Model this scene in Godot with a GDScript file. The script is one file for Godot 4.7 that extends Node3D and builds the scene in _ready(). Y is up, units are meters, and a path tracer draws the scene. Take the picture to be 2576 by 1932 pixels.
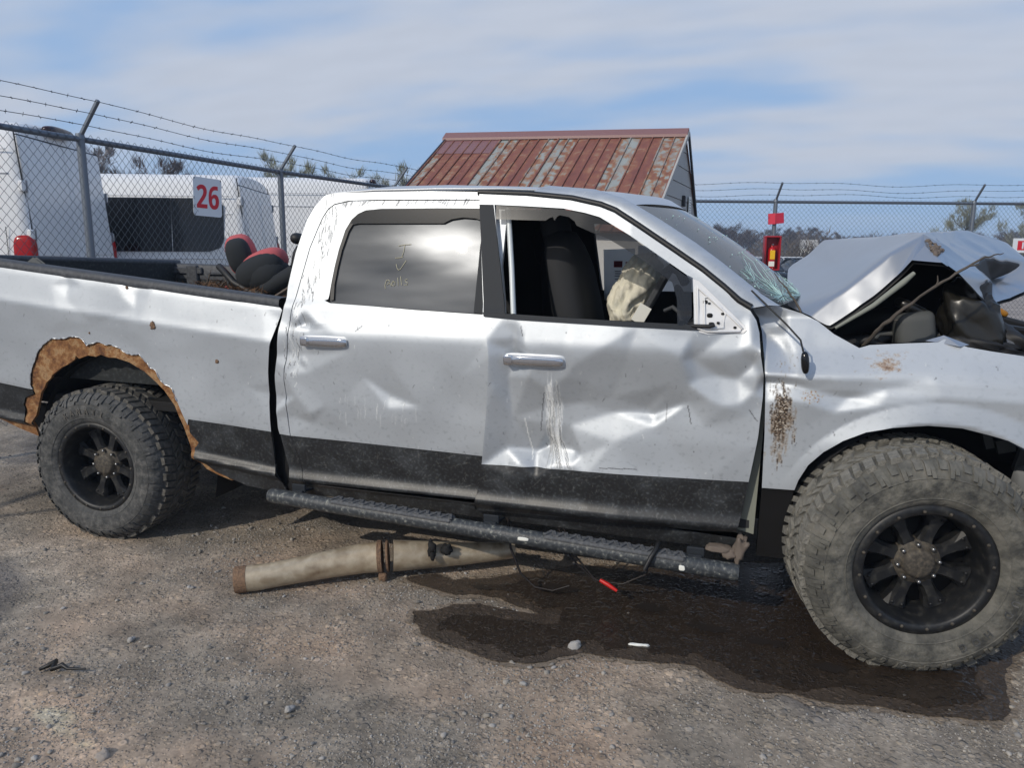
extends Node3D
# A wrecked silver crew-cab pickup on a gravel salvage yard: fence, vans, rusty shed behind.

var rng := RandomNumberGenerator.new()
var used := {}
var M := {}
var TR: Node3D                        # the pickup truck
const TB := Vector3(-1.9, 0, -1.05)   # its base on the ground

# ------------------------------------------------------------------ naming
func numbered(n: String) -> String:
	if not used.has(n):
		used[n] = 0
		return n
	used[n] += 1
	return "%s_%03d" % [n, used[n]]

func tag(o: Node, label: String, category: String, group := "", kind := "") -> Node:
	if label: o.set_meta("label", label)
	if category: o.set_meta("category", category)
	if group: o.set_meta("group", group)
	if kind: o.set_meta("kind", kind)
	return o

func thing(n: String, label: String, category: String, at := Vector3.ZERO, turn := 0.0, group := "") -> Node3D:
	var o := Node3D.new()
	o.name = numbered(n)
	add_child(o)
	o.position = at
	o.rotation.y = turn
	tag(o, label, category, group)
	return o

func put(n: String, mesh: Mesh, mat: Material, parent: Node3D = null, at := Vector3.ZERO) -> MeshInstance3D:
	var o := MeshInstance3D.new()
	o.mesh = mesh
	o.material_override = null
	if mesh is ArrayMesh:
		for i in mesh.get_surface_count():
			mesh.surface_set_material(i, mat)
	elif mesh is PrimitiveMesh:
		mesh.material = mat
	if parent == null:
		o.name = numbered(n)
		add_child(o)
	else:
		o.name = n
		parent.add_child(o, true)
		if String(o.name) != n:
			var k := 1
			while parent.has_node("%s_%03d" % [n, k]): k += 1
			o.name = "%s_%03d" % [n, k]
	o.position = at
	return o

func tpart(n: String, mesh: Mesh, mat: Material) -> MeshInstance3D:
	return put(n, mesh, mat, TR, -TB)

# ------------------------------------------------------------------ meshes
func sb(smooth := true) -> SurfaceTool:
	var st := SurfaceTool.new()
	st.begin(Mesh.PRIMITIVE_TRIANGLES)
	st.set_smooth_group(0 if smooth else -1)
	return st

func fin(st: SurfaceTool) -> ArrayMesh:
	st.generate_normals()
	return st.commit()

func tri(st: SurfaceTool, a: Vector3, b: Vector3, c: Vector3) -> void:
	st.set_uv(Vector2(a.x + a.z, -a.y)); st.add_vertex(a)
	st.set_uv(Vector2(b.x + b.z, -b.y)); st.add_vertex(b)
	st.set_uv(Vector2(c.x + c.z, -c.y)); st.add_vertex(c)

func quad(st: SurfaceTool, a: Vector3, b: Vector3, c: Vector3, d: Vector3) -> void:
	tri(st, a, b, c)
	tri(st, a, c, d)

func box(st: SurfaceTool, c: Vector3, s: Vector3, b := Basis(), ch := 0.0) -> void:
	var h := s * 0.5
	var k := minf(ch, minf(h.x, minf(h.y, h.z)) * 0.9)
	st.set_smooth_group(-1)
	var f := func(p: Vector3) -> Vector3: return c + b * p
	for ax in 3:
		var u := (ax + 1) % 3
		var v := (ax + 2) % 3
		for sg in [-1.0, 1.0]:
			var q := []
			for w in [[-1, -1], [1, -1], [1, 1], [-1, 1]]:
				var p := Vector3()
				p[ax] = sg * h[ax]
				p[u] = w[0] * (h[u] - k)
				p[v] = w[1] * (h[v] - k)
				q.append(f.call(p))
			if sg > 0: quad(st, q[3], q[2], q[1], q[0])
			else: quad(st, q[0], q[1], q[2], q[3])
	if k > 0.0:
		for ax in 3:
			var u := (ax + 1) % 3
			var v := (ax + 2) % 3
			for su in [-1.0, 1.0]:
				for sv in [-1.0, 1.0]:
					var p0 := Vector3(); var p1 := Vector3(); var p2 := Vector3(); var p3 := Vector3()
					p0[ax] = -(h[ax] - k); p0[u] = su * h[u]; p0[v] = sv * (h[v] - k)
					p1[ax] = h[ax] - k; p1[u] = su * h[u]; p1[v] = sv * (h[v] - k)
					p2[ax] = h[ax] - k; p2[u] = su * (h[u] - k); p2[v] = sv * h[v]
					p3[ax] = -(h[ax] - k); p3[u] = su * (h[u] - k); p3[v] = sv * h[v]
					if su * sv < 0: quad(st, f.call(p0), f.call(p1), f.call(p2), f.call(p3))
					else: quad(st, f.call(p3), f.call(p2), f.call(p1), f.call(p0))
		for sx in [-1.0, 1.0]:
			for sy in [-1.0, 1.0]:
				for sz in [-1.0, 1.0]:
					var a: Vector3 = f.call(Vector3(sx * h.x, sy * (h.y - k), sz * (h.z - k)))
					var d: Vector3 = f.call(Vector3(sx * (h.x - k), sy * h.y, sz * (h.z - k)))
					var e: Vector3 = f.call(Vector3(sx * (h.x - k), sy * (h.y - k), sz * h.z))
					if sx * sy * sz > 0: tri(st, a, e, d)
					else: tri(st, a, d, e)

func bx(c: Vector3, s: Vector3, ch := 0.004, b := Basis()) -> ArrayMesh:
	var st := sb(false)
	box(st, c, s, b, ch)
	return fin(st)

func tube(st: SurfaceTool, pts: Array, rad, sides := 8, caps := true) -> void:
	var n := pts.size()
	var rings := []
	var up := Vector3(0.13, 1, 0.07).normalized()
	for i in n:
		var t: Vector3 = (pts[mini(i + 1, n - 1)] - pts[maxi(i - 1, 0)])
		t = t.normalized()
		var u := up
		if absf(u.dot(t)) > 0.95: u = Vector3(1, 0, 0.1).normalized()
		var x := u.cross(t).normalized()
		var y := t.cross(x)
		var r: float = rad[i] if rad is Array else rad
		var ring := []
		for k in sides:
			var a := TAU * k / sides
			ring.append(pts[i] + (x * cos(a) + y * sin(a)) * r)
		rings.append(ring)
	st.set_smooth_group(0)
	for i in n - 1:
		for k in sides:
			var k2 := (k + 1) % sides
			quad(st, rings[i][k], rings[i + 1][k], rings[i + 1][k2], rings[i][k2])
	if caps:
		st.set_smooth_group(-1)
		for k in range(1, sides - 1):
			tri(st, rings[0][0], rings[0][k], rings[0][k + 1])
			tri(st, rings[n - 1][0], rings[n - 1][k + 1], rings[n - 1][k])

func tb(pts: Array, rad, sides := 8, caps := true) -> ArrayMesh:
	var st := sb()
	tube(st, pts, rad, sides, caps)
	return fin(st)

# turned round the z axis; profile of Vector2(radius, z)
func lathe(st: SurfaceTool, prof: Array, seg := 64, c := Vector3.ZERO, b := Basis()) -> void:
	st.set_smooth_group(0)
	for i in prof.size() - 1:
		for k in seg:
			var a0 := TAU * k / seg
			var a1 := TAU * (k + 1) / seg
			var p: Vector2 = prof[i]
			var q: Vector2 = prof[i + 1]
			quad(st, c + b * Vector3(p.x * cos(a0), p.x * sin(a0), p.y), c + b * Vector3(q.x * cos(a0), q.x * sin(a0), q.y), c + b * Vector3(q.x * cos(a1), q.x * sin(a1), q.y), c + b * Vector3(p.x * cos(a1), p.x * sin(a1), p.y))

# loft between polylines of the same length (rows), smooth
func loft(rows: Array, smooth := true) -> ArrayMesh:
	var st := sb(smooth)
	for i in rows.size() - 1:
		var a: Array = rows[i]
		var b: Array = rows[i + 1]
		for k in a.size() - 1:
			quad(st, a[k], a[k + 1], b[k + 1], b[k])
	return fin(st)

# rounded lump: a superellipsoid, bent by noise
func lump(st: SurfaceTool, c: Vector3, s: Vector3, b := Basis(), e := 1.0, noise := 0.0, nf := 4.0, nu := 20, nv := 12) -> void:
	var fn := FastNoiseLite.new()
	fn.seed = int(absf(c.x * 977 + c.y * 331 + c.z * 113)) + 5
	fn.frequency = nf
	var pw := func(v: float) -> float: return signf(v) * pow(absf(v), e)
	var g := []
	for j in nv + 1:
		var row := []
		var th := -PI / 2 + PI * j / nv
		for i in nu + 1:
			var ph := TAU * (i % nu) / nu
			var p := Vector3(pw.call(cos(th)) * pw.call(cos(ph)), pw.call(sin(th)), pw.call(cos(th)) * pw.call(sin(ph))) * s
			if noise > 0.0: p *= 1.0 + noise * fn.get_noise_3dv(p + c)
			row.append(c + b * p)
		g.append(row)
	st.set_smooth_group(0)
	for j in nv:
		for i in nu:
			quad(st, g[j][i], g[j + 1][i], g[j + 1][i + 1], g[j][i + 1])

func lm(c: Vector3, s: Vector3, b := Basis(), e := 1.0, noise := 0.0, nf := 4.0) -> ArrayMesh:
	var st := sb()
	lump(st, c, s, b, e, noise, nf)
	return fin(st)

func pv(a: Array) -> PackedVector2Array:
	var o := PackedVector2Array()
	for i in range(0, a.size(), 2):
		o.append(Vector2(a[i], a[i + 1]))
	return o

func p3(a: Array) -> Array:
	var o := []
	for i in range(0, a.size(), 3):
		o.append(Vector3(a[i], a[i + 1], a[i + 2]))
	return o

# ------------------------------------------------------------------ bodywork sheets: outline in x, y; depth from a function
func sheet(outline: PackedVector2Array, zf: Callable, cell: float, holes := [], skirt := 0.015, hole_skirt := 0.015) -> ArrayMesh:
	var lo := outline[0]
	var hi := outline[0]
	for p in outline:
		lo = lo.min(p)
		hi = hi.max(p)
	lo -= Vector2(cell, cell) * 0.5
	var nx := int(ceil((hi.x - lo.x) / cell)) + 1
	var ny := int(ceil((hi.y - lo.y) / cell)) + 1
	var cut := {}
	var loops := [outline]
	loops.append_array(holes)
	for l in loops:
		for i in l.size():
			var a: Vector2 = l[i]
			var b: Vector2 = l[(i + 1) % l.size()]
			var m := int(a.distance_to(b) / (cell * 0.2)) + 2
			for k in m + 1:
				var p := a.lerp(b, float(k) / m)
				for ox in [-0.02, 0.02]:
					for oy in [-0.02, 0.02]:
						cut[Vector2i(int(floor((p.x - lo.x) / cell + ox)), int(floor((p.y - lo.y) / cell + oy)))] = true
	var verts := PackedVector3Array()
	var norms := PackedVector3Array()
	var uvs := PackedVector2Array()
	var idx := PackedInt32Array()
	var node := {}
	var e := 0.006
	var emit := func(p: Vector2) -> int:
		var z: float = zf.call(p.x, p.y)
		var dx: float = zf.call(p.x + e, p.y) - zf.call(p.x - e, p.y)
		var dy: float = zf.call(p.x, p.y + e) - zf.call(p.x, p.y - e)
		verts.append(Vector3(p.x, p.y, z))
		norms.append(Vector3(-dx, -dy, 2 * e).normalized())
		uvs.append(Vector2((p.x + 5.1) / 6.0, (1.9 - p.y) / 1.7))
		return verts.size() - 1
	for j in ny:
		for i in nx:
			var key := Vector2i(i, j)
			var c0 := lo + Vector2(i, j) * cell
			if cut.has(key):
				var sq := PackedVector2Array([c0, c0 + Vector2(cell, 0), c0 + Vector2(cell, cell), c0 + Vector2(0, cell)])
				var ps := Geometry2D.intersect_polygons(sq, outline)
				for h in holes:
					var nxt: Array[PackedVector2Array] = []
					for q in ps:
						nxt.append_array(Geometry2D.clip_polygons(q, h))
					ps = nxt
				for q in ps:
					var ti := Geometry2D.triangulate_polygon(q)
					if ti.is_empty(): continue
					var ids := []
					for p in q: ids.append(emit.call(p))
					for k in range(0, ti.size(), 3):
						var a: Vector2 = q[ti[k]]
						var b: Vector2 = q[ti[k + 1]]
						var c: Vector2 = q[ti[k + 2]]
						if (b - a).cross(c - a) > 0:
							idx.append_array([ids[ti[k]], ids[ti[k + 2]], ids[ti[k + 1]]])
						else:
							idx.append_array([ids[ti[k]], ids[ti[k + 1]], ids[ti[k + 2]]])
				continue
			var mid := c0 + Vector2(cell, cell) * 0.5
			if not Geometry2D.is_point_in_polygon(mid, outline): continue
			var skip := false
			for h in holes:
				if Geometry2D.is_point_in_polygon(mid, h): skip = true
			if skip: continue
			var ids := []
			for w in [[0, 0], [1, 0], [1, 1], [0, 1]]:
				var nk := Vector2i(i + w[0], j + w[1])
				if not node.has(nk):
					node[nk] = emit.call(lo + Vector2(nk) * cell)
				ids.append(node[nk])
			idx.append_array([ids[0], ids[2], ids[1], ids[0], ids[3], ids[2]])
	# turned-in hems
	for li in loops.size():
		var d := skirt if li == 0 else hole_skirt
		if d == 0.0: continue
		var l: PackedVector2Array = loops[li]
		var ccw := not Geometry2D.is_polygon_clockwise(l)
		for i in l.size():
			var a: Vector2 = l[i]
			var b: Vector2 = l[(i + 1) % l.size()]
			var m := maxi(1, int(a.distance_to(b) / 0.03))
			var nn := (b - a).orthogonal().normalized()
			if ccw != (li == 0): nn = -nn
			for k in m:
				var p := a.lerp(b, float(k) / m)
				var q := a.lerp(b, float(k + 1) / m)
				var s := verts.size()
				var zp: float = zf.call(p.x, p.y)
				var zq: float = zf.call(q.x, q.y)
				for v in [Vector3(p.x, p.y, zp), Vector3(q.x, q.y, zq), Vector3(q.x, q.y, zq - d), Vector3(p.x, p.y, zp - d)]:
					verts.append(v)
					norms.append(Vector3(nn.x, nn.y, 0))
					uvs.append(Vector2((v.x + 5.1) / 6.0, (1.9 - v.y) / 1.7))
				idx.append_array([s, s + 1, s + 2, s, s + 2, s + 3])
	var arr := []
	arr.resize(Mesh.ARRAY_MAX)
	arr[Mesh.ARRAY_VERTEX] = verts
	arr[Mesh.ARRAY_NORMAL] = norms
	arr[Mesh.ARRAY_TEX_UV] = uvs
	arr[Mesh.ARRAY_INDEX] = idx
	var am := ArrayMesh.new()
	am.add_surface_from_arrays(Mesh.PRIMITIVE_TRIANGLES, arr)
	return am

func interp(t: float, xs: Array, ys: Array) -> float:
	if t <= xs[0]: return ys[0]
	for i in xs.size() - 1:
		if t < xs[i + 1]:
			return lerpf(ys[i], ys[i + 1], (t - xs[i]) / (xs[i + 1] - xs[i]))
	return ys[-1]

# the dents: heights on a 1 cm grid over the truck's side
var RX0 := -5.3
var RY0 := 0.0
var RW := 660
var RH := 210
var REL := PackedFloat32Array()

func relief_build(cp: Array) -> void:
	REL.resize(RW * RH)
	var pts := PackedVector2Array()
	var dz := []
	for i in range(0, cp.size(), 3):
		pts.append(Vector2(cp[i], cp[i + 1]))
		dz.append(cp[i + 2] * 0.00125)
	var t := Geometry2D.triangulate_delaunay(pts)
	for k in range(0, t.size(), 3):
		var a := pts[t[k]]
		var b := pts[t[k + 1]]
		var c := pts[t[k + 2]]
		var za: float = dz[t[k]]
		var zb: float = dz[t[k + 1]]
		var zc: float = dz[t[k + 2]]
		if za == 0 and zb == 0 and zc == 0: continue
		var det := (b - a).cross(c - a)
		if absf(det) < 1e-7: continue
		var lo := a.min(b).min(c)
		var hi := a.max(b).max(c)
		for j in range(maxi(0, int((lo.y - RY0) * 100)), mini(RH - 1, int((hi.y - RY0) * 100) + 1) + 1):
			for i in range(maxi(0, int((lo.x - RX0) * 100)), mini(RW - 1, int((hi.x - RX0) * 100) + 1) + 1):
				var p := Vector2(RX0 + i * 0.01, RY0 + j * 0.01)
				var u := (p - a).cross(c - a) / det
				var v := (b - a).cross(p - a) / det
				if u >= -0.001 and v >= -0.001 and u + v <= 1.001:
					REL[j * RW + i] = za + u * (zb - za) + v * (zc - za)
	for pass_ in 1:
		var o := REL.duplicate()
		for j in range(1, RH - 1):
			for i in range(1, RW - 1):
				var n := j * RW + i
				o[n] = (REL[n] * 2 + REL[n - 1] + REL[n + 1] + REL[n - RW] + REL[n + RW]) / 6.0
		REL = o
	var fn := FastNoiseLite.new()
	fn.seed = 7
	fn.frequency = 0.022
	fn.fractal_octaves = 2
	for j in RH:
		for i in RW:
			REL[j * RW + i] += fn.get_noise_2d(i, j * 1.4) * 0.0022

func rel(x: float, y: float) -> float:
	var fx := clampf((x - RX0) * 100, 0, RW - 2)
	var fy := clampf((y - RY0) * 100, 0, RH - 2)
	var i := int(fx)
	var j := int(fy)
	fx -= i
	fy -= j
	var n := j * RW + i
	return lerpf(lerpf(REL[n], REL[n + 1], fx), lerpf(REL[n + RW], REL[n + RW + 1], fx), fy)

# side profiles
var CT := PackedFloat32Array()
var BT := PackedFloat32Array()
func profile_tables() -> void:
	var yp := [0.2, 0.39, 0.41, 0.468, 0.56, 0.75, 0.95, 1.085, 1.12, 1.25, 1.27, 1.80, 1.95]
	var zp := [-0.15, -0.095, -0.052, -0.079, -0.068, -0.055, -0.05, -0.045, -0.046, -0.085, -0.10, -0.27, -0.33]
	var bp := [-0.02, 0.0, 0.02, 0.13, 0.165, 0.3, 0.6, 0.775, 0.815, 0.84, 1.1]
	var bq := [-0.10, -0.085, -0.078, -0.052, -0.042, -0.05, -0.058, -0.078, -0.05, -0.095, -0.14]
	for k in 1001:
		var s := 0.0
		var s2 := 0.0
		for d in [-0.015, -0.008, 0.0, 0.008, 0.015]:
			s += interp(k * 0.002 + d, yp, zp)
			s2 += interp(k * 0.002 - 0.2 + d * 0.6, bp, bq)
		CT.append(s / 5)
		BT.append(s2 / 5)
func look(t: PackedFloat32Array, y: float) -> float:
	var f := clampf(y * 500, 0, 999)
	var i := int(f)
	return lerpf(t[i], t[i + 1], f - i)
func cab0(x: float, y: float) -> float: return look(CT, y)
func cab_z(x: float, y: float) -> float: return look(CT, y) + rel(x, y)
func bedtop(x: float) -> float: return 1.235 + (-2.7 - x) * 0.0955
func bed_z(x: float, y: float) -> float:
	return look(BT, bedtop(x) - y + 0.2) + rel(x, y)
func door_off(x: float) -> float: return 0.03 * clampf((-0.62 - x) / 0.5, 0, 1)
func fdoor_z(x: float, y: float) -> float: return look(CT, y) + rel(x, y) + door_off(x)
func fend_z(x: float, y: float) -> float:
	var z := interp(y, [0.3, 0.6, 0.93, 0.99, 1.04, 1.25], [-0.07, -0.056, -0.042, -0.04, -0.06, -0.2])
	var r := Vector2(x - 0.03, y - 0.40).length()
	z += 0.022 * clampf(1.0 - absf(r - 0.50) / 0.07, 0, 1) * clampf((y - 0.6) / 0.2, 0, 1)
	return z + rel(x, y)

func offs(f: Callable, d: float) -> Callable:
	return func(x: float, y: float) -> float: return f.call(x, y) + d

# ------------------------------------------------------------------ materials
func mk(n: String, c: Color, rough := 0.6, metal := 0.0, spec := 0.5) -> StandardMaterial3D:
	var m := StandardMaterial3D.new()
	m.resource_name = n
	m.albedo_color = c
	m.roughness = rough
	m.metallic = metal
	m.metallic_specular = spec
	M[n] = m
	return m

func noise(seed_: int, freq: float, oct := 4) -> FastNoiseLite:
	var n := FastNoiseLite.new()
	n.seed = seed_
	n.frequency = freq
	n.noise_type = FastNoiseLite.TYPE_SIMPLEX_SMOOTH
	n.fractal_octaves = oct
	return n

func bytes(n: FastNoiseLite, w: int, h: int, seamless := true) -> PackedByteArray:
	var im := n.get_seamless_image(w, h) if seamless else n.get_image(w, h)
	im.convert(Image.FORMAT_L8)
	return im.get_data()

# a seamless texture of colours along a ramp of noise
func ramp_tex(seed_: int, freq: float, oct: int, offsets: Array, cols: Array, side := 512, gain := 0.5) -> ImageTexture:
	var fnn := noise(seed_, freq, oct)
	fnn.fractal_gain = gain
	var b := bytes(fnn, side, side)
	var g := Gradient.new()
	g.offsets = PackedFloat32Array(offsets)
	g.colors = PackedColorArray(cols)
	var lut := PackedByteArray()
	for i in 256:
		var c := g.sample(i / 255.0)
		lut.append_array([int(c.r * 255), int(c.g * 255), int(c.b * 255)])
	var o := PackedByteArray()
	o.resize(side * side * 3)
	for i in side * side:
		var k := b[i] * 3
		o[i * 3] = lut[k]
		o[i * 3 + 1] = lut[k + 1]
		o[i * 3 + 2] = lut[k + 2]
	return ImageTexture.create_from_image(Image.create_from_data(side, side, false, Image.FORMAT_RGB8, o))

func tri_mat(n: String, tex: Texture2D, scale: float, rough := 0.8, metal := 0.0, world := false) -> StandardMaterial3D:
	var m := mk(n, Color.WHITE, rough, metal)
	m.albedo_texture = tex
	m.uv1_triplanar = true
	m.uv1_world_triplanar = world
	m.uv1_scale = Vector3.ONE * scale
	return m

# caked or pitted relief on a material that already has triplanar mapping
func rough_up(n: String, seed_: int, freq: float, cm: float) -> void:
	var b := noise(seed_, freq, 5)
	b.fractal_gain = 0.6
	var im := b.get_seamless_image(512, 512)
	im.convert(Image.FORMAT_L8)
	M[n].heightmap_enabled = true
	M[n].heightmap_scale = cm
	M[n].heightmap_texture = ImageTexture.create_from_image(im)

func sg(v: float) -> Color: return Color(v, v, v)

var PW := 1536
var PH := 512
func ink(d: PackedByteArray, w: int, h: int, x: int, y: int, c: Color, a: float) -> void:
	if x < 0 or y < 0 or x >= w or y >= h: return
	var k := (y * w + x) * 3
	d[k] = int(lerpf(d[k], c.r * 255, a))
	d[k + 1] = int(lerpf(d[k + 1], c.g * 255, a))
	d[k + 2] = int(lerpf(d[k + 2], c.b * 255, a))

func stroke(d: PackedByteArray, o: PackedByteArray, x0: float, y0: float, x1: float, y1: float, c: Color, a: float, wobble := 0.0, rough := 150) -> void:
	var p := Vector2((x0 + 5.1) / 6.0 * PW, (1.9 - y0) / 1.7 * PH)
	var q := Vector2((x1 + 5.1) / 6.0 * PW, (1.9 - y1) / 1.7 * PH)
	var n := int(p.distance_to(q)) + 1
	var w := 0.0
	for k in n + 1:
		w += rng.randf_range(-wobble, wobble)
		var t := p.lerp(q, float(k) / n) + Vector2(w, 0)
		var f := a * rng.randf_range(0.5, 1.0)
		ink(d, PW, PH, int(t.x), int(t.y), c, f)
		ink(o, PW, PH, int(t.x), int(t.y), Color8(255, rough, 40), f)

func blot(d: PackedByteArray, o: PackedByteArray, x0: float, x1: float, y0: float, y1: float, cols: Array, cover: float, sx: float, sy: float, seed_: int, fade := 0.25) -> void:
	var f := noise(seed_, 1.0, 5)
	f.fractal_gain = 0.75
	var i0 := int((x0 + 5.1) / 6.0 * PW)
	var i1 := int((x1 + 5.1) / 6.0 * PW)
	var j0 := int((1.9 - y1) / 1.7 * PH)
	var j1 := int((1.9 - y0) / 1.7 * PH)
	for j in range(j0, j1 + 1):
		for i in range(i0, i1 + 1):
			var u := float(i - i0) / maxi(1, i1 - i0)
			var v := float(j - j0) / maxi(1, j1 - j0)
			var e := (1.0 - Vector2(u * 2 - 1, v * 2 - 1).length()) / fade
			var n := f.get_noise_2d(i * sx, j * sy) * 0.5 + 0.5
			var k := (n - (1.0 - cover)) * 5.0 - (1.0 - clampf(e, 0, 1)) * 1.6
			if k > 0:
				var c: Color = cols[int(absf(f.get_noise_2d(j * sx * 2.3 + 50, i * sy * 3.1)) * 2.2 * cols.size()) % cols.size()]
				ink(d, PW, PH, i, j, c, clampf(k, 0, 0.95))
				ink(o, PW, PH, i, j, Color8(255, 220, 10), clampf(k, 0, 1))

func paint_textures() -> void:
	var d := PackedByteArray()
	var o := PackedByteArray()
	d.resize(PW * PH * 3)
	o.resize(PW * PH * 3)
	var b := bytes(noise(3, 0.006, 5), PW, PH, false)
	var b2 := bytes(noise(4, 0.12, 2), PW, PH, false)
	for j in PH:
		var low := clampf((j - 250) / 200.0, 0, 1)
		for i in PW:
			var n := j * PW + i
			var k := 186 + (b[n] - 128) * 0.05 - maxf(0, b2[n] - 165) * 0.25 * (0.4 + low)
			d[n * 3] = int(k - 4)
			d[n * 3 + 1] = int(k + 1)
			d[n * 3 + 2] = int(k + 6)
			o[n * 3] = 255
			o[n * 3 + 1] = int(122 + (b[n] - 128) * 0.12 + low * 14)
			o[n * 3 + 2] = 128
	var dark := Color(0.22, 0.22, 0.23)
	var pale := Color(0.95, 0.95, 0.93)
	rng.seed = 11
	# scrapes on the cab corner and along the roof edge
	for k in 160:
		var t := rng.randf()
		var x := lerpf(-2.66, -2.52, t) + rng.randf_range(-0.035, 0.05)
		var y := lerpf(0.95, 1.72, t) + rng.randf_range(-0.1, 0.1)
		stroke(d, o, x, y, x + rng.randf_range(-0.01, 0.012), y - rng.randf_range(0.01, 0.05), dark if rng.randf() < 0.55 else pale, rng.randf_range(0.25, 0.75), 0.3)
	for k in 60:
		var x := rng.randf_range(-2.45, -1.8)
		stroke(d, o, x, 1.715, x - 0.01, 1.715 - rng.randf_range(0.008, 0.03), dark, rng.randf_range(0.2, 0.6), 0.2)
	# specks and small scratches everywhere
	for k in 260:
		var x := rng.randf_range(-5.0, 0.8)
		var y := rng.randf_range(0.6, 1.25)
		var l := rng.randf_range(0.002, 0.014)
		stroke(d, o, x, y, x + rng.randf_range(-l, l) * 0.6, y - l, dark if rng.randf() < 0.6 else pale, rng.randf_range(0.15, 0.5))
	# rear door: white scuffs
	for k in 24:
		var x := rng.randf_range(-2.42, -2.02)
		var y := rng.randf_range(0.76, 0.85)
		stroke(d, o, x, y, x - 0.004, y - rng.randf_range(0.02, 0.06), pale, rng.randf_range(0.12, 0.45), 0.2)
	stroke(d, o, -2.28, 1.165, -2.31, 1.14, dark, 0.7)
	# front door: vertical gouge band and scratches, crease shading painted in pale and dark
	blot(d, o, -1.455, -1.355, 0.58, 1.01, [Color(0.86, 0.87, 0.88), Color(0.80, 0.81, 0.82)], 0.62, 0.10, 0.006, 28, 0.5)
	for k in 90:
		var t := rng.randf()
		var x := lerpf(-1.435, -1.375, t)
		var y := rng.randf_range(0.70, 0.98)
		stroke(d, o, x, y, x + rng.randf_range(0, 0.012), y - rng.randf_range(0.04, 0.16), pale if rng.randf() < 0.6 else Color(0.45, 0.45, 0.45), rng.randf_range(0.2, 0.6), 0.25)
	for k in 16:
		var x := -1.43 + rng.randf_range(0, 0.06)
		stroke(d, o, x, 0.72, x + 0.05, 0.60, pale if k % 3 else dark, 0.5, 0.3)
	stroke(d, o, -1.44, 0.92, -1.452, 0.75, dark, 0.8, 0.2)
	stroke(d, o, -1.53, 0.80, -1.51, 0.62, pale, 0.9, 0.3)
	stroke(d, o, -0.86, 0.90, -0.845, 0.83, dark, 0.8)
	stroke(d, o, -0.94, 0.90, -0.94, 0.83, dark, 0.4)
	stroke(d, o, -1.2, 0.62, -1.05, 0.628, dark, 0.8)
	stroke(d, o, -1.54, 1.19, -1.53, 1.15, dark, 0.7)
	stroke(d, o, -0.63, 0.90, -0.60, 0.86, dark, 0.7)
	# fender: bark and mud burn behind the arch, scuffs on top
	var mud := [Color(0.17, 0.13, 0.10), Color(0.36, 0.29, 0.22), Color(0.78, 0.74, 0.68), Color(0.25, 0.20, 0.16), Color(0.10, 0.08, 0.07)]
	blot(d, o, -0.565, -0.462, 0.70, 1.03, [Color(0.50, 0.45, 0.40), Color(0.62, 0.58, 0.53)], 0.74, 0.06, 0.02, 20, 0.7)
	blot(d, o, -0.560, -0.468, 0.76, 1.03, mud, 0.70, 0.22, 0.035, 21, 0.5)
	blot(d, o, -0.555, -0.480, 0.60, 0.86, mud, 0.52, 0.35, 0.02, 23, 0.7)
	blot(d, o, -0.480, -0.455, 0.70, 0.94, mud, 0.55, 0.4, 0.02, 24, 0.6)
	blot(d, o, -0.27, -0.06, 1.03, 1.16, [Color(0.55, 0.46, 0.39), Color(0.68, 0.62, 0.56), Color(0.42, 0.33, 0.27)], 0.60, 0.05, 0.07, 25, 0.8)
	blot(d, o, -0.46, -0.36, 0.935, 1.0, [Color(0.50, 0.27, 0.08), Color(0.62, 0.55, 0.40)], 0.46, 0.3, 0.3, 26, 0.3)
	blot(d, o, -0.56, -0.44, 1.02, 1.13, [Color(0.5, 0.45, 0.4), Color(0.4, 0.36, 0.33)], 0.42, 0.2, 0.06, 27, 0.3)
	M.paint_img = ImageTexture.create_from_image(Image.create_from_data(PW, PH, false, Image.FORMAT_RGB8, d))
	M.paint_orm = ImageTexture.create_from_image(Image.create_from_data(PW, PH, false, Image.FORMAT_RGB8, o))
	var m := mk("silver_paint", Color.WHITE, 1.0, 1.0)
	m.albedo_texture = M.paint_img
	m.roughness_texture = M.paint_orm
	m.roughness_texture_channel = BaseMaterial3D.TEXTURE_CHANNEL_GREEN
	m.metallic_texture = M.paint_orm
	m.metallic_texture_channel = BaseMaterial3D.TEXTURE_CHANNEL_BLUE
	# the black lower band: scuffed and dusty
	var e := PackedByteArray()
	e.resize(PW * PH * 3)
	var c1 := bytes(noise(31, 0.02, 4), PW, PH, false)
	var c2 := bytes(noise(32, 0.2, 2), PW, PH, false)
	for n in PW * PH:
		var k := 30 + maxf(0, c1[n] - 115) * 0.22 + maxf(0, c2[n] - 145) * 0.40
		e[n * 3] = int(k)
		e[n * 3 + 1] = int(k * 1.05)
		e[n * 3 + 2] = int(k * 1.10)
	var dummy := PackedByteArray()
	dummy.resize(PW * PH * 3)
	for k in 2600:
		var x := rng.randf_range(-5.0, 0.0)
		var y := rng.randf_range(0.3, 0.66)
		var l := rng.randf_range(0.002, 0.03)
		stroke(e, dummy, x, y, x + rng.randf_range(-l, l) * 0.5, y - l * 0.6, Color(0.52, 0.51, 0.47), rng.randf_range(0.08, 0.4))
	for k in 40:
		var x := rng.randf_range(-2.7, -1.0)
		var y := rng.randf_range(0.42, 0.60)
		stroke(e, dummy, x, y, x + rng.randf_range(0.02, 0.1), y + rng.randf_range(0.0, 0.06), Color(0.6, 0.59, 0.55), rng.randf_range(0.1, 0.4))
	var bm := mk("black_band", Color.WHITE, 0.42)
	bm.albedo_texture = ImageTexture.create_from_image(Image.create_from_data(PW, PH, false, Image.FORMAT_RGB8, e))

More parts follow.
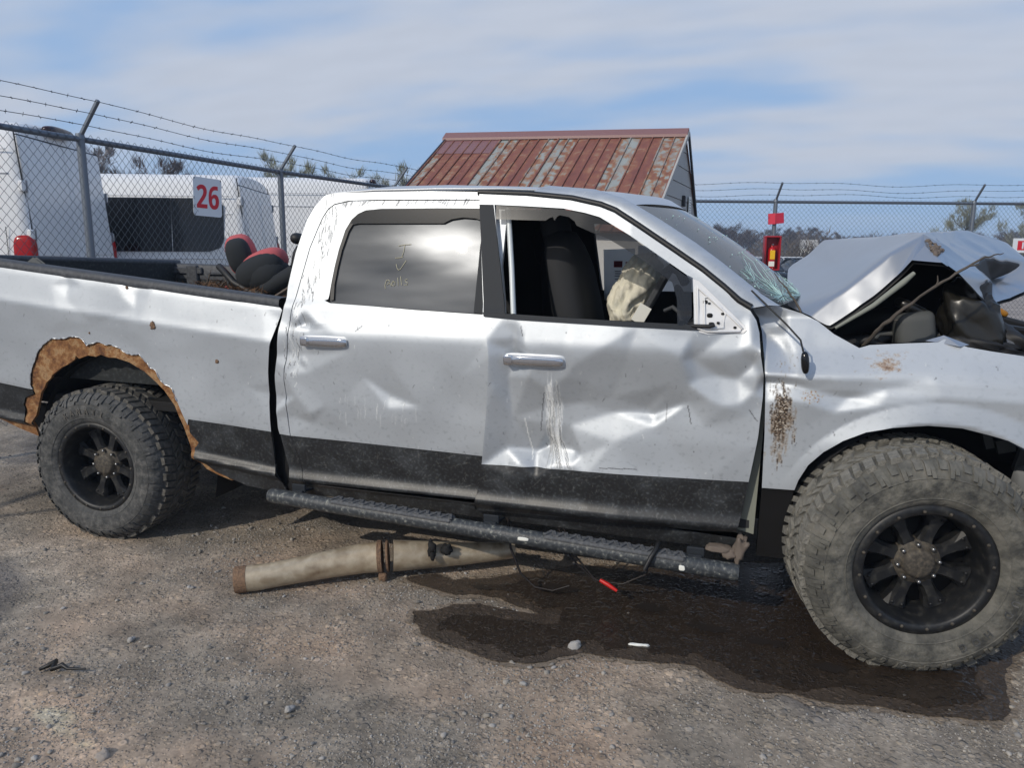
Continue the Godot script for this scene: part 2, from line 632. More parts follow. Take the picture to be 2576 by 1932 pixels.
func materials() -> void:
	paint_textures()
	mk("plain_silver", Color(0.76, 0.775, 0.79), 0.42, 0.45)
	mk("hood_silver", Color(0.67, 0.68, 0.695), 0.30, 0.75)
	mk("white_paint", Color(0.86, 0.86, 0.86), 0.35)
	mk("van_white", Color(0.88, 0.885, 0.89), 0.3)
	mk("black_plastic", Color(0.09, 0.09, 0.095), 0.55)
	mk("gloss_black", Color(0.06, 0.06, 0.065), 0.18)
	mk("trim_grey", Color(0.15, 0.165, 0.185), 0.6, 0.0, 0.35)
	mk("rubber_seal", Color(0.07, 0.07, 0.075), 0.5)
	mk("void_black", Color(0.05, 0.05, 0.055), 0.8)
	mk("underbody", Color(0.12, 0.11, 0.10), 0.85)
	mk("chrome", Color(0.82, 0.82, 0.83), 0.07, 1.0)
	mk("steel", Color(0.55, 0.56, 0.58), 0.4, 0.8)
	mk("galvanised", Color(0.44, 0.47, 0.51), 0.5, 0.55)
	mk("wire", Color(0.27, 0.30, 0.34), 0.6, 0.3)
	mk("hinge_dirt", Color(0.50, 0.51, 0.47), 0.7)
	mk("dark_wire", Color(0.20, 0.22, 0.26), 0.5, 0.4)
	mk("lug_steel", Color(0.62, 0.62, 0.62), 0.3, 0.9)
	mk("red_plastic", Color(0.70, 0.05, 0.07), 0.3)
	mk("lamp_red", Color(0.62, 0.02, 0.03), 0.15)
	mk("lamp_dark", Color(0.16, 0.03, 0.05), 0.15)
	mk("red_paint", Color(0.62, 0.06, 0.12), 0.45)
	mk("sign_red", Color(0.80, 0.10, 0.18), 0.5)
	mk("pink_red", Color(0.80, 0.16, 0.27), 0.6)
	mk("sign_white", Color(0.86, 0.88, 0.90), 0.4)
	mk("yellow", Color(0.92, 0.72, 0.06), 0.5)
	mk("paper", Color(0.90, 0.90, 0.87), 0.8)
	mk("interior", Color(0.17, 0.175, 0.185), 0.85)
	mk("dash", Color(0.24, 0.25, 0.265), 0.7)
	mk("seat_red", Color(0.70, 0.34, 0.35), 0.9)
	mk("seat_dark", Color(0.13, 0.145, 0.16), 0.9)
	mk("chalk", Color(0.74, 0.72, 0.62), 0.9)
	mk("thin_paper", Color(0.90, 0.90, 0.87), 0.8)
	M.thin_paper.backlight_enabled = true
	M.thin_paper.backlight = Color(0.9, 0.9, 0.9)
	mk("engine_grey", Color(0.30, 0.31, 0.31), 0.7)
	mk("inner_fender", Color(0.11, 0.11, 0.115), 0.6)
	mk("soot_gloss", Color(0.13, 0.125, 0.11), 0.32)
	mk("orange", Color(0.62, 0.42, 0.10), 0.5)
	mk("wood", Color(0.42, 0.38, 0.35), 0.9)
	mk("cable_red", Color(0.75, 0.10, 0.08), 0.45)
	mk("cable_dark", Color(0.10, 0.07, 0.06), 0.5)
	mk("steel_white", Color(0.80, 0.82, 0.82), 0.45, 0.1)
	mk("siding", Color(0.66, 0.655, 0.64), 0.7)
	mk("fascia", Color(0.50, 0.36, 0.35), 0.5)
	mk("crack", Color(0.72, 0.86, 0.84), 0.4)
	mk("print_red", Color(0.62, 0.28, 0.30), 0.8)
	mk("print_grey", Color(0.55, 0.55, 0.57), 0.8)
	mk("oil", Color(0.17, 0.15, 0.135), 0.35)
	mk("grass", Color(0.22, 0.28, 0.11), 0.95)
	mk("leaf_litter", Color(0.34, 0.25, 0.17), 0.95)
	mk("can", Color(0.72, 0.30, 0.30), 0.3, 0.5)
	# rust and metal
	tri_mat("rust_flange", ramp_tex(41, 0.012, 5, [0.0, 0.3, 0.5, 0.7, 1.0], [Color(0.27, 0.17, 0.12), Color(0.45, 0.30, 0.18), Color(0.54, 0.38, 0.23), Color(0.63, 0.51, 0.37), Color(0.42, 0.27, 0.16)], 512, 0.75), 1.4, 0.92)
	tri_mat("airbag_cloth", ramp_tex(42, 0.008, 4, [0.0, 0.3, 0.6, 1.0], [Color(0.74, 0.735, 0.68), Color(0.82, 0.805, 0.735), Color(0.86, 0.84, 0.77), Color(0.84, 0.825, 0.77)]), 3.0, 0.95)
	tri_mat("pipe_tan", ramp_tex(43, 0.01, 5, [0.0, 0.25, 0.5, 0.7, 1.0], [Color(0.46, 0.38, 0.30), Color(0.60, 0.54, 0.45), Color(0.69, 0.63, 0.54), Color(0.76, 0.71, 0.62), Color(0.62, 0.57, 0.49)]), 2.2, 0.42, 0.3)
	tri_mat("pipe_rust", ramp_tex(44, 0.02, 5, [0.0, 0.4, 0.7, 1.0], [Color(0.31, 0.25, 0.21), Color(0.43, 0.34, 0.27), Color(0.53, 0.42, 0.32), Color(0.40, 0.32, 0.26)]), 6.0, 0.85)
	# tyres and wheels
	tri_mat("tyre_dust", ramp_tex(45, 0.012, 5, [0.0, 0.35, 0.55, 0.75, 1.0], [Color(0.17, 0.175, 0.175), Color(0.245, 0.25, 0.25), Color(0.31, 0.31, 0.305), Color(0.38, 0.375, 0.365), Color(0.46, 0.455, 0.44)], 512, 0.72), 2.4, 0.88)
	tri_mat("tyre_mud", ramp_tex(46, 0.010, 6, [0.0, 0.3, 0.5, 0.7, 1.0], [Color(0.15, 0.155, 0.155), Color(0.24, 0.24, 0.23), Color(0.345, 0.34, 0.315), Color(0.42, 0.41, 0.38), Color(0.50, 0.485, 0.455)], 512, 0.72), 1.3, 0.92)
	tri_mat("tread_dust", ramp_tex(47, 0.016, 4, [0.0, 0.5, 1.0], [Color(0.20, 0.195, 0.185), Color(0.34, 0.33, 0.31), Color(0.45, 0.435, 0.41)]), 3.0, 0.9)
	tri_mat("tread_mud", ramp_tex(48, 0.016, 4, [0.0, 0.5, 1.0], [Color(0.34, 0.335, 0.315), Color(0.44, 0.43, 0.40), Color(0.54, 0.525, 0.495)], 512, 0.7), 3.0, 0.92)
	tri_mat("rim_black", ramp_tex(49, 0.014, 4, [0.0, 0.5, 0.72, 1.0], [Color(0.055, 0.06, 0.07), Color(0.085, 0.09, 0.10), Color(0.15, 0.15, 0.145), Color(0.26, 0.25, 0.23)]), 3.0, 0.5)
	tri_mat("hub_mud", ramp_tex(50, 0.02, 4, [0.0, 0.5, 1.0], [Color(0.16, 0.15, 0.14), Color(0.28, 0.26, 0.23), Color(0.42, 0.38, 0.32)]), 5.0, 0.7)
	tri_mat("bar_black", ramp_tex(51, 0.03, 5, [0.0, 0.55, 0.72, 0.85, 1.0], [Color(0.15, 0.165, 0.18), Color(0.22, 0.235, 0.25), Color(0.34, 0.35, 0.35), Color(0.55, 0.55, 0.51), Color(0.64, 0.64, 0.60)]), 2.5, 0.5)
	tri_mat("pad_rubber", ramp_tex(52, 0.03, 4, [0.0, 0.6, 1.0], [Color(0.25, 0.26, 0.275), Color(0.34, 0.345, 0.355), Color(0.45, 0.45, 0.44)]), 3.0, 0.8)
	tri_mat("dusty_black", ramp_tex(53, 0.02, 5, [0.0, 0.5, 1.0], [Color(0.06, 0.06, 0.06), Color(0.12, 0.115, 0.105), Color(0.22, 0.20, 0.18)]), 3.0, 0.8)
	tri_mat("bed_liner", ramp_tex(54, 0.03, 4, [0.0, 0.6, 1.0], [Color(0.07, 0.085, 0.09), Color(0.12, 0.135, 0.14), Color(0.25, 0.26, 0.26)]), 2.0, 0.75)
	tri_mat("rail_cap", ramp_tex(55, 0.02, 4, [0.0, 0.6, 1.0], [Color(0.17, 0.18, 0.20), Color(0.25, 0.26, 0.28), Color(0.34, 0.345, 0.35)]), 3.0, 0.6)
	rough_up("tyre_mud", 301, 0.03, 0.6)
	rough_up("tyre_dust", 302, 0.03, 0.3)
	rough_up("tread_mud", 303, 0.03, 0.6)
	rough_up("rust_flange", 304, 0.02, 0.7)
	rough_up("pipe_rust", 305, 0.03, 0.4)
	rough_up("bar_black", 306, 0.05, 0.15)
	# glass
	mk("door_glass", Color(0.375, 0.38, 0.385), 0.004, 0.5, 0.6)
	var g := mk("windscreen_glass", Color(0.05, 0.12, 0.15, 0.82), 0.08, 0.0, 0.34)
	g.transparency = BaseMaterial3D.TRANSPARENCY_ALPHA
	g = mk("visor_plastic", Color(0.035, 0.035, 0.04, 0.80), 0.1, 0.0, 0.6)
	g.transparency = BaseMaterial3D.TRANSPARENCY_ALPHA
	mk("van_glass", Color(0.035, 0.04, 0.05), 0.08, 0.0, 0.5)
	mk("car_glass", Color(0.04, 0.05, 0.07), 0.1)
	# rusty roof sheets: bare grey-blue zinc showing through red-brown
	var cols := [Color(0.36, 0.20, 0.17), Color(0.42, 0.245, 0.20), Color(0.47, 0.30, 0.21), Color(0.55, 0.565, 0.55), Color(0.60, 0.62, 0.61)]
	tri_mat("roof_red", ramp_tex(61, 0.008, 5, [0.0, 0.4, 0.7, 0.80, 1.0], [Color(0.42, 0.25, 0.215), Color(0.48, 0.29, 0.245), Color(0.52, 0.335, 0.25), Color(0.58, 0.43, 0.33), cols[3]]), 1.1, 0.65)
	tri_mat("roof_patchy", ramp_tex(62, 0.008, 5, [0.0, 0.42, 0.55, 0.60, 1.0], [Color(0.46, 0.29, 0.235), Color(0.52, 0.345, 0.25), Color(0.60, 0.46, 0.33), cols[3], cols[4]]), 1.3, 0.6)
	tri_mat("roof_grey", ramp_tex(63, 0.008, 5, [0.0, 0.36, 0.46, 0.50, 1.0], [Color(0.48, 0.30, 0.24), Color(0.54, 0.38, 0.28), Color(0.60, 0.46, 0.33), cols[3], cols[4]]), 1.2, 0.55)
	tri_mat("roof_new", ramp_tex(64, 0.01, 3, [0.0, 1.0], [Color(0.46, 0.32, 0.32), Color(0.51, 0.36, 0.35)]), 1.0, 0.4)
	tri_mat("bark", ramp_tex(65, 0.03, 4, [0.0, 1.0], [Color(0.22, 0.20, 0.18), Color(0.42, 0.39, 0.36)]), 0.5, 0.9)
	mk("twig_grey", Color(0.46, 0.43, 0.42), 0.95)  # lightened so the colour itself carries the distance haze
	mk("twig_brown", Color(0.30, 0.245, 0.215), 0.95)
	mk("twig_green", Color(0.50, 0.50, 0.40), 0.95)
	mk("scrub", Color(0.36, 0.31, 0.24), 0.95)
	for n in ["twig_grey", "twig_brown", "twig_green", "scrub"]:
		M[n].backlight_enabled = true
		M[n].backlight = Color(0.2, 0.2, 0.2)

# ------------------------------------------------------------------ ground
func gh(x: float, z: float) -> float:
	return GN.get_noise_2d(x, z) * 0.010 * clampf(absf(z - 0.0) * 0.6 + 0.35, 0, 1)
var GN: FastNoiseLite

func stain_sheet(outline: PackedVector2Array, lift: float) -> ArrayMesh:
	var cellz := 0.1
	var s2 := sb()
	for j in range(-11, 8):
		for i in range(-23, 9):
			var sq := PackedVector2Array([Vector2(i, j) * cellz, Vector2(i + 1, j) * cellz, Vector2(i + 1, j + 1) * cellz, Vector2(i, j + 1) * cellz])
			for q in Geometry2D.intersect_polygons(sq, outline):
				var ti := Geometry2D.triangulate_polygon(q)
				for k in range(0, ti.size(), 3):
					var ids := [ti[k], ti[k + 1], ti[k + 2]]
					if (q[ids[1]] - q[ids[0]]).cross(q[ids[2]] - q[ids[0]]) < 0: ids = [ti[k], ti[k + 2], ti[k + 1]]
					for id in ids:
						s2.set_uv(q[id] / 1.35)
						s2.set_normal(Vector3.UP)
						s2.add_vertex(Vector3(q[id].x, gh(q[id].x, q[id].y) + lift, q[id].y))
	return s2.commit()

func ground() -> void:
	GN = noise(71, 0.7, 3)
	var x0 := -9.0
	var z0 := -14.0
	var w := 19.0
	var h := 18.0
	# large patches
	var side := 1024
	var a := bytes(noise(72, 0.0055, 5), side, side, false)
	var b := bytes(noise(73, 0.016, 5), side, side, false)
	var c := bytes(noise(74, 0.06, 4), side, side, false)
	var o := PackedByteArray()
	o.resize(side * side * 3)
	for n in side * side:
		var px := x0 + (n % side) * w / side
		var pz := z0 + float(n / side) * h / side
		var k := a[n] / 255.0
		var q := b[n] / 255.0
		var r := c[n] / 255.0
		# reddish clay, grey stone dust, darker damp
		var red := clampf((k - 0.42) * 3.0, 0, 1) * clampf((q - 0.3) * 2.2, 0, 1)
		var v := 0.80 + (q - 0.5) * 0.30 + (r - 0.5) * 0.26
		var cr := v * lerpf(1.0, 1.04, red)
		var cg := v * lerpf(0.985, 0.955, red)
		var cb := v * lerpf(0.975, 0.90, red)
		if k < 0.42:
			var d := clampf((0.42 - k) * 3.0, 0, 0.25)
			cr *= 1 - d
			cg *= 1 - d * 0.95
			cb *= 1 - d * 0.8
		# wheel track swept across the foreground
		var tr := absf(pz - (1.35 + 0.32 * (px + 2.4)))
		if tr < 0.10 and px < -1.2 and px > -3.2:
			var s := (1.0 - tr / 0.10) * 0.10
			cr += s * 1.1
			cg += s
			cb += s * 0.9
		o[n * 3] = int(clampf(cr, 0, 1) * 255)
		o[n * 3 + 1] = int(clampf(cg, 0, 1) * 255)
		o[n * 3 + 2] = int(clampf(cb, 0, 1) * 255)
	var big := ImageTexture.create_from_image(Image.create_from_data(side, side, false, Image.FORMAT_RGB8, o))
	# fine gravel grain and its relief
	side = 1024
	var fine := bytes(noise(75, 0.05, 5), side, side)
	var soft := bytes(noise(77, 0.010, 4), side, side)
	var layers := []
	for q in [[76, 0.030, 188], [81, 0.062, 170], [82, 0.13, 150]]:
		var pair := []
		for ret in [FastNoiseLite.RETURN_DISTANCE, FastNoiseLite.RETURN_CELL_VALUE]:
			var cell := FastNoiseLite.new()
			cell.noise_type = FastNoiseLite.TYPE_CELLULAR
			cell.fractal_type = FastNoiseLite.FRACTAL_NONE
			cell.cellular_return_type = ret
			cell.cellular_jitter = 1.0
			cell.frequency = q[1]
			cell.seed = q[0]
			cell.domain_warp_enabled = true
			cell.domain_warp_amplitude = 7.0
			cell.domain_warp_frequency = 0.06
			pair.append(bytes(cell, side, side))
		layers.append([pair[0], pair[1], q[2]])
	var al := PackedByteArray()
	al.resize(side * side * 3)
	var hm := PackedByteArray()
	hm.resize(side * side)
	for n in side * side:
		var f := fine[n] / 255.0
		var w2 := soft[n] / 255.0
		var hgt := f * 0.16 + w2 * 0.10
		var k := 174.0 + (f - 0.5) * 52 + (w2 - 0.5) * 40
		var tint := 0.0
		for li in 3:
			var ly: Array = layers[li]
			var cv: int = ly[1][n]
			if cv > ly[2] + (w2 - 0.5) * 90.0:
				var dd: float = 1.0 - ly[0][n] / (60.0 + (cv - ly[2]) * 0.7)
				if dd > 0.0:
					var s := minf(dd * 2.4, 1.0)
					hgt = maxf(hgt, 0.12 + s * [0.62, 0.40, 0.22][li])
					k = lerpf(k, 140.0 + ((cv * 37) % 90), s * 0.7)
					tint = ((cv * 53) % 100) / 100.0 - 0.5
		hm[n] = int(clampf(hgt, 0, 1) * 255)
		al[n * 3] = int(clampf(k * (1.0 + tint * 0.03), 0, 255))
		al[n * 3 + 1] = int(clampf(k * 0.948, 0, 255))
		al[n * 3 + 2] = int(clampf(k * (0.868 - tint * 0.05), 0, 255))
	var m := mk("gravel_ground", Color.WHITE, 0.95)
	m.albedo_texture = ImageTexture.create_from_image(Image.create_from_data(side, side, false, Image.FORMAT_RGB8, al))
	m.heightmap_enabled = true
	m.heightmap_scale = 0.9
	m.heightmap_texture = ImageTexture.create_from_image(Image.create_from_data(side, side, false, Image.FORMAT_L8, hm))
	m.detail_enabled = true
	m.detail_blend_mode = BaseMaterial3D.BLEND_MODE_MUL
	m.detail_albedo = big
	m.detail_uv_layer = BaseMaterial3D.DETAIL_UV_2
	M.gravel_albedo = m.albedo_texture
	var nx := 190
	var nz := 180
	var verts := PackedVector3Array()
	var norms := PackedVector3Array()
	var uv := PackedVector2Array()
	var uv2 := PackedVector2Array()
	var idx := PackedInt32Array()
	for j in nz + 1:
		for i in nx + 1:
			var x := x0 + w * i / nx
			var z := z0 + h * j / nz
			var y := gh(x, z)
			verts.append(Vector3(x, y, z))
			norms.append(Vector3(y - gh(x + 0.05, z), 0.05, y - gh(x, z + 0.05)).normalized())
			uv.append(Vector2(x, z) / 1.35)
			uv2.append(Vector2(float(i) / nx, float(j) / nz))
			if i < nx and j < nz:
				var s := j * (nx + 1) + i
				idx.append_array([s, s + 1, s + nx + 2, s, s + nx + 2, s + nx + 1])
	var arr := []
	arr.resize(Mesh.ARRAY_MAX)
	arr[Mesh.ARRAY_VERTEX] = verts
	arr[Mesh.ARRAY_NORMAL] = norms
	arr[Mesh.ARRAY_TEX_UV] = uv
	arr[Mesh.ARRAY_TEX_UV2] = uv2
	arr[Mesh.ARRAY_INDEX] = idx
	var am := ArrayMesh.new()
	am.add_surface_from_arrays(Mesh.PRIMITIVE_TRIANGLES, arr)
	tag(put("ground", am, m), "grey brown gravel yard under and in front of the pickup", "ground", "", "structure")
	# the yard beyond, out to the horizon
	var far := tri_mat("far_gravel", ramp_tex(78, 0.01, 5, [0.0, 0.4, 0.7, 1.0], [Color(0.48, 0.445, 0.42), Color(0.56, 0.525, 0.495), Color(0.62, 0.58, 0.54), Color(0.53, 0.52, 0.50)]), 0.12, 0.95, 0.0, true)
	var s2 := sb()
	for q in [[-700, -0.5, -38, -0.5], [-38, -0.5, -18, -0.03], [-18, -0.03, 300, -0.03]]:
		quad(s2, Vector3(-700, q[1], q[0]), Vector3(700, q[1], q[0]), Vector3(700, q[3], q[2]), Vector3(-700, q[3], q[2]))
	tag(put("yard_ground", fin(s2), far), "flat gravel yard running out to the far tree line", "ground", "", "structure")
	# a grass strip at the far right
	s2 = sb()
	quad(s2, Vector3(16, -0.47, -66), Vector3(120, -0.47, -66), Vector3(120, -0.47, -44), Vector3(13, -0.47, -44))
	tag(put("grass_verge", fin(s2), M.grass), "green grass strip beyond the right hand fence", "grass", "", "structure")
	# oil soaked ground: one dark sheet 4 mm above
	var out := pv([-2.047, -.021, -2.09, -.05, -2.074, -.079, -1.984, -.136, -1.874, -.104, -1.795, -.144, -1.714, -.183, -1.642, -.249, -1.556, -.319, -1.35, -.45, -1.1, -.52, -.9, -.62, -.4, -.8, .1, -.85, .5, -.7, .52, -.4, .40, -.2, .30, 0, .264, .139, .25, .25, .209, .32, .12, .35, .047, .359, -.06, .37, -.159, .36, -.3, .39, -.45, .38, -.555, .405, -.62, .403, -.694, .366, -.775, .293, -.877, .31, -.973, .323, -1.079, .332, -1.17, .335, -1.25, .388, -1.291, .444, -1.375, .472, -1.482, .489, -1.564, .472, -1.655, .438, -1.722, .422, -1.807, .391, -1.875, .312, -1.924, .23, -1.823, .186, -1.785, .126, -1.695, .085, -1.586, .09, -1.495, .10, -1.40, .085, -1.453, .066, -1.547, .04, -1.627, .005, -1.719, -.001, -1.819, .032, -1.954, .013])
	var fine_out := PackedVector2Array()
	var en := noise(79, 9.0, 4)
	for i in out.size():
		var p := out[i]
		var q := out[(i + 1) % out.size()]
		var mm := maxi(1, int(p.distance_to(q) / 0.012))
		for k in mm:
			var t := p.lerp(q, float(k) / mm)
			fine_out.append(t + Vector2(en.get_noise_2d(t.x, t.y), en.get_noise_2d(t.y + 9, t.x)) * 0.013)
	# a paler damp rim that the oil has crept into
	var damp := mk("damp_gravel", Color(0.70, 0.665, 0.635), 0.85)
	damp.albedo_texture = m.albedo_texture
	damp.heightmap_enabled = true
	damp.heightmap_scale = 0.9
	damp.heightmap_texture = m.heightmap_texture
	var rim_out := PackedVector2Array()
	var rn := noise(83, 16.0, 4)
	for q in Geometry2D.offset_polygon(fine_out, 0.022):
		if q.size() > rim_out.size(): rim_out = q
	for i in rim_out.size():
		rim_out[i] += Vector2(rn.get_noise_2d(rim_out[i].x, rim_out[i].y), rn.get_noise_2d(rim_out[i].y + 5, rim_out[i].x)) * 0.03
	tag(put("damp_edge", stain_sheet(rim_out, 0.003), damp), "damp brown edge round the oil stain", "oil stain", "", "structure")
	var oil := mk("oily_gravel", Color(0.40, 0.365, 0.34), 0.45)
	oil.albedo_texture = m.albedo_texture
	oil.heightmap_enabled = true
	oil.heightmap_scale = 0.7
	oil.heightmap_texture = m.heightmap_texture
	tag(put("oil_stain", stain_sheet(fine_out, 0.007), oil), "dark wet oil stain spreading over the gravel under the front of the pickup", "oil stain", "", "structure")
	# the wettest core, nearly black
	var core := mk("soaked_gravel", Color(0.29, 0.26, 0.24), 0.30)
	core.albedo_texture = m.albedo_texture
	core.heightmap_enabled = true
	core.heightmap_scale = 0.45
	core.heightmap_texture = m.heightmap_texture
	var cn := noise(84, 5.0, 4)
	for q in Geometry2D.offset_polygon(fine_out, -0.075):
		if absf(q[0].x) > 5.0 or q.size() < 12: continue
		for i in q.size():
			q[i] += Vector2(cn.get_noise_2d(q[i].x, q[i].y), cn.get_noise_2d(q[i].y + 5, q[i].x)) * 0.07
		var parts := Geometry2D.intersect_polygons(q, fine_out)
		for pp in parts:
			if pp.size() > 12 and not Geometry2D.is_polygon_clockwise(pp): tag(put("soaked_core", stain_sheet(pp, 0.0095), core), "wettest blackest part in the middle of the oil stain", "oil stain", "", "structure")
	# black glistening pools inside it
	for p in [[-1.40, -0.16, 0.10, 0.04], [-0.72, 0.0, 0.12, 0.03], [-0.52, 0.05, 0.10, 0.025], [-0.98, -0.10, 0.07, 0.035], [-1.72, -0.06, 0.05, 0.02], [-0.3, 0.17, 0.08, 0.03]]:
		s2 = sb()
		var nn := 90
		for k in nn:
			var tri_ := [Vector2(p[0], p[1])]
			for kk in [k, k + 1]:
				var an: float = TAU * (kk % nn) / nn
				var rr: float = 0.85 + 0.9 * en.get_noise_2d(cos(an) * 0.10 + p[0], sin(an) * 0.10 + p[1])
				tri_.append(Vector2(p[0] + cos(an) * p[2] * rr, p[1] + sin(an) * p[3] * rr))
			for v in tri_:
				s2.set_normal(Vector3.UP)
				s2.add_vertex(Vector3(v.x, gh(v.x, v.y) + 0.013, v.y))
		tag(put("oil_pool", s2.commit(), M.oil), "black pool of oil within the dark stain", "oil stain", "", "structure")
	# loose stones, nobody could count them
	var sm := sb()
	lump(sm, Vector3.ZERO, Vector3(1, 0.55, 0.8), Basis(), 0.75, 0.9, 0.9, 7, 5)
	var stone := fin(sm)
	var smat := mk("stone", Color.WHITE, 0.92)
	smat.vertex_color_use_as_albedo = true
	stone.surface_set_material(0, smat)
	rng.seed = 5
	var mmesh := MultiMesh.new()
	mmesh.transform_format = MultiMesh.TRANSFORM_3D
	mmesh.use_colors = true
	mmesh.mesh = stone
	mmesh.instance_count = 60000
	var dn := noise(80, 0.9, 3)
	var k := 0
	while k < 60000:
		var near := rng.randf() < 0.72
		var x := rng.randf_range(-3.6, 0.9) if near else rng.randf_range(-6.2, 5.0)
		var z := rng.randf_range(-0.6, 2.1) if near else rng.randf_range(-9.0, 1.6)
		if rng.randf() > 0.35 + dn.get_noise_2d(x, z) * 1.3: continue
		var inoil := Geometry2D.is_point_in_polygon(Vector2(x, z), fine_out)
		if inoil and rng.randf() < 0.6: continue
		var s := 0.0012 + 0.0038 * pow(rng.randf(), 3.0)
		if rng.randf() < 0.012: s = rng.randf_range(0.006, 0.013)
		var bs := Basis.from_euler(Vector3(rng.randf_range(-0.3, 0.3), rng.randf() * TAU, rng.randf_range(-0.3, 0.3))).scaled(Vector3(s, s, s) * rng.randf_range(0.8, 1.2))
		mmesh.set_instance_transform(k, Transform3D(bs, Vector3(x, gh(x, z) + s * 0.25, z)))
		var v := rng.randf_range(0.15, 0.36)
		if inoil: v *= 0.45
		var warm := rng.randf_range(0.0, 0.12)
		mmesh.set_instance_color(k, Color(v * (1.05 + warm * 0.6), v, v * (0.95 - warm)))
		k += 1
	var mi := MultiMeshInstance3D.new()
	mi.name = "loose_stones"
	mi.multimesh = mmesh
	add_child(mi)
	tag(mi, "loose grey and tan pebbles scattered over the gravel", "pebbles", "", "stuff")

# ------------------------------------------------------------------ wheels
func pblock(st: SurfaceTool, a0: float, a1: float, r0: float, r1: float, z0: float, z1: float, skew := 0.0) -> void:
	var p := func(a: float, r: float, z: float) -> Vector3: return Vector3(r * cos(a), r * sin(a), z)
	var d := (a1 - a0) * 0.12
	var q := [p.call(a0, r0, z0), p.call(a1, r0, z0), p.call(a1 + skew, r0, z1), p.call(a0 + skew, r0, z1),
		p.call(a0 + d, r1, z0 + 0.002), p.call(a1 - d, r1, z0 + 0.002), p.call(a1 - d + skew, r1, z1 - 0.002), p.call(a0 + d + skew, r1, z1 - 0.002)]
	st.set_smooth_group(-1)
	quad(st, q[4], q[5], q[6], q[7])
	for k in 4:
		var k2 := (k + 1) % 4
		quad(st, q[k], q[k2], q[k2 + 4], q[k + 4])

const SIDE := [0.228, -0.012, 0.236, 0.004, 0.252, 0.014, 0.28, 0.022, 0.315, 0.024, 0.345, 0.016, 0.368, -0.002, 0.384, -0.026, 0.391, -0.055]
func side_z(r: float) -> float:
	for i in range(0, SIDE.size() - 2, 2):
		if r < SIDE[i + 2]: return lerpf(SIDE[i + 1], SIDE[i + 3], (r - SIDE[i]) / (SIDE[i + 2] - SIDE[i]))
	return -0.05

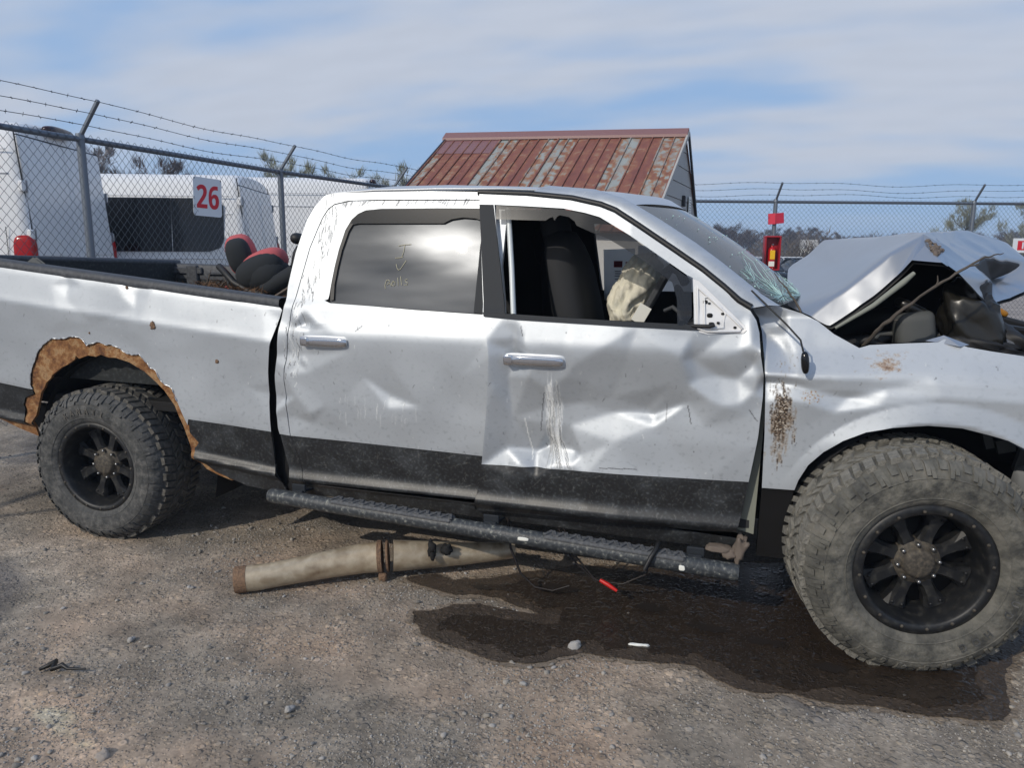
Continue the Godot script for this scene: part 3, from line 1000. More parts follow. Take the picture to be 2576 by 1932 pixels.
func wheel(n: String, label: String, at: Vector3, grow: float, steer: float, camber: float, spin: float, tyre: Material, tread: Material, words: String, word_at: float, far := false) -> void:
	var w := Node3D.new()
	w.name = n
	TR.add_child(w, true)
	w.position = at - TB
	w.basis = Basis(Vector3.UP, steer) * Basis(Vector3.RIGHT, camber)
	if far: w.basis = Basis(Vector3.UP, PI) * w.basis
	w.set_meta("label", label)
	var st := sb()
	var prof := []
	for i in range(0, SIDE.size(), 2): prof.append(Vector2(SIDE[i], SIDE[i + 1]))
	for q in [[0.395, -0.10], [0.397, -0.16], [0.395, -0.23], [0.388, -0.275], [0.372, -0.295], [0.33, -0.315], [0.28, -0.318], [0.235, -0.30]]: prof.append(Vector2(q[0], q[1]))
	lathe(st, prof, 96)
	# fine rib lines on the sidewall
	for r in [0.262, 0.332]:
		lathe(st, [Vector2(r - 0.003, side_z(r - 0.003) - 0.001), Vector2(r - 0.001, side_z(r) + 0.0025), Vector2(r + 0.001, side_z(r) + 0.0025), Vector2(r + 0.003, side_z(r + 0.003) - 0.001)], 96)
	# sidewall biters: split wedges reaching down from the shoulder
	var N := 30
	for k in N:
		var a := TAU * k / N + spin
		var s := TAU / N
		for w2 in [[0.06, 0.24, 0.336 if k % 2 else 0.350], [0.30, 0.48, 0.345 if k % 2 else 0.338], [0.60, 0.90, 0.362]]:
			var rows := []
			for rr in [w2[2], 0.362, 0.378, 0.392]:
				if rr < w2[2]: continue
				rows.append(rr)
			for i in rows.size() - 1:
				var r0: float = rows[i]
				var r1: float = rows[i + 1]
				var t0: float = (r0 - 0.336) / 0.056 * 0.05 * (1 if w2[0] < 0.2 else -1)
				var t1: float = (r1 - 0.336) / 0.056 * 0.05 * (1 if w2[0] < 0.2 else -1)
				var q := []
				for e in [[w2[0], r0, t0], [w2[1], r0, t0], [w2[1], r1, t1], [w2[0], r1, t1]]:
					var an: float = a + (e[0] + e[2]) * s
					q.append(Vector3(e[1] * cos(an), e[1] * sin(an), side_z(e[1])))
				var up := Vector3(0, 0, 0.010)
				st.set_smooth_group(-1)
				quad(st, q[0] + up, q[3] + up, q[2] + up, q[1] + up)
				for e in 4:
					quad(st, q[e], q[(e + 1) % 4], q[(e + 1) % 4] + up, q[e] + up)
	var ty := put("tyre", fin(st), tyre, w)
	ty.scale = Vector3.ONE * grow
	# tread blocks
	st = sb(false)
	for k in N:
		var a := TAU * k / N + spin
		var s := TAU / N
		pblock(st, a + 0.02 * s, a + 0.52 * s, 0.384, 0.4035, -0.100, -0.022, 0.15 * s)
		pblock(st, a + 0.57 * s, a + 0.97 * s, 0.384, 0.4035, -0.100, -0.034, 0.15 * s)
		pblock(st, a + 0.10 * s, a + 0.62 * s, 0.388, 0.4035, -0.155, -0.108, -0.35 * s)
		pblock(st, a + 0.68 * s, a + 0.98 * s, 0.388, 0.4035, -0.150, -0.112, -0.35 * s)
		pblock(st, a + 0.30 * s, a + 0.85 * s, 0.388, 0.407, -0.208, -0.163, 0.3 * s)
		pblock(st, a + 0.04 * s, a + 0.50 * s, 0.384, 0.406, -0.290, -0.215, -0.2 * s)
		pblock(st, a + 0.58 * s, a + 0.92 * s, 0.384, 0.406, -0.280, -0.215, -0.2 * s)
	put("tread", fin(st), tread, w).scale = Vector3.ONE * grow
	# raised lettering
	if words:
		var font := SystemFont.new()
		font.font_names = PackedStringArray(["Droid Sans"])
		font.font_weight = 700
		var t := 0
		var lt := sb()
		for ch in words:
			var an: float = word_at - (t - (words.length() - 1) * 0.5) * 0.155
			t += 1
			if ch == " ": continue
			var tm := TextMesh.new()
			tm.text = ch
			tm.font = font
			tm.font_size = 48
			tm.pixel_size = 0.00078
			tm.depth = 0.005
			tm.curve_step = 4.0
			var bs := Basis(Vector3.BACK, an - PI / 2)
			lt.append_from(tm, 0, Transform3D(bs, Vector3(cos(an) * 0.296, sin(an) * 0.296, 0.0245)))
		put("raised_lettering", lt.commit(), tread if words == "KANATI" else M.tyre_dust, w).scale = Vector3.ONE * grow
	# rim: ring, deep barrel, spoke disc
	st = sb()
	lathe(st, [Vector2(0.236 * grow + 0.004, -0.02), Vector2(0.236 * grow, 0.0), Vector2(0.231, 0.006), Vector2(0.213, 0.006), Vector2(0.206, -0.002), Vector2(0.202, -0.035), Vector2(0.188, -0.085), Vector2(0.183, -0.14), Vector2(0.183, -0.29), Vector2(0.0, -0.29)], 72)
	put("rim", fin(st), M.rim_black, w)
	for k in 8:
		var a := TAU * (k + 0.5) / 8 + spin * 0.7
		st = sb(false)
		var b := Basis(Vector3.BACK, a)
		var hw0 := 0.020
		var hw1 := 0.027
		var z0 := -0.088
		var q := []
		for e in [[0.066, 0.033], [0.100, 0.0235], [0.140, 0.026], [0.186, 0.043]]:
			q.append([b * Vector3(e[0], -e[1], z0), b * Vector3(e[0], -e[1] * 0.62, z0 + 0.016), b * Vector3(e[0], e[1] * 0.62, z0 + 0.016), b * Vector3(e[0], e[1], z0), b * Vector3(e[0], e[1], z0 - 0.035), b * Vector3(e[0], -e[1], z0 - 0.035)])
		for i in 3:
			for e in 6:
				quad(st, q[i][e], q[i + 1][e], q[i + 1][(e + 1) % 6], q[i][(e + 1) % 6])
		for sgn in [-0.45, 0.45]:
			lathe(st, [Vector2(0.0, 0.004), Vector2(0.005, 0.004), Vector2(0.006, 0.0)], 8, b * Vector3(0.172, sgn * 0.04, z0 + 0.016))
		put("spoke", fin(st), M.rim_black, w)
	st = sb()
	lathe(st, [Vector2(0.0, -0.045), Vector2(0.040, -0.046), Vector2(0.052, -0.050), Vector2(0.056, -0.066), Vector2(0.060, -0.070), Vector2(0.080, -0.072), Vector2(0.084, -0.085), Vector2(0.084, -0.12)], 48)
	put("hub", fin(st), M.hub_mud, w)
	for k in 8:
		var a := TAU * k / 8 + spin * 0.7 + 0.03
		st = sb()
		lathe(st, [Vector2(0.0, -0.052), Vector2(0.005, -0.053), Vector2(0.0075, -0.057), Vector2(0.0075, -0.075)], 10, Vector3(cos(a) * 0.071, sin(a) * 0.071, 0))
		put("lug_nut", fin(st), M.lug_steel, w)
	for k in 16:
		var a := TAU * k / 16 + spin
		st = sb()
		lathe(st, [Vector2(0.0, 0.012), Vector2(0.004, 0.0115), Vector2(0.0065, 0.008), Vector2(0.0065, 0.004)], 8, Vector3(cos(a) * 0.221, sin(a) * 0.221, 0))
		put("rim_bolt", fin(st), M.hub_mud, w)
	st = sb()
	lathe(st, [Vector2(0.0, -0.132), Vector2(0.181, -0.132), Vector2(0.182, -0.20)], 40)
	put("brake_disc", fin(st), M.void_black, w)

# ------------------------------------------------------------------ the truck
func sub(n: String, mesh: Mesh, mat: Material, parent: Node3D) -> MeshInstance3D:
	return put(n, mesh, mat, parent)

func strip(line: Array, w: float, d: float, zf: Callable, lift := 0.0) -> ArrayMesh:
	# a flat moulding along a polyline on the side
	var st := sb(false)
	for i in line.size() - 1:
		var a: Vector2 = line[i]
		var b: Vector2 = line[i + 1]
		var n := (b - a).orthogonal().normalized() * w * 0.5
		var q := [a - n, b - n, b + n, a + n]
		var f := []
		for p in q: f.append(Vector3(p.x, p.y, zf.call(p.x, p.y) + lift + d))
		quad(st, f[0], f[3], f[2], f[1])
		for e in 4:
			var e2 := (e + 1) % 4
			quad(st, f[e], f[e2], f[e2] - Vector3(0, 0, d), f[e] - Vector3(0, 0, d))
	return fin(st)

func spots(st: SurfaceTool, line: Array, zf: Callable, r: float) -> void:
	for i in line.size(): line[i] = Vector3(line[i].x, line[i].y, zf.call(line[i].x, line[i].y) + r * 0.4)
	tube(st, line, r, 5)

func handle(parent: Node3D, c: Vector3, w: float) -> void:
	var st := sb()
	# recessed cup plate, then the bowed chrome grip with its keyed end
	lump(st, c + Vector3(0, 0, -0.004), Vector3(w * 0.5 + 0.006, 0.029, 0.010), Basis(), 0.35)
	sub("handle_cup", fin(st), M.plain_silver, parent)
	st = sb()
	lump(st, c + Vector3(0.012, 0.0, 0.012), Vector3(w * 0.44, 0.021, 0.016), Basis(), 0.45)
	lump(st, c + Vector3(-w * 0.43, 0.0, 0.010), Vector3(0.022, 0.022, 0.013), Basis(), 0.4)
	sub("handle", fin(st), M.chrome, parent)

func bed() -> void:
	var outer := pv([-4.93, 1.459, -4.401, 1.396, -3.976, 1.354, -3.585, 1.316, -3.232, 1.283, -2.97, 1.257, -2.714, 1.232, -2.702, 1.222, -2.755, 1.052, -2.774, .934, -2.782, .786, -2.779, .645,
		-3.004, .659, -3.253, .671, -3.262, .64, -3.27, .658, -3.282, .689, -3.310, .758, -3.330, .819, -3.37, .835, -3.400, .861, -3.405, .88, -3.422, .907, -3.45, .915, -3.474, .943, -3.516, .983, -3.56, .978, -3.611, .987, -3.63, 1.005, -3.684, 1.023, -3.72, 1.02, -3.780, 1.034, -3.81, 1.022, -3.844, 1.012, -3.862, 1.035, -3.878, 1.046, -3.927, 1.056, -3.97, 1.046, -4.011, 1.041, -4.06, 1.038, -4.097, 1.025, -4.157, .982, -4.185, .940, -4.238, .855, -4.251, .787, -4.245, .760, -4.276, .762, -4.48, .784, -4.93, .838])
	var b := tpart("bed_side", sheet(outer, bed_z, 0.015, [], 0.006), M.silver_paint)
	# ragged curl of bare bright metal along the tear
	var tear := []
	rng.seed = 61
	for i in range(17, outer.size() - 4):
		var p := outer[i]
		var q := outer[i + 1]
		var mm := maxi(1, int(p.distance_to(q) / 0.012))
		for k in mm:
			var w := p.lerp(q, float(k) / mm) + Vector2(rng.randf_range(-1, 1), rng.randf_range(-1, 1)) * 0.003
			tear.append(Vector3(w.x, w.y, bed_z(w.x, w.y) + rng.randf_range(-0.001, 0.004)))
	var tr := []
	for i in tear.size(): tr.append(rng.randf_range(0.0006, 0.0042))
	sub("torn_edge", tb(tear, tr, 5, false), M.hood_silver, b)
	var band_r := pv([-2.779, .643, -3.004, .657, -3.250, .669, -3.255, .602, -3.24, .585, -3.211, .553, -3.225, .535, -3.241, .522, -3.233, .465, -3.2, .44, -3.184, .428, -3.147, .403, -2.966, .344, -2.85, .336, -2.736, .340, -2.757, .382, -2.778, .477])
	sub("black_band", sheet(band_r, offs(bed_z, 0.0015), 0.015, [], 0.012), M.black_band, b)
	var band_l := pv([-4.247, .756, -4.239, .737, -4.307, .711, -4.331, .670, -4.325, .65, -4.333, .609, -4.316, .557, -4.40, .560, -4.545, .600, -4.7, .65, -4.93, .68, -4.93, .836, -4.48, .782, -4.276, .760])
	sub("black_band", sheet(band_l, offs(bed_z, 0.0015), 0.015, [], 0.012), M.black_band, b)
	# the torn wheel lip: rusty inner sheet behind the ripped outer skin
	var rust_o := pv([-3.06, .36, -3.15, .42, -3.19, .56, -3.23, .72, -3.28, .86, -3.36, .94, -3.45, 1.01, -3.6, 1.045, -3.75, 1.075, -3.95, 1.09, -4.12, 1.06, -4.22, .99, -4.27, .87, -4.29, .78, -4.36, .72, -4.37, .62, -4.55, .595, -4.56, .575, -4.43, .525, -4.298, .490,
		-4.298, .506, -4.290, .551, -4.265, .614, -4.216, .704, -4.195, .745, -4.163, .776, -4.15, .80, -4.110, .829, -4.10, .845, -4.026, .891, -3.99, .905, -3.937, .936, -3.93, .955, -3.91, .94, -3.852, .960, -3.80, .955, -3.771, .968, -3.72, .955, -3.674, .956, -3.589, .937, -3.499, .895, -3.439, .851, -3.388, .808, -3.331, .733, -3.294, .632, -3.274, .543, -3.252, .463, -3.206, .409, -3.147, .385])
	sub("rusty_wheel_lip", sheet(rust_o, offs(bed_z, -0.006), 0.015, [], 0.014), M.rust_flange, b).set_meta("label", "bare rusty wheel lip behind torn bed skin")
	var st := sb()
	for p in [[-3.41, 1.129, 0.016], [-3.055, 0.970, 0.010], [-3.584, 1.305, 0.008], [-3.818, 1.076, 0.005]]:
		st = sb()
		lump(st, Vector3(p[0], p[1], bed_z(p[0], p[1]) + 0.001), Vector3(p[2], p[2] * 1.15, 0.004), Basis(), 0.9, 0.7, 60, 16, 8)
		sub("rust_hole", fin(st), M.pipe_rust, b)
	# wheelhouse
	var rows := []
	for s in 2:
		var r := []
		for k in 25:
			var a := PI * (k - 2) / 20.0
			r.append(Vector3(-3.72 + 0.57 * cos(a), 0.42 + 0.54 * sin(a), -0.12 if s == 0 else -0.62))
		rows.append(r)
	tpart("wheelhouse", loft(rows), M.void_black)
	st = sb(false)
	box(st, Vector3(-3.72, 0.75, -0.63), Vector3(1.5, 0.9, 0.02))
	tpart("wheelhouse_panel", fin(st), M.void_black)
	# rail cap
	var line := []
	for x in [-4.93, -4.41, -3.8, -3.2, -2.72]:
		line.append(x)
	rows = []
	for p in [[-0.086, -0.006], [-0.083, 0.006], [-0.088, 0.030], [-0.105, 0.038], [-0.16, 0.038], [-0.175, 0.02], [-0.175, -0.06]]:
		var r := []
		for x in line: r.append(Vector3(x, bedtop(x) + p[1], p[0]))
		rows.append(r)
	tpart("bed_rail_cap", loft(rows), M.rail_cap)
	# inner walls, floor, far side
	st = sb(false)
	var nb := func(x: float) -> float: return bedtop(x) + 0.01
	quad(st, Vector3(-4.89, 0.82, -0.17), Vector3(-2.76, 0.80, -0.17), Vector3(-2.76, nb.call(-2.76), -0.17), Vector3(-4.89, nb.call(-4.89), -0.17))
	quad(st, Vector3(-4.89, 0.82, -1.90), Vector3(-2.76, 0.80, -1.90), Vector3(-2.76, 1.25, -1.90), Vector3(-4.89, 1.36, -1.90))
	quad(st, Vector3(-4.89, 0.83, -0.17), Vector3(-2.76, 0.81, -0.17), Vector3(-2.76, 0.81, -1.90), Vector3(-4.89, 0.83, -1.90))
	quad(st, Vector3(-2.77, 0.80, -0.17), Vector3(-2.77, 0.80, -1.90), Vector3(-2.77, 1.25, -1.90), Vector3(-2.77, 1.24, -0.17))
	tpart("bed_liner", fin(st), M.bed_liner)
	rows = []
	for p in [[-1.895, -0.10], [-1.895, 0.0], [-1.905, 0.012], [-1.98, 0.012], [-1.995, 0.0], [-2.0, -0.03]]:
		var r := []
		for q in [[-4.93, 1.372], [-4.5, 1.362], [-3.9, 1.33], [-2.76, 1.25]]: r.append(Vector3(q[0], q[1] + p[1], p[0]))
		rows.append(r)
	tpart("bed_rail_cap", loft(rows), M.rail_cap)
	st = sb(false)
	box(st, Vector3(-4.72, 1.27, -1.885), Vector3(0.10, 0.20, 0.03), Basis(), 0.006)
	box(st, Vector3(-4.88, 1.33, -1.885), Vector3(0.5, 0.05, 0.02), Basis(), 0.006)
	box(st, Vector3(-4.5, 1.31, -1.885), Vector3(0.16, 0.02, 0.02), Basis(), 0.004)
	tpart("bed_rail_bracket", fin(st), M.rail_cap)
	st = sb(false)
	quad(st, Vector3(-4.93, 0.62, -2.02), Vector3(-2.76, 0.40, -2.02), Vector3(-2.76, 1.24, -2.0), Vector3(-4.89, 1.36, -2.0))
	tpart("far_bed_side", fin(st), M.plain_silver)
	st = sb(false)
	quad(st, Vector3(-4.93, .84, -0.06), Vector3(-4.93, 1.455, -0.10), Vector3(-4.93, 1.375, -1.99), Vector3(-4.93, .84, -2.02))
	var tg := tpart("tailgate", fin(st), M.plain_silver)
	st = sb(false)
	quad(st, Vector3(-4.885, .82, -0.16), Vector3(-4.885, 1.44, -0.16), Vector3(-4.885, 1.375, -1.93), Vector3(-4.885, .82, -1.93))
	quad(st, Vector3(-4.93, 1.455, -0.10), Vector3(-4.885, 1.44, -0.16), Vector3(-4.885, 1.375, -1.93), Vector3(-4.93, 1.375, -1.99))
	sub("tailgate_liner", fin(st), M.bed_liner, tg)
	sub("tailgate_cap", tb(p3([-4.91, 1.445, -0.12, -4.91, 1.385, -1.96]), 0.024, 10), M.rail_cap, tg)
	sub("tailgate_handle", bx(Vector3(-4.945, 1.2, -1.04), Vector3(0.02, 0.07, 0.25), 0.006), M.black_plastic, tg)
	for z in [-0.12, -1.96]:
		tpart("tail_lamp", bx(Vector3(-4.95, 1.15, z), Vector3(0.06, 0.38, 0.14), 0.02), M.lamp_red)
	tpart("rear_bumper", lm(Vector3(-5.05, 0.70, -1.04), Vector3(0.10, 0.10, 0.95), Basis(), 0.4), M.chrome)

func cab() -> void:
	# body corner behind the rear door with the rail above the doors
	var corner := pv([-1.70, 1.742, -2.05, 1.755, -2.40, 1.758, -2.525, 1.751, -2.558, 1.742, -2.602, 1.693, -2.633, 1.634, -2.655, 1.555, -2.672, 1.481, -2.682, 1.397, -2.689, 1.329, -2.687, 1.261, -2.695, 1.212, -2.707, 1.139, -2.714, 1.075, -2.724, .985, -2.738, .92, -2.743, .848, -2.744, .753, -2.741, .663, -2.735, .637,
		-2.679, .633, -2.687, .699, -2.691, .788, -2.692, .901, -2.686, .957, -2.678, .987, -2.662, 1.116, -2.653, 1.199, -2.641, 1.281, -2.621, 1.393, -2.602, 1.505, -2.575, 1.589, -2.555, 1.643, -2.532, 1.682, -2.501, 1.704, -2.425, 1.718, -2.261, 1.720, -2.049, 1.717, -1.70, 1.710])
	tpart("cab_corner_panel", sheet(corner, cab_z, 0.0125, [], 0.03), M.silver_paint)
	var low := pv([-2.735, .637, -2.679, .633, -2.662, .579, -2.630, .448, -2.616, .408, -2.58, .405, -1.60, .394, -0.62, .36, -0.62, .30, -1.6, .315, -1.87, .319, -2.509, .335, -2.680, .339, -2.694, .414, -2.711, .488, -2.726, .586])
	tpart("rocker_panel", sheet(low, offs(cab_z, -0.004), 0.015, [], 0.06), M.black_band)
	tpart("rocker_seam", strip([Vector2(-2.55, .398), Vector2(-2.2, .393), Vector2(-1.70, .386)], 0.004, 0.003, cab_z, -0.004), M.steel)
	# dark gap filler between bed and cab
	var st := sb(false)
	quad(st, Vector3(-2.83, 0.33, -0.12), Vector3(-2.66, 0.33, -0.12), Vector3(-2.66, 1.25, -0.13), Vector3(-2.83, 1.25, -0.13))
	tpart("cab_gap_filler", fin(st), M.rubber_seal)

	# rear door
	var rd := pv([-1.66, 1.706, -2.049, 1.712, -2.261, 1.715, -2.425, 1.713, -2.499, 1.699, -2.528, 1.678, -2.551, 1.640, -2.571, 1.587, -2.598, 1.503, -2.617, 1.392, -2.637, 1.280, -2.649, 1.198, -2.658, 1.115, -2.674, .987, -2.681, .957, -2.688, .901, -2.687, .788, -2.683, .699, -2.675, .633, -2.231, .628, -1.66, .617])
	var win := pv([-1.70, 1.673, -1.992, 1.678, -2.256, 1.679, -2.336, 1.673, -2.372, 1.658, -2.402, 1.632, -2.428, 1.584, -2.449, 1.496, -2.459, 1.419, -2.465, 1.342, -2.467, 1.294, -2.470, 1.276, -2.487, 1.270, -2.455, 1.259, -2.246, 1.251, -2.036, 1.240, -1.70, 1.229])
	var d := tpart("rear_door", sheet(rd, cab_z, 0.0125, [win], 0.02, 0.03), M.silver_paint)
	var band := pv([-1.66, .6155, -2.231, .6265, -2.674, .6315, -2.658, .579, -2.626, .450, -2.612, .413, -2.58, .411, -1.66, .420])
	sub("black_band", sheet(band, cab_z, 0.0125, [], 0.02), M.black_band, d)
	var glass := pv([-1.69, 1.677, -1.992, 1.682, -2.256, 1.683, -2.34, 1.677, -2.376, 1.662, -2.406, 1.636, -2.432, 1.586, -2.453, 1.497, -2.463, 1.419, -2.469, 1.342, -2.472, 1.27, -2.455, 1.255, -2.246, 1.247, -1.69, 1.225])
	var flat_z := func(x: float, y: float) -> float: return cab0(x, y)
	var lean := func(x: float, y: float) -> float: return -0.1 - (y - 1.27) * 0.3208 - 0.012
	sub("rear_window", sheet(glass, lean, 0.04, [], 0.0), M.door_glass, d)
	# black run around the glass
	sub("window_seal", strip([Vector2(-2.452, 1.272), Vector2(-2.458, 1.34), Vector2(-2.452, 1.419), Vector2(-2.442, 1.496), Vector2(-2.420, 1.582), Vector2(-2.395, 1.628), Vector2(-2.366, 1.652), Vector2(-2.330, 1.666), Vector2(-2.256, 1.672), Vector2(-1.70, 1.667)], 0.018, 0.008, lean, 0.002), M.rubber_seal, d)
	sub("window_divider", sheet(pv([-1.69, 1.60, -1.765, 1.60, -1.769, 1.513, -1.767, 1.235, -1.69, 1.232]), lean, 0.05, [], 0.004).duplicate(), M.trim_grey, d).position.z = 0.006
	var visor := pv([-1.70, 1.671, -1.992, 1.676, -2.256, 1.677, -2.336, 1.670, -2.368, 1.655, -2.398, 1.629, -2.41, 1.605, -2.366, 1.614, -1.948, 1.612, -1.914, 1.629, -1.86, 1.637, -1.80, 1.632, -1.76, 1.618, -1.70, 1.618])
	var vz := func(x: float, y: float) -> float: return -0.1 - (y - 1.27) * 0.3208 + 0.006 - (1.68 - y) * 0.12
	sub("window_visor", sheet(visor, vz, 0.03, [], 0.004), M.gloss_black, d)
	var wz := func(x: float, y: float) -> float: return lean.call(x, y) + 0.002
	st = sb()
	for w in [[-2.157,1.514,-2.126,1.519,-2.095,1.521],[-2.126,1.519,-2.128,1.488,-2.133,1.469],[-2.166,1.461,-2.145,1.462,-2.128,1.467],[-2.157,1.434,-2.151,1.418,-2.143,1.408,-2.134,1.413,-2.111,1.45],[-2.196,1.326,-2.2,1.344,-2.195,1.363,-2.187,1.366,-2.18,1.361,-2.182,1.349,-2.19,1.344],[-2.19,1.344,-2.178,1.352,-2.168,1.339,-2.166,1.352],[-2.158,1.362,-2.167,1.357,-2.167,1.345,-2.158,1.339,-2.15,1.345,-2.154,1.358,-2.163,1.354],[-2.142,1.376,-2.138,1.357,-2.135,1.341],[-2.129,1.381,-2.124,1.362,-2.118,1.343],[-2.094,1.371,-2.105,1.366,-2.104,1.36,-2.091,1.354,-2.092,1.346,-2.107,1.344]]:
		var l := []
		for i in range(0, w.size(), 2): l.append(Vector3(w[i], w[i + 1], wz.call(w[i], w[i + 1])))
		tube(st, l, 0.0015, 5)
	sub("chalk_writing", fin(st), M.chalk, d)
	handle(d, Vector3(-2.46, 1.088, cab_z(-2.46, 1.088)), 0.235)

	# front door, popped out at its rear edge
	var fo := pv([-1.784, 1.734, -1.776, 1.690, -1.742, 1.45, -1.708, 1.225, -1.682, 1.129, -1.671, 1.061, -1.677, .947, -1.688, .801, -1.701, .682, -1.713, .589, -1.504, .592, -1.351, .597, -1.252, .600, -.978, .604, -.616, .612, -.605, .693, -.592, .795, -.588, .875, -.584, .954, -.586, 1.038, -.601, 1.113, -.610, 1.192, -.624, 1.239, -.652, 1.280, -.690, 1.301, -.752, 1.353, -.837, 1.418, -.953, 1.494, -1.103, 1.591, -1.196, 1.649, -1.257, 1.673, -1.381, 1.701, -1.570, 1.722])
	var fw := pv([-1.711, 1.688, -1.566, 1.680, -1.408, 1.669, -1.315, 1.650, -1.253, 1.632, -1.130, 1.562, -1.009, 1.483, -.891, 1.406, -.868, 1.395, -.850, 1.205, -1.16, 1.212, -1.56, 1.224, -1.62, 1.226])
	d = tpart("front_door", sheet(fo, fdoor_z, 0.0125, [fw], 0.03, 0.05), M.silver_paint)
	var fband := pv([-1.714, .5875, -1.504, .5905, -1.351, .5955, -1.252, .5985, -.978, .6025, -.616, .6105, -.631, .494, -.651, .398, -.774, .385, -.974, .386, -1.254, .382, -1.55, .373, -1.754, .365, -1.731, .479])
	sub("black_band", sheet(fband, fdoor_z, 0.0125, [], 0.03), M.black_band, d)
	var bp := pv([-1.778, 1.69, -1.715, 1.688, -1.612, 1.236, -1.706, 1.238, -1.74, 1.45])
	sub("pillar_trim", sheet(bp, offs(fdoor_z, 0.003), 0.03, [], 0.006), M.trim_grey, d)
	var belt := pv([-1.709, 1.243, -1.159, 1.226, -.848, 1.219, -.822, 1.198, -1.551, 1.217, -1.703, 1.226])
	sub("belt_moulding", sheet(belt, offs(fdoor_z, 0.006), 0.03, [], 0.012), M.trim_grey, d)
	# window channel and broken wind deflector
	st = sb()
	var zi := func(x: float, y: float) -> float: return fdoor_z(x, y) - 0.03
	var l := []
	for p in [[-1.66, 1.67], [-1.645, 1.60], [-1.615, 1.42], [-1.585, 1.235]]: l.append(Vector3(p[0], p[1], zi.call(p[0], p[1])))
	tube(st, l, 0.012, 8)
	sub("window_channel", fin(st), M.steel_white, d)
	var vis := pv([-1.70, 1.684, -1.566, 1.676, -1.408, 1.665, -1.315, 1.646, -1.253, 1.628, -1.130, 1.558, -1.009, 1.479, -.895, 1.402, -.872, 1.39, -.862, 1.25, -.88, 1.215, -.913, 1.214, -.923, 1.317, -.945, 1.377, -.986, 1.405, -1.064, 1.460, -1.137, 1.505, -1.210, 1.545, -1.272, 1.568, -1.344, 1.598, -1.354, 1.615, -1.380, 1.633, -1.418, 1.641, -1.427, 1.637, -1.441, 1.619, -1.447, 1.634, -1.460, 1.631, -1.478, 1.619, -1.572, 1.622, -1.695, 1.627])
	sub("broken_window_visor", sheet(vis, offs(fdoor_z, 0.006), 0.02, [], 0.004), M.visor_plastic, d).set_meta("label", "broken smoked window visor with a jagged lower edge")
	# mirror mount without its mirror
	var sail := pv([-.868, 1.392, -.845, 1.384, -.668, 1.222, -.657, 1.203, -.667, 1.192, -.80, 1.184, -.828, 1.19, -.848, 1.215])
	var sp := sub("mirror_mount", sheet(sail, offs(fdoor_z, 0.004), 0.02, [], 0.006), M.white_paint, d)
	st = sb()
	var rim_ := [Vector2(-.848, 1.36), Vector2(-.70, 1.235), Vector2(-.672, 1.208), Vector2(-.68, 1.198), Vector2(-.80, 1.194), Vector2(-.835, 1.205), Vector2(-.848, 1.36)]
	var rr := []
	for p in rim_: rr.append(Vector3(p.x, p.y, fdoor_z(p.x, p.y) + 0.006))
	tube(st, rr, 0.0045, 6)
	rr = []
	for p in [[-.82, 1.32], [-.80, 1.325], [-.755, 1.285], [-.738, 1.262], [-.742, 1.21], [-.79, 1.205], [-.81, 1.22], [-.82, 1.32]]: rr.append(Vector3(p[0], p[1], fdoor_z(p[0], p[1]) + 0.007))
	tube(st, rr, 0.0035, 6)
	sp.add_child(named("mount_ridge", fin(st), M.white_paint), true)
	for p in [[-.815, 1.305, 0.009], [-.795, 1.255, 0.011], [-.786, 1.222, 0.011], [-.762, 1.228, 0.006], [-.748, 1.262, 0.006], [-.70, 1.212, 0.006], [-.80, 1.30, 0.005]]:
		st = sb()
		lump(st, Vector3(p[0], p[1], fdoor_z(p[0], p[1]) + 0.006), Vector3(p[2], p[2] * 0.8, 0.005), Basis(), 0.7, 0, 4, 10, 6)
		sp.add_child(named("bolt_hole", fin(st), M.void_black), true)
	st = sb()
	tube(st, [Vector3(-.90, 1.212, -0.085), Vector3(-.84, 1.215, -0.05), Vector3(-.79, 1.216, -0.045), Vector3(-.775, 1.222, -0.05)], 0.008, 7)
	sp.add_child(named("mirror_cable", fin(st), M.black_plastic), true)
	handle(d, Vector3(-1.475, 1.054, fdoor_z(-1.475, 1.054)), 0.255)
	# hinge pillar seen through the front gap
	st = sb(false)
	quad(st, Vector3(-.69, .40, -0.13), Vector3(-.585, .38, -0.12), Vector3(-.57, .93, -0.10), Vector3(-.66, .93, -0.12))
	quad(st, Vector3(-.66, .93, -0.12), Vector3(-.57, .93, -0.10), Vector3(-.59, 1.15, -0.20), Vector3(-.66, 1.15, -0.20))
	tpart("hinge_pillar", fin(st), M.hinge_dirt)
	st = sb()
	lump(st, Vector3(-.635, .325, -0.09), Vector3(0.022, 0.05, 0.03), Basis(Vector3.BACK, -0.3), 0.6, 0.9, 30, 22, 14)
	lump(st, Vector3(-.665, .30, -0.085), Vector3(0.028, 0.018, 0.02), Basis(), 0.6, 1.0, 34, 18, 12)
	lump(st, Vector3(-.72, .318, -0.09), Vector3(0.05, 0.012, 0.03), Basis(Vector3.BACK, -0.05), 0.5, 0.5, 20, 18, 10)
	tpart("torn_rocker_end", fin(st), M.wood)

	# A pillar from the roof to the cowl, with the black door seal
	var seal := p3([-1.80, 1.742, -0.25, -1.57, 1.733, -0.245, -1.381, 1.712, -0.24, -1.257, 1.684, -0.228, -1.196, 1.66, -0.22, -1.103, 1.602, -0.205, -.953, 1.505, -0.175, -.837, 1.429, -0.152, -.752, 1.364, -0.132, -.69, 1.312, -0.115, -.645, 1.288, -0.105])
	st = sb()
	tube(st, seal, 0.013, 8)
	tpart("door_seal", fin(st), M.rubber_seal)
	var outer := []
	var innerl := []
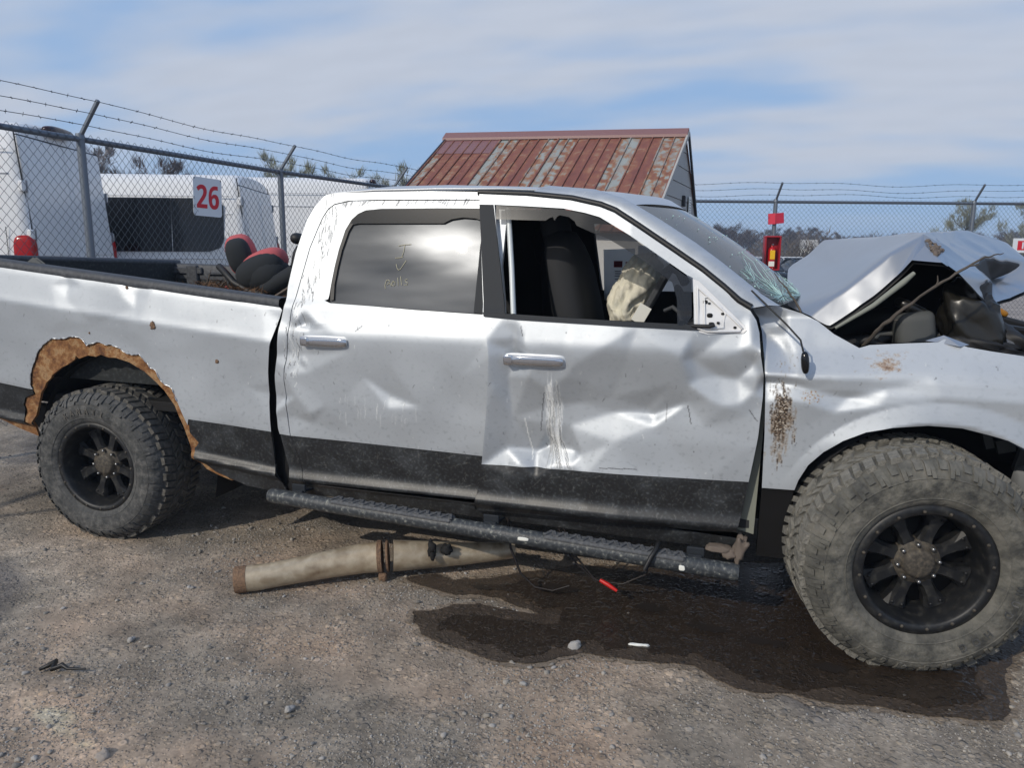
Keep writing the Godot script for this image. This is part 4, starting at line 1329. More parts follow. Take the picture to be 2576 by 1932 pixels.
	for p in [[-1.57, 1.733, -0.25, -1.50, 1.772, -0.33], [-1.381, 1.712, -0.24, -1.30, 1.752, -0.31], [-1.257, 1.684, -0.228, -1.18, 1.715, -0.275], [-1.196, 1.66, -0.22, -1.12, 1.683, -0.262], [-1.103, 1.602, -0.205, -1.02, 1.625, -0.25], [-.953, 1.505, -0.175, -.87, 1.53, -0.225], [-.837, 1.429, -0.152, -.765, 1.455, -0.205], [-.752, 1.364, -0.132, -.68, 1.39, -0.19], [-.69, 1.312, -0.115, -.61, 1.335, -0.18], [-.645, 1.285, -0.105, -.54, 1.292, -0.17]]:
		outer.append(Vector3(p[0], p[1], p[2]))
		innerl.append(Vector3(p[3], p[4], p[5]))
	var midl := []
	for i in outer.size(): midl.append(outer[i].lerp(innerl[i], 0.5) + Vector3(0.008, 0.008, 0.022))
	tpart("windscreen_pillar", loft([outer, midl, innerl]), M.silver_paint)
	var far := []
	for row in [outer, midl, innerl]:
		var r := []
		for v in row: r.append(Vector3(v.x, v.y, -2.1 - v.z))
		far.append(r)
	far.reverse()
	tpart("windscreen_pillar", loft(far), M.plain_silver)
	# windscreen, bowed forward
	var ws := func(u: float, v: float) -> Vector3:
		var i := v * (innerl.size() - 4) + 3
		var a: Vector3 = innerl[int(minf(i, innerl.size() - 2))].lerp(innerl[int(minf(i, innerl.size() - 2)) + 1], i - int(minf(i, innerl.size() - 2)))
		var z := lerpf(a.z, -2.1 - a.z, u)
		return Vector3(a.x + 0.13 * sin(PI * u), a.y + 0.012 * sin(PI * u), z)
	var rows := []
	for i in 21:
		var r := []
		for k in 33: r.append(ws.call(k / 32.0, i / 20.0))
		rows.append(r)
	var wp := tpart("windscreen", loft(rows), M.windscreen_glass)
	# cracks spreading from the lower corners
	st = sb()
	rng.seed = 91
	for c in [[0.10, 0.93, 46, 0.55], [0.28, 0.985, 34, 0.4], [0.04, 0.72, 12, 0.3]]:
		for k in c[2]:
			var an := rng.randf() * TAU
			var far_: float = c[3] * pow(rng.randf_range(0.25, 1.0), 1.5)
			var line := []
			for j in 6:
				var s := far_ * (j + 0.4) / 5.5
				var u: float = c[0] + cos(an) * s * 0.8
				var v: float = c[1] + sin(an) * s
				if u < 0.005 or u > 0.99 or v < 0.02 or v > 0.995: break
				line.append(ws.call(u, v) + Vector3(0.004, 0.005, 0.0))
				an += rng.randf_range(-0.12, 0.12)
			if line.size() > 1: tube(st, line, rng.randf_range(0.0005, 0.0012), 4, false)
		for k in int(c[2] * 0.8):
			var an := rng.randf() * TAU
			var s: float = c[3] * rng.randf_range(0.05, 0.5)
			var line := []
			for j in 4:
				var u: float = c[0] + cos(an) * s * 0.8
				var v: float = c[1] + sin(an) * s
				if u < 0.005 or u > 0.99 or v < 0.02 or v > 0.995: break
				line.append(ws.call(u, v) + Vector3(0.004, 0.005, 0.0))
				an += rng.randf_range(0.06, 0.16)
			if line.size() > 1: tube(st, line, 0.0006, 4, false)
	for k in 60:
		lump(st, ws.call(rng.randf() * 0.5, rng.randf_range(0.1, 1.0)) + Vector3(0.004, 0.004, 0), Vector3.ONE * rng.randf_range(0.001, 0.0035), Basis(), 1, 0, 4, 6, 4)
	put("cracks", fin(st), M.crack, wp)
	# roof
	rows = []
	var xs := [-2.60, -2.55, -2.45, -2.30, -2.05, -1.70, -1.50, -1.30, -1.18, -1.12]
	var yn := [1.715, 1.742, 1.754, 1.758, 1.757, 1.752, 1.748, 1.735, 1.715, 1.683]
	var yc := [1.755, 1.782, 1.802, 1.812, 1.812, 1.796, 1.784, 1.762, 1.742, 1.70]
	var zn := [-0.27, -0.265, -0.262, -0.262, -0.262, -0.262, -0.30, -0.31, -0.275, -0.262]
	for i in xs.size():
		var r := []
		for k in 41:
			var u := k / 40.0
			var s := absf(u - 0.5) * 2.0
			var bow := (1.0 - pow(s, 4.0))
			var fx := 0.13 * sin(PI * u) * clampf((xs[i] + 1.7) / 0.55, 0, 1) - 0.04 * sin(PI * u) * clampf((-2.3 - xs[i]) / 0.3, 0, 1)
			r.append(Vector3(xs[i] + fx, lerpf(yn[i], yc[i], bow), lerpf(zn[i], -2.1 - zn[i], u)))
		rows.append(r)
	tpart("roof", loft(rows), M.plain_silver)
	tpart("roof_seam", tb(p3([-2.52, 1.752, -0.263, -2.3, 1.762, -0.255, -2.0, 1.762, -0.255, -1.7, 1.757, -0.256, -1.5, 1.75, -0.30]), 0.006, 6), M.plain_silver)
	# headliner
	st = sb()
	quad(st, Vector3(-2.55, 1.70, -0.30), Vector3(-1.25, 1.66, -0.30), Vector3(-1.25, 1.66, -1.80), Vector3(-2.55, 1.70, -1.80))
	tpart("headliner", fin(st), M.interior)
	# back wall and window
	rows = []
	for p in [[-2.60, 1.715, -0.265], [-2.655, 1.555, -0.20], [-2.682, 1.397, -0.15], [-2.69, 1.26, -0.10], [-2.72, 1.0, -0.06], [-2.74, 0.6, -0.09], [-2.68, 0.34, -0.13]]:
		var r := []
		for k in 21:
			var u := k / 20.0
			r.append(Vector3(p[0] - 0.06 * (1.0 - pow(absf(u - 0.5) * 2, 3.0)), p[1], lerpf(p[2], -2.1 - p[2], u)))
		rows.append(r)
	var bw := tpart("cab_back_panel", loft(rows), M.plain_silver)
	st = sb()
	quad(st, Vector3(-2.745, 1.30, -0.35), Vector3(-2.695, 1.62, -0.45), Vector3(-2.695, 1.62, -1.65), Vector3(-2.745, 1.30, -1.75))
	sub("rear_window", fin(st), M.gloss_black, bw)
	# far side
	var fz := func(x: float, y: float) -> float: return -2.1 - cab0(x, y)
	var fouter := pv([-2.558, 1.742, -2.633, 1.634, -2.689, 1.329, -2.744, .85, -2.68, .339, -.62, .36, -.58, .95, -.652, 1.28, -.953, 1.494, -1.196, 1.649, -1.381, 1.701, -1.784, 1.734])
	var fwh := pv([-1.62, 1.66, -1.408, 1.65, -1.253, 1.60, -1.009, 1.45, -.90, 1.37, -.88, 1.24, -1.58, 1.24])
	tpart("far_door", sheet(fouter, fz, 0.05, [fwh], 0.0, 0.0), M.plain_silver)
	var fz2 := func(x: float, y: float) -> float: return -2.05 - cab0(x, y)
	tpart("far_door_trim", sheet(fouter, fz2, 0.05, [fwh], 0.0, 0.0), M.interior)
	# floor and firewall
	tpart("cab_floor", bx(Vector3(-1.65, 0.42, -1.05), Vector3(2.1, 0.04, 1.86)), M.interior)
	tpart("firewall", bx(Vector3(-0.56, 0.80, -1.05), Vector3(0.05, 0.85, 1.45)), M.void_black)

func named(n: String, mesh: Mesh, mat: Material) -> MeshInstance3D:
	var o := MeshInstance3D.new()
	o.name = n
	o.mesh = mesh
	o.mesh.surface_set_material(0, mat)
	return o

func seat(at: Vector3, recline: float, label: String) -> void:
	var r := Node3D.new()
	r.name = "seat"
	TR.add_child(r, true)
	r.position = at - TB
	r.set_meta("label", label)
	var b := Basis(Vector3.BACK, recline)
	put("seat_cushion", lm(Vector3(0.02, 0.12, 0), Vector3(0.27, 0.10, 0.26), Basis(), 0.5, 0.15, 5), M.interior, r)
	put("seat_back", lm(Vector3(-0.27, 0.44, 0), Vector3(0.085, 0.34, 0.25), b, 0.55, 0.15, 5), M.interior, r)
	put("headrest", lm(Vector3(-0.38, 0.80, 0), Vector3(0.055, 0.11, 0.14), b, 0.6, 0.1, 5), M.interior, r)

func interior() -> void:
	seat(Vector3(-1.17, 0.80, -0.64), 0.22, "dark passenger seat beside the missing window")
	seat(Vector3(-1.45, 0.72, -1.50), 0.12, "dark driver seat on the far side")
	tpart("rear_bench", lm(Vector3(-2.40, 0.85, -1.05), Vector3(0.22, 0.20, 0.78), Basis(), 0.4), M.interior)
	tpart("rear_bench_back", lm(Vector3(-2.56, 1.15, -1.05), Vector3(0.10, 0.32, 0.78), Basis(), 0.4), M.interior)
	tpart("dashboard", lm(Vector3(-0.72, 1.02, -1.05), Vector3(0.22, 0.20, 0.80), Basis(), 0.45, 0.08, 4), M.dash)
	# the opened airbag door on the passenger side of the dash
	tpart("airbag_flap", bx(Vector3(-1.055, 1.30, -0.46), Vector3(0.030, 0.26, 0.10), 0.008, Basis(Vector3.BACK, -0.48)), M.dash)
	tpart("airbag_tag", bx(Vector3(-1.10, 1.225, -0.395), Vector3(0.055, 0.085, 0.004), 0.001, Basis(Vector3.BACK, -0.5) * Basis(Vector3.RIGHT, 0.1)), M.paper)
	tpart("dash_trim", tb(p3([-1.02, 1.40, -0.50, -0.99, 1.425, -0.48, -0.95, 1.41, -0.45, -0.92, 1.36, -0.42]), 0.02, 8), M.dash)
	var st := sb()
	# limp cloth bag: gathered at the dash, hanging in lengthwise folds
	var an_ := noise(401, 1.0, 3)
	var spine := [Vector3(-1.205, 1.15, -0.55), Vector3(-1.195, 1.23, -0.56), Vector3(-1.165, 1.31, -0.58), Vector3(-1.135, 1.38, -0.61), Vector3(-1.115, 1.44, -0.64), Vector3(-1.09, 1.48, -0.66)]
	var rad := [0.055, 0.078, 0.082, 0.080, 0.070, 0.020]
	var ring := []
	for j in 61:
		var f := j / 60.0 * 5.0
		var ii := mini(int(f), 4)
		var c: Vector3 = spine[ii].lerp(spine[ii + 1], f - ii)
		var rr0: float = lerpf(rad[ii], rad[ii + 1], smoothstep(0, 1, f - ii))
		var row := []
		for k in 73:
			var a := TAU * (k % 72) / 72.0
			var w := an_.get_noise_3d(cos(a) * 1.4, f * 0.55, sin(a) * 1.4)
			var fold := sin(a * 7.0 + w * 7.0 + f * 0.4)
			var r2: float = rr0 * (1.0 + 0.13 * w + 0.075 * signf(fold) * pow(absf(fold), 0.7) + 0.04 * an_.get_noise_3d(cos(a) * 4 + 9, f * 2.5, sin(a) * 4))
			row.append(c + Vector3(cos(a) * r2, 0.02 * w - cos(a) * r2 * 0.4, sin(a) * r2 * 1.7))
		ring.append(row)
	for j in 60:
		for k in 72:
			quad(st, ring[j][k], ring[j + 1][k], ring[j + 1][k + 1], ring[j][k + 1])
	tpart("airbag", fin(st), M.airbag_cloth)
	# steering wheel
	st = sb()
	var pts := []
	for k in 33:
		var a := TAU * k / 32
		pts.append(Vector3(-0.98, 1.12, -1.48) + Basis(Vector3.BACK, 0.4) * Vector3(0, cos(a) * 0.19, sin(a) * 0.19))
	tube(st, pts, 0.014, 8, false)
	tube(st, [Vector3(-0.98, 1.12, -1.48), Vector3(-0.80, 1.05, -1.48)], 0.03, 8)
	tpart("steering_wheel", fin(st), M.interior)
	tpart("console", bx(Vector3(-1.25, 0.72, -1.05), Vector3(0.7, 0.3, 0.25), 0.04), M.interior)
	# loose hoop near the front lower corner
	tpart("torn_hose", tb(p3([-0.99, 1.25, -0.30, -0.955, 1.268, -0.28, -0.93, 1.25, -0.27, -0.915, 1.215, -0.26]), 0.009, 8), M.dash)

func front_end() -> void:
	# fender
	var fo := pv([-.640, 1.276, -.585, 1.287, -.551, 1.291, -.457, 1.263, -.400, 1.236, -.343, 1.192, -.255, 1.146, -.218, 1.158, -.1, 1.168, .007, 1.176, .028, 1.188, .06, 1.176, .102, 1.163, .176, 1.152, .278, 1.140, .45, 1.115, .70, 1.06, .82, .98, .84, .80, .83, .66, .55, .62, .50, .65, .44, .72, .37, .785, .286, .828, .231, .855, .171, .870, .086, .888, -.023, .890, -.134, .875, -.221, .850, -.295, .811, -.358, .761, -.407, .704, -.437, .640, -.448, .599, -.566, .596, -.569, .811, -.577, 1.0, -.588, 1.104, -.600, 1.189, -.615, 1.241])
	var f := tpart("front_fender", sheet(fo, fend_z, 0.0125, [], 0.03), M.silver_paint)
	var lb := pv([-.566, .590, -.449, .593, -.455, .45, -.47, .30, -.57, .30])
	sub("black_splash_panel", sheet(lb, offs(fend_z, -0.03), 0.03, [], 0.08), M.gloss_black, f)
	# torn metal curl and folded flap on the fender top
	var st := sb(false)
	tri(st, Vector3(0.005, 1.175, -0.155), Vector3(0.028, 1.20, -0.17), Vector3(0.075, 1.165, -0.13))
	tri(st, Vector3(0.028, 1.20, -0.17), Vector3(0.11, 1.17, -0.16), Vector3(0.075, 1.165, -0.13))
	tri(st, Vector3(-0.03, 1.178, -0.17), Vector3(0.028, 1.20, -0.17), Vector3(0.005, 1.175, -0.155))
	tpart("torn_fender_flap", fin(st), M.hood_silver)
	# wheel arch liner
	var rows := []
	for s in [[-0.07, 0.0], [-0.10, 0.02], [-0.60, 0.03]]:
		var r := []
		for k in 29:
			var a := PI * (k - 1) / 26.0
			r.append(Vector3(0.03 + (0.475 + s[1]) * cos(a), 0.41 + (0.485 + s[1]) * sin(a), s[0]))
		rows.append(r)
	tpart("arch_liner", loft(rows), M.inner_fender)
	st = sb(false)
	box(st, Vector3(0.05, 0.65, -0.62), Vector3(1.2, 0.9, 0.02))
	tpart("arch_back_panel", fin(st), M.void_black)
	st = sb(false)
	box(st, Vector3(0.25, 0.80, -0.35), Vector3(0.03, 0.10, 0.03), Basis(Vector3.BACK, 0.3))
	box(st, Vector3(0.31, 0.77, -0.33), Vector3(0.06, 0.05, 0.03), Basis(Vector3.BACK, 0.3))
	box(st, Vector3(0.36, 0.74, -0.30), Vector3(0.03, 0.12, 0.03), Basis(Vector3.BACK, -0.2))
	tpart("coil_bracket", fin(st), M.engine_grey)
	tpart("front_bumper", lm(Vector3(0.72, 0.63, -0.9), Vector3(0.16, 0.13, 0.9), Basis(Vector3.UP, 0.1), 0.5, 0.3, 3), M.chrome)
	# bumper end seen behind the front wheel
	tpart("bumper_end", lm(Vector3(0.52, 0.66, -0.22), Vector3(0.20, 0.07, 0.10), Basis(Vector3.BACK, 0.05), 0.5, 0.2, 5), M.plain_silver)
	# far fender
	var fz := func(x: float, y: float) -> float: return -1.92 - 0.1 * clampf((1.1 - y) / 0.4, 0, 1)
	tpart("far_fender", sheet(pv([-.62, 1.26, -.2, 1.18, .5, 1.10, .8, .98, .8, .62, .5, .62, .4, .8, .03, .9, -.35, .8, -.45, .6, -.6, .6]), fz, 0.1, [], 0.0), M.plain_silver)
	# cowl
	st = sb()
	quad(st, Vector3(-.62, 1.27, -0.2), Vector3(-.46, 1.235, -0.3), Vector3(-.42, 1.235, -1.8), Vector3(-.60, 1.27, -1.9))
	tpart("cowl", fin(st), M.black_plastic)
	# engine bay
	tpart("engine", lm(Vector3(0.02, 0.92, -1.05), Vector3(0.42, 0.24, 0.34), Basis(), 0.5, 0.25, 4), M.engine_grey)
	tpart("engine_bay_floor", bx(Vector3(0.05, 0.62, -1.05), Vector3(1.2, 0.04, 1.5)), M.void_black)
	tpart("inner_fender", bx(Vector3(-0.02, 1.0, -0.36), Vector3(1.15, 0.24, 0.03), 0.01), M.inner_fender)
	tpart("inner_fender", bx(Vector3(-0.02, 1.0, -1.75), Vector3(1.15, 0.3, 0.03), 0.01), M.inner_fender)
	tpart("radiator", bx(Vector3(0.46, 0.95, -1.05), Vector3(0.08, 0.5, 1.3), 0.01, Basis(Vector3.BACK, -0.2)), M.void_black)
	tpart("washer_bottle", lm(Vector3(-0.01, 1.175, -0.50), Vector3(0.075, 0.085, 0.08), Basis(Vector3.BACK, 0.15), 0.45, 0.15, 6), M.engine_grey)
	tpart("bottle_cap", lm(Vector3(-0.02, 1.27, -0.52), Vector3(0.075, 0.022, 0.07), Basis(Vector3.BACK, -0.45), 0.6, 0.2, 6), M.soot_gloss)
	tpart("intake_hose", tb(p3([-0.28, 1.10, -0.7, -0.2, 1.19, -0.66, -0.1, 1.22, -0.62, 0.0, 1.2, -0.6]), 0.05, 12), M.inner_fender)
	tpart("heater_hose", tb(p3([-0.36, 1.09, -0.5, -0.28, 1.13, -0.48, -0.18, 1.14, -0.46, -0.08, 1.09, -0.45]), 0.022, 10), M.inner_fender)
	tpart("relay_box", bx(Vector3(-0.30, 1.10, -0.45), Vector3(0.16, 0.10, 0.12), 0.015), M.inner_fender)
	tpart("battery", bx(Vector3(-0.16, 1.06, -1.3), Vector3(0.2, 0.18, 0.26), 0.015), M.black_plastic)
	# headlamp shell crushed back under the hood edge
	var st2 := sb()
	lump(st2, Vector3(0.20, 1.20, -0.52), Vector3(0.10, 0.17, 0.10), Basis(Vector3.BACK, 0.30), 0.7, 0.55, 7.0, 40, 26)
	tpart("crushed_headlamp", fin(st2), M.soot_gloss)
	st2 = sb()
	lump(st2, Vector3(0.32, 1.155, -0.55), Vector3(0.09, 0.05, 0.08), Basis(Vector3.BACK, -0.5), 0.8, 0.8, 12.0, 26, 18)
	lump(st2, Vector3(0.24, 1.13, -0.45), Vector3(0.14, 0.035, 0.06), Basis(Vector3.BACK, -0.2), 0.8, 0.8, 12.0, 26, 18)
	tpart("crushed_grille", fin(st2), M.inner_fender)
	rng.seed = 44
	for k in 7:
		var p0 := Vector3(rng.randf_range(-0.35, 0.1), 1.08, rng.randf_range(-0.9, -0.42))
		var p1 := p0 + Vector3(rng.randf_range(0.08, 0.3), rng.randf_range(0.02, 0.14), rng.randf_range(-0.1, 0.1))
		var p2 := p1 + Vector3(rng.randf_range(0.05, 0.2), rng.randf_range(-0.15, 0.02), rng.randf_range(-0.1, 0.1))
		tpart("wiring_hose", tb([p0, p0.lerp(p1, 0.5) + Vector3(0, 0.04, 0), p1, p1.lerp(p2, 0.5) + Vector3(0, 0.02, 0), p2], rng.randf_range(0.005, 0.016), 8), M.cable_dark if k % 3 else M.engine_grey)
	tpart("strut_brace", bx(Vector3(-0.12, 1.13, -0.62), Vector3(0.40, 0.03, 0.05), 0.006, Basis(Vector3.BACK, 0.35)), M.steel)
	tpart("radiator_support", bx(Vector3(0.36, 1.17, -0.9), Vector3(0.05, 0.05, 0.9), 0.01, Basis(Vector3.UP, 0.25)), M.inner_fender)
	tpart("latch_bracket", bx(Vector3(0.30, 1.14, -0.48), Vector3(0.10, 0.06, 0.02), 0.004, Basis(Vector3.BACK, -0.4)), M.steel)
	tpart("marker_lamp", lm(Vector3(0.315, 1.262, -0.62), Vector3(0.035, 0.014, 0.03), Basis(Vector3.BACK, -0.5), 0.6), M.orange)

# one Loop-like smoothing pass over an indexed triangle mesh; s blends between flat and smooth
func refine(v: PackedVector3Array, t: PackedInt32Array, s: float, hard: Dictionary) -> Array:
	var edge := {}
	var nb := {}
	for k in range(0, t.size(), 3):
		for e in 3:
			var a := t[k + e]
			var b := t[k + (e + 1) % 3]
			var c := t[k + (e + 2) % 3]
			var key := Vector2i(mini(a, b), maxi(a, b))
			if not edge.has(key): edge[key] = []
			edge[key].append(c)
	var nv := v.duplicate()
	var mid := {}
	var bnd := {}
	for key in edge:
		var a: Vector3 = v[key.x]
		var b: Vector3 = v[key.y]
		var m := (a + b) * 0.5
		var opp: Array = edge[key]
		if opp.size() == 2 and not hard.has(key):
			m = m.lerp((a + b) * 0.375 + (v[opp[0]] + v[opp[1]]) * 0.125, s)
		else:
			for q in [key.x, key.y]:
				if not bnd.has(q): bnd[q] = []
				bnd[q].append(v[key.y if q == key.x else key.x])
		mid[key] = nv.size()
		nv.append(m)
		for q in [key.x, key.y]:
			if not nb.has(q): nb[q] = []
			nb[q].append(v[key.y if q == key.x else key.x])
	for i in v.size():
		if bnd.has(i):
			if bnd[i].size() == 2: nv[i] = v[i].lerp(v[i] * 0.75 + (bnd[i][0] + bnd[i][1]) * 0.125, s * 0.5)
			continue
		if not nb.has(i): continue
		var sum := Vector3.ZERO
		for p in nb[i]: sum += p
		var n: int = nb[i].size()
		nv[i] = v[i].lerp(v[i] * 0.625 + sum / n * 0.375, s)
	var nt := PackedInt32Array()
	var nh := {}
	for key in hard:
		if mid.has(key):
			nh[Vector2i(key.x, mid[key])] = true
			nh[Vector2i(key.y, mid[key])] = true
	for k in range(0, t.size(), 3):
		var a := t[k]
		var b := t[k + 1]
		var c := t[k + 2]
		var ab: int = mid[Vector2i(mini(a, b), maxi(a, b))]
		var bc: int = mid[Vector2i(mini(b, c), maxi(b, c))]
		var ca: int = mid[Vector2i(mini(c, a), maxi(c, a))]
		nt.append_array([a, ab, ca, ab, b, bc, ca, bc, c, ab, bc, ca])
	return [nv, nt, nh, mid]

func hood() -> void:
	var N := {}
	var v := PackedVector3Array()
	var add := func(n: String, x: float, y: float, z: float) -> void:
		N[n] = v.size()
		v.append(Vector3(x, y, z))
	for q in [["a0", -.503, 1.268, -.45], ["a1", -.458, 1.394, -1.75], ["a2", -.432, 1.42, -1.8], ["a3", -.347, 1.475, -1.85], ["a4", -.297, 1.529, -1.88], ["a5", -.266, 1.56, -1.88], ["a6", -.222, 1.564, -1.8], ["m", -.078, 1.566, -1.1], ["pk", -.019, 1.566, -.45], ["n0", -.422, 1.247, -.3], ["cr", -.136, 1.504, -.38], ["n1", -.352, 1.205, -.275], ["n2", -.195, 1.332, -.31], ["n3", -.115, 1.409, -.335], ["n4", -.066, 1.466, -.36], ["pk2", -.015, 1.522, -.42], ["c1", .079, 1.517, -.5], ["c2", .185, 1.449, -.55], ["c3", .224, 1.385, -.45], ["c4", .224, 1.306, -.45], ["c5", .093, 1.412, -.32], ["c6", .026, 1.458, -.30], ["d1", .011, 1.573, -.55], ["d2", 0.272, 1.592, -1.250], ["d3", 0.154, 1.525, -0.800], ["e1", 0.393, 1.591, -1.450], ["e2", 0.587, 1.538, -1.600], ["e3", 0.327, 1.478, -0.950], ["f1", 0.654, 1.445, -1.450], ["f2", 0.593, 1.318, -1.200], ["f3", 0.364, 1.263, -0.950], ["f4", 0.440, 1.365, -1.250], ["mid", -.26, 1.418, -1.0], ["lo", -.318, 1.342, -.335]]:
		add.call(q[0], q[1], q[2], q[3])
	var t := PackedInt32Array()
	for f in ["a0 a1 mid", "a1 a2 mid", "a2 a3 mid", "a3 a4 mid", "a4 a5 mid", "a5 a6 mid", "a6 m mid", "m pk mid", "pk cr mid", "cr lo mid", "lo a0 mid", "n0 a0 lo", "n0 lo n1", "lo n2 n1", "lo cr n2", "cr n3 n2", "cr pk n3", "pk n4 n3", "pk pk2 n4", "pk c1 pk2", "n4 pk2 c6", "pk2 c1 c6", "c1 c2 c6", "c6 c2 c5", "c2 c3 c5", "c5 c3 c4", "pk d1 c1", "d1 d3 c1", "d1 d2 d3", "m d1 pk", "m d2 d1", "a6 d2 m", "d2 e1 d3", "e1 e3 d3", "e1 e2 e3", "d3 e3 c2", "d3 c2 c1", "e2 f1 e3", "f1 f4 e3", "e3 f4 c2", "c2 f4 c3", "f1 f2 f4", "f2 f3 f4", "f4 f3 c4", "f4 c4 c3"]:
		var p: PackedStringArray = f.split(" ")
		t.append_array([N[p[0]], N[p[1]], N[p[2]]])
	var hard := {}
	for f in ["pk c1", "m pk", "d1 d2", "e1 e2", "d2 e1", "c6 pk2", "f4 c2", "f4 e3", "f4 c3", "d3 c2", "pk pk2", "pk2 n4", "pk d1", "d3 c1", "d2 d3", "c1 c2", "e2 e3", "e3 c2", "c2 c3"]:
		var p: PackedStringArray = f.split(" ")
		hard[Vector2i(mini(N[p[0]], N[p[1]]), maxi(N[p[0]], N[p[1]]))] = true
	# the side fold stays crisp for two passes, then rounds off
	var fold := {}
	for f in ["n0 lo", "lo cr", "cr pk"]:
		var p: PackedStringArray = f.split(" ")
		fold[Vector2i(mini(N[p[0]], N[p[1]]), maxi(N[p[0]], N[p[1]]))] = true
	for k in 4:
		var all_ := hard.duplicate()
		if k < 2: all_.merge(fold)
		var r := refine(v, t, 0.35 if k < 2 else 0.9, all_)
		var keep := {}
		var keepf := {}
		for key in r[2]:
			var parent := Vector2i(-1, -1)
			for h0 in hard:
				if h0.x == key.x or h0.y == key.x:
					if r[3][h0] == key.y: parent = h0
			if parent.x >= 0: keep[key] = true
			else: keepf[key] = true
		v = r[0]
		t = r[1]
		hard = keep
		fold = keepf
	var fn := noise(101, 2.2, 3)
	var f2 := noise(102, 7.0, 2)
	var f3 := noise(103, 2.6, 3)
	f3.fractal_type = FastNoiseLite.FRACTAL_RIDGED
	for i in v.size():
		var p := v[i]
		var a := 0.008 if p.x > 0.05 else 0.003
		v[i] = p + Vector3(-0.4, 0.8, 0.3) * (fn.get_noise_3dv(p * 1.0) * a + f2.get_noise_3dv(p) * a * 0.45 + f3.get_noise_3dv(p) * (0.012 if p.x > 0.05 else 0.002))
	# normals are shared only across faces that meet at a small angle, so folds stay sharp
	var fnm := PackedVector3Array()
	var at_v := {}
	for k in range(0, t.size(), 3):
		var n := (v[t[k + 2]] - v[t[k]]).cross(v[t[k + 1]] - v[t[k]]).normalized()
		fnm.append(n)
		for e in 3:
			if not at_v.has(t[k + e]): at_v[t[k + e]] = []
			at_v[t[k + e]].append(k / 3)
	var st := SurfaceTool.new()
	st.begin(Mesh.PRIMITIVE_TRIANGLES)
	for k in range(0, t.size(), 3):
		for e in 3:
			var i: int = t[k + e]
			var n := Vector3.ZERO
			for f in at_v[i]:
				if fnm[f].dot(fnm[k / 3]) > 0.90: n += fnm[f]
			st.set_uv(Vector2(v[i].x, v[i].z))
			st.set_normal(n.normalized())
			st.add_vertex(v[i])
	var h := tpart("hood", st.commit(), M.hood_silver)
	h.set_meta("label", "silver hood buckled up into a sharp peak")
	# inner frame, a dark sheet just under the skin
	st = sb()
	for i in t:
		st.add_vertex(v[i] + Vector3(0.010, -0.014, -0.012))
	st.index()
	st.generate_normals()
	sub("hood_inner_frame", st.commit(), M.inner_fender, h)
	sub("hood_brace", tb(p3([-0.33, 1.205, -0.25, -0.20, 1.295, -0.27, -0.10, 1.385, -0.29, -0.065, 1.42, -0.30]), [0.006, 0.010, 0.012, 0.008], 8), M.hinge_dirt, h)
	# added dark sheet closing the opening, standing in for shade under the hood
	rows_backing(h)
	# rub marks at the peak: bare primer and dirt
	st = sb()
	rng.seed = 17
	for k in 60:
		var u := rng.randf()
		var w := rng.randf()
		var p := Vector3(-.012, 1.545, -.44).lerp(Vector3(.06, 1.505, -.46), u).lerp(Vector3(0.01, 1.475, -0.335), w * 0.8)
		lump(st, p + Vector3(0, 0.004, 0.006), Vector3(rng.randf_range(0.003, 0.012), rng.randf_range(0.003, 0.01), 0.002), Basis(), 1, 0.4, 40, 7, 5)
	sub("dirt_scuff", fin(st), M.wood, h)

func rows_backing(h: Node3D) -> void:  # dark sheet put in as the shade seen behind the hood opening
	var rows := []
	for q in [[-0.42, 1.05, 1.24], [-0.25, 1.05, 1.36], [-0.10, 1.04, 1.47], [0.02, 1.04, 1.52], [0.14, 1.03, 1.47], [0.24, 1.02, 1.40], [0.32, 1.0, 1.30]]:
		var r := []
		for k in 9:
			r.append(Vector3(q[0], lerpf(q[1], q[2], k / 8.0), -0.98 + 0.05 * sin(q[0] * 17 + k)))
		rows.append(r)
	sub("dark_backing_sheet", loft(rows), M.void_black, h)

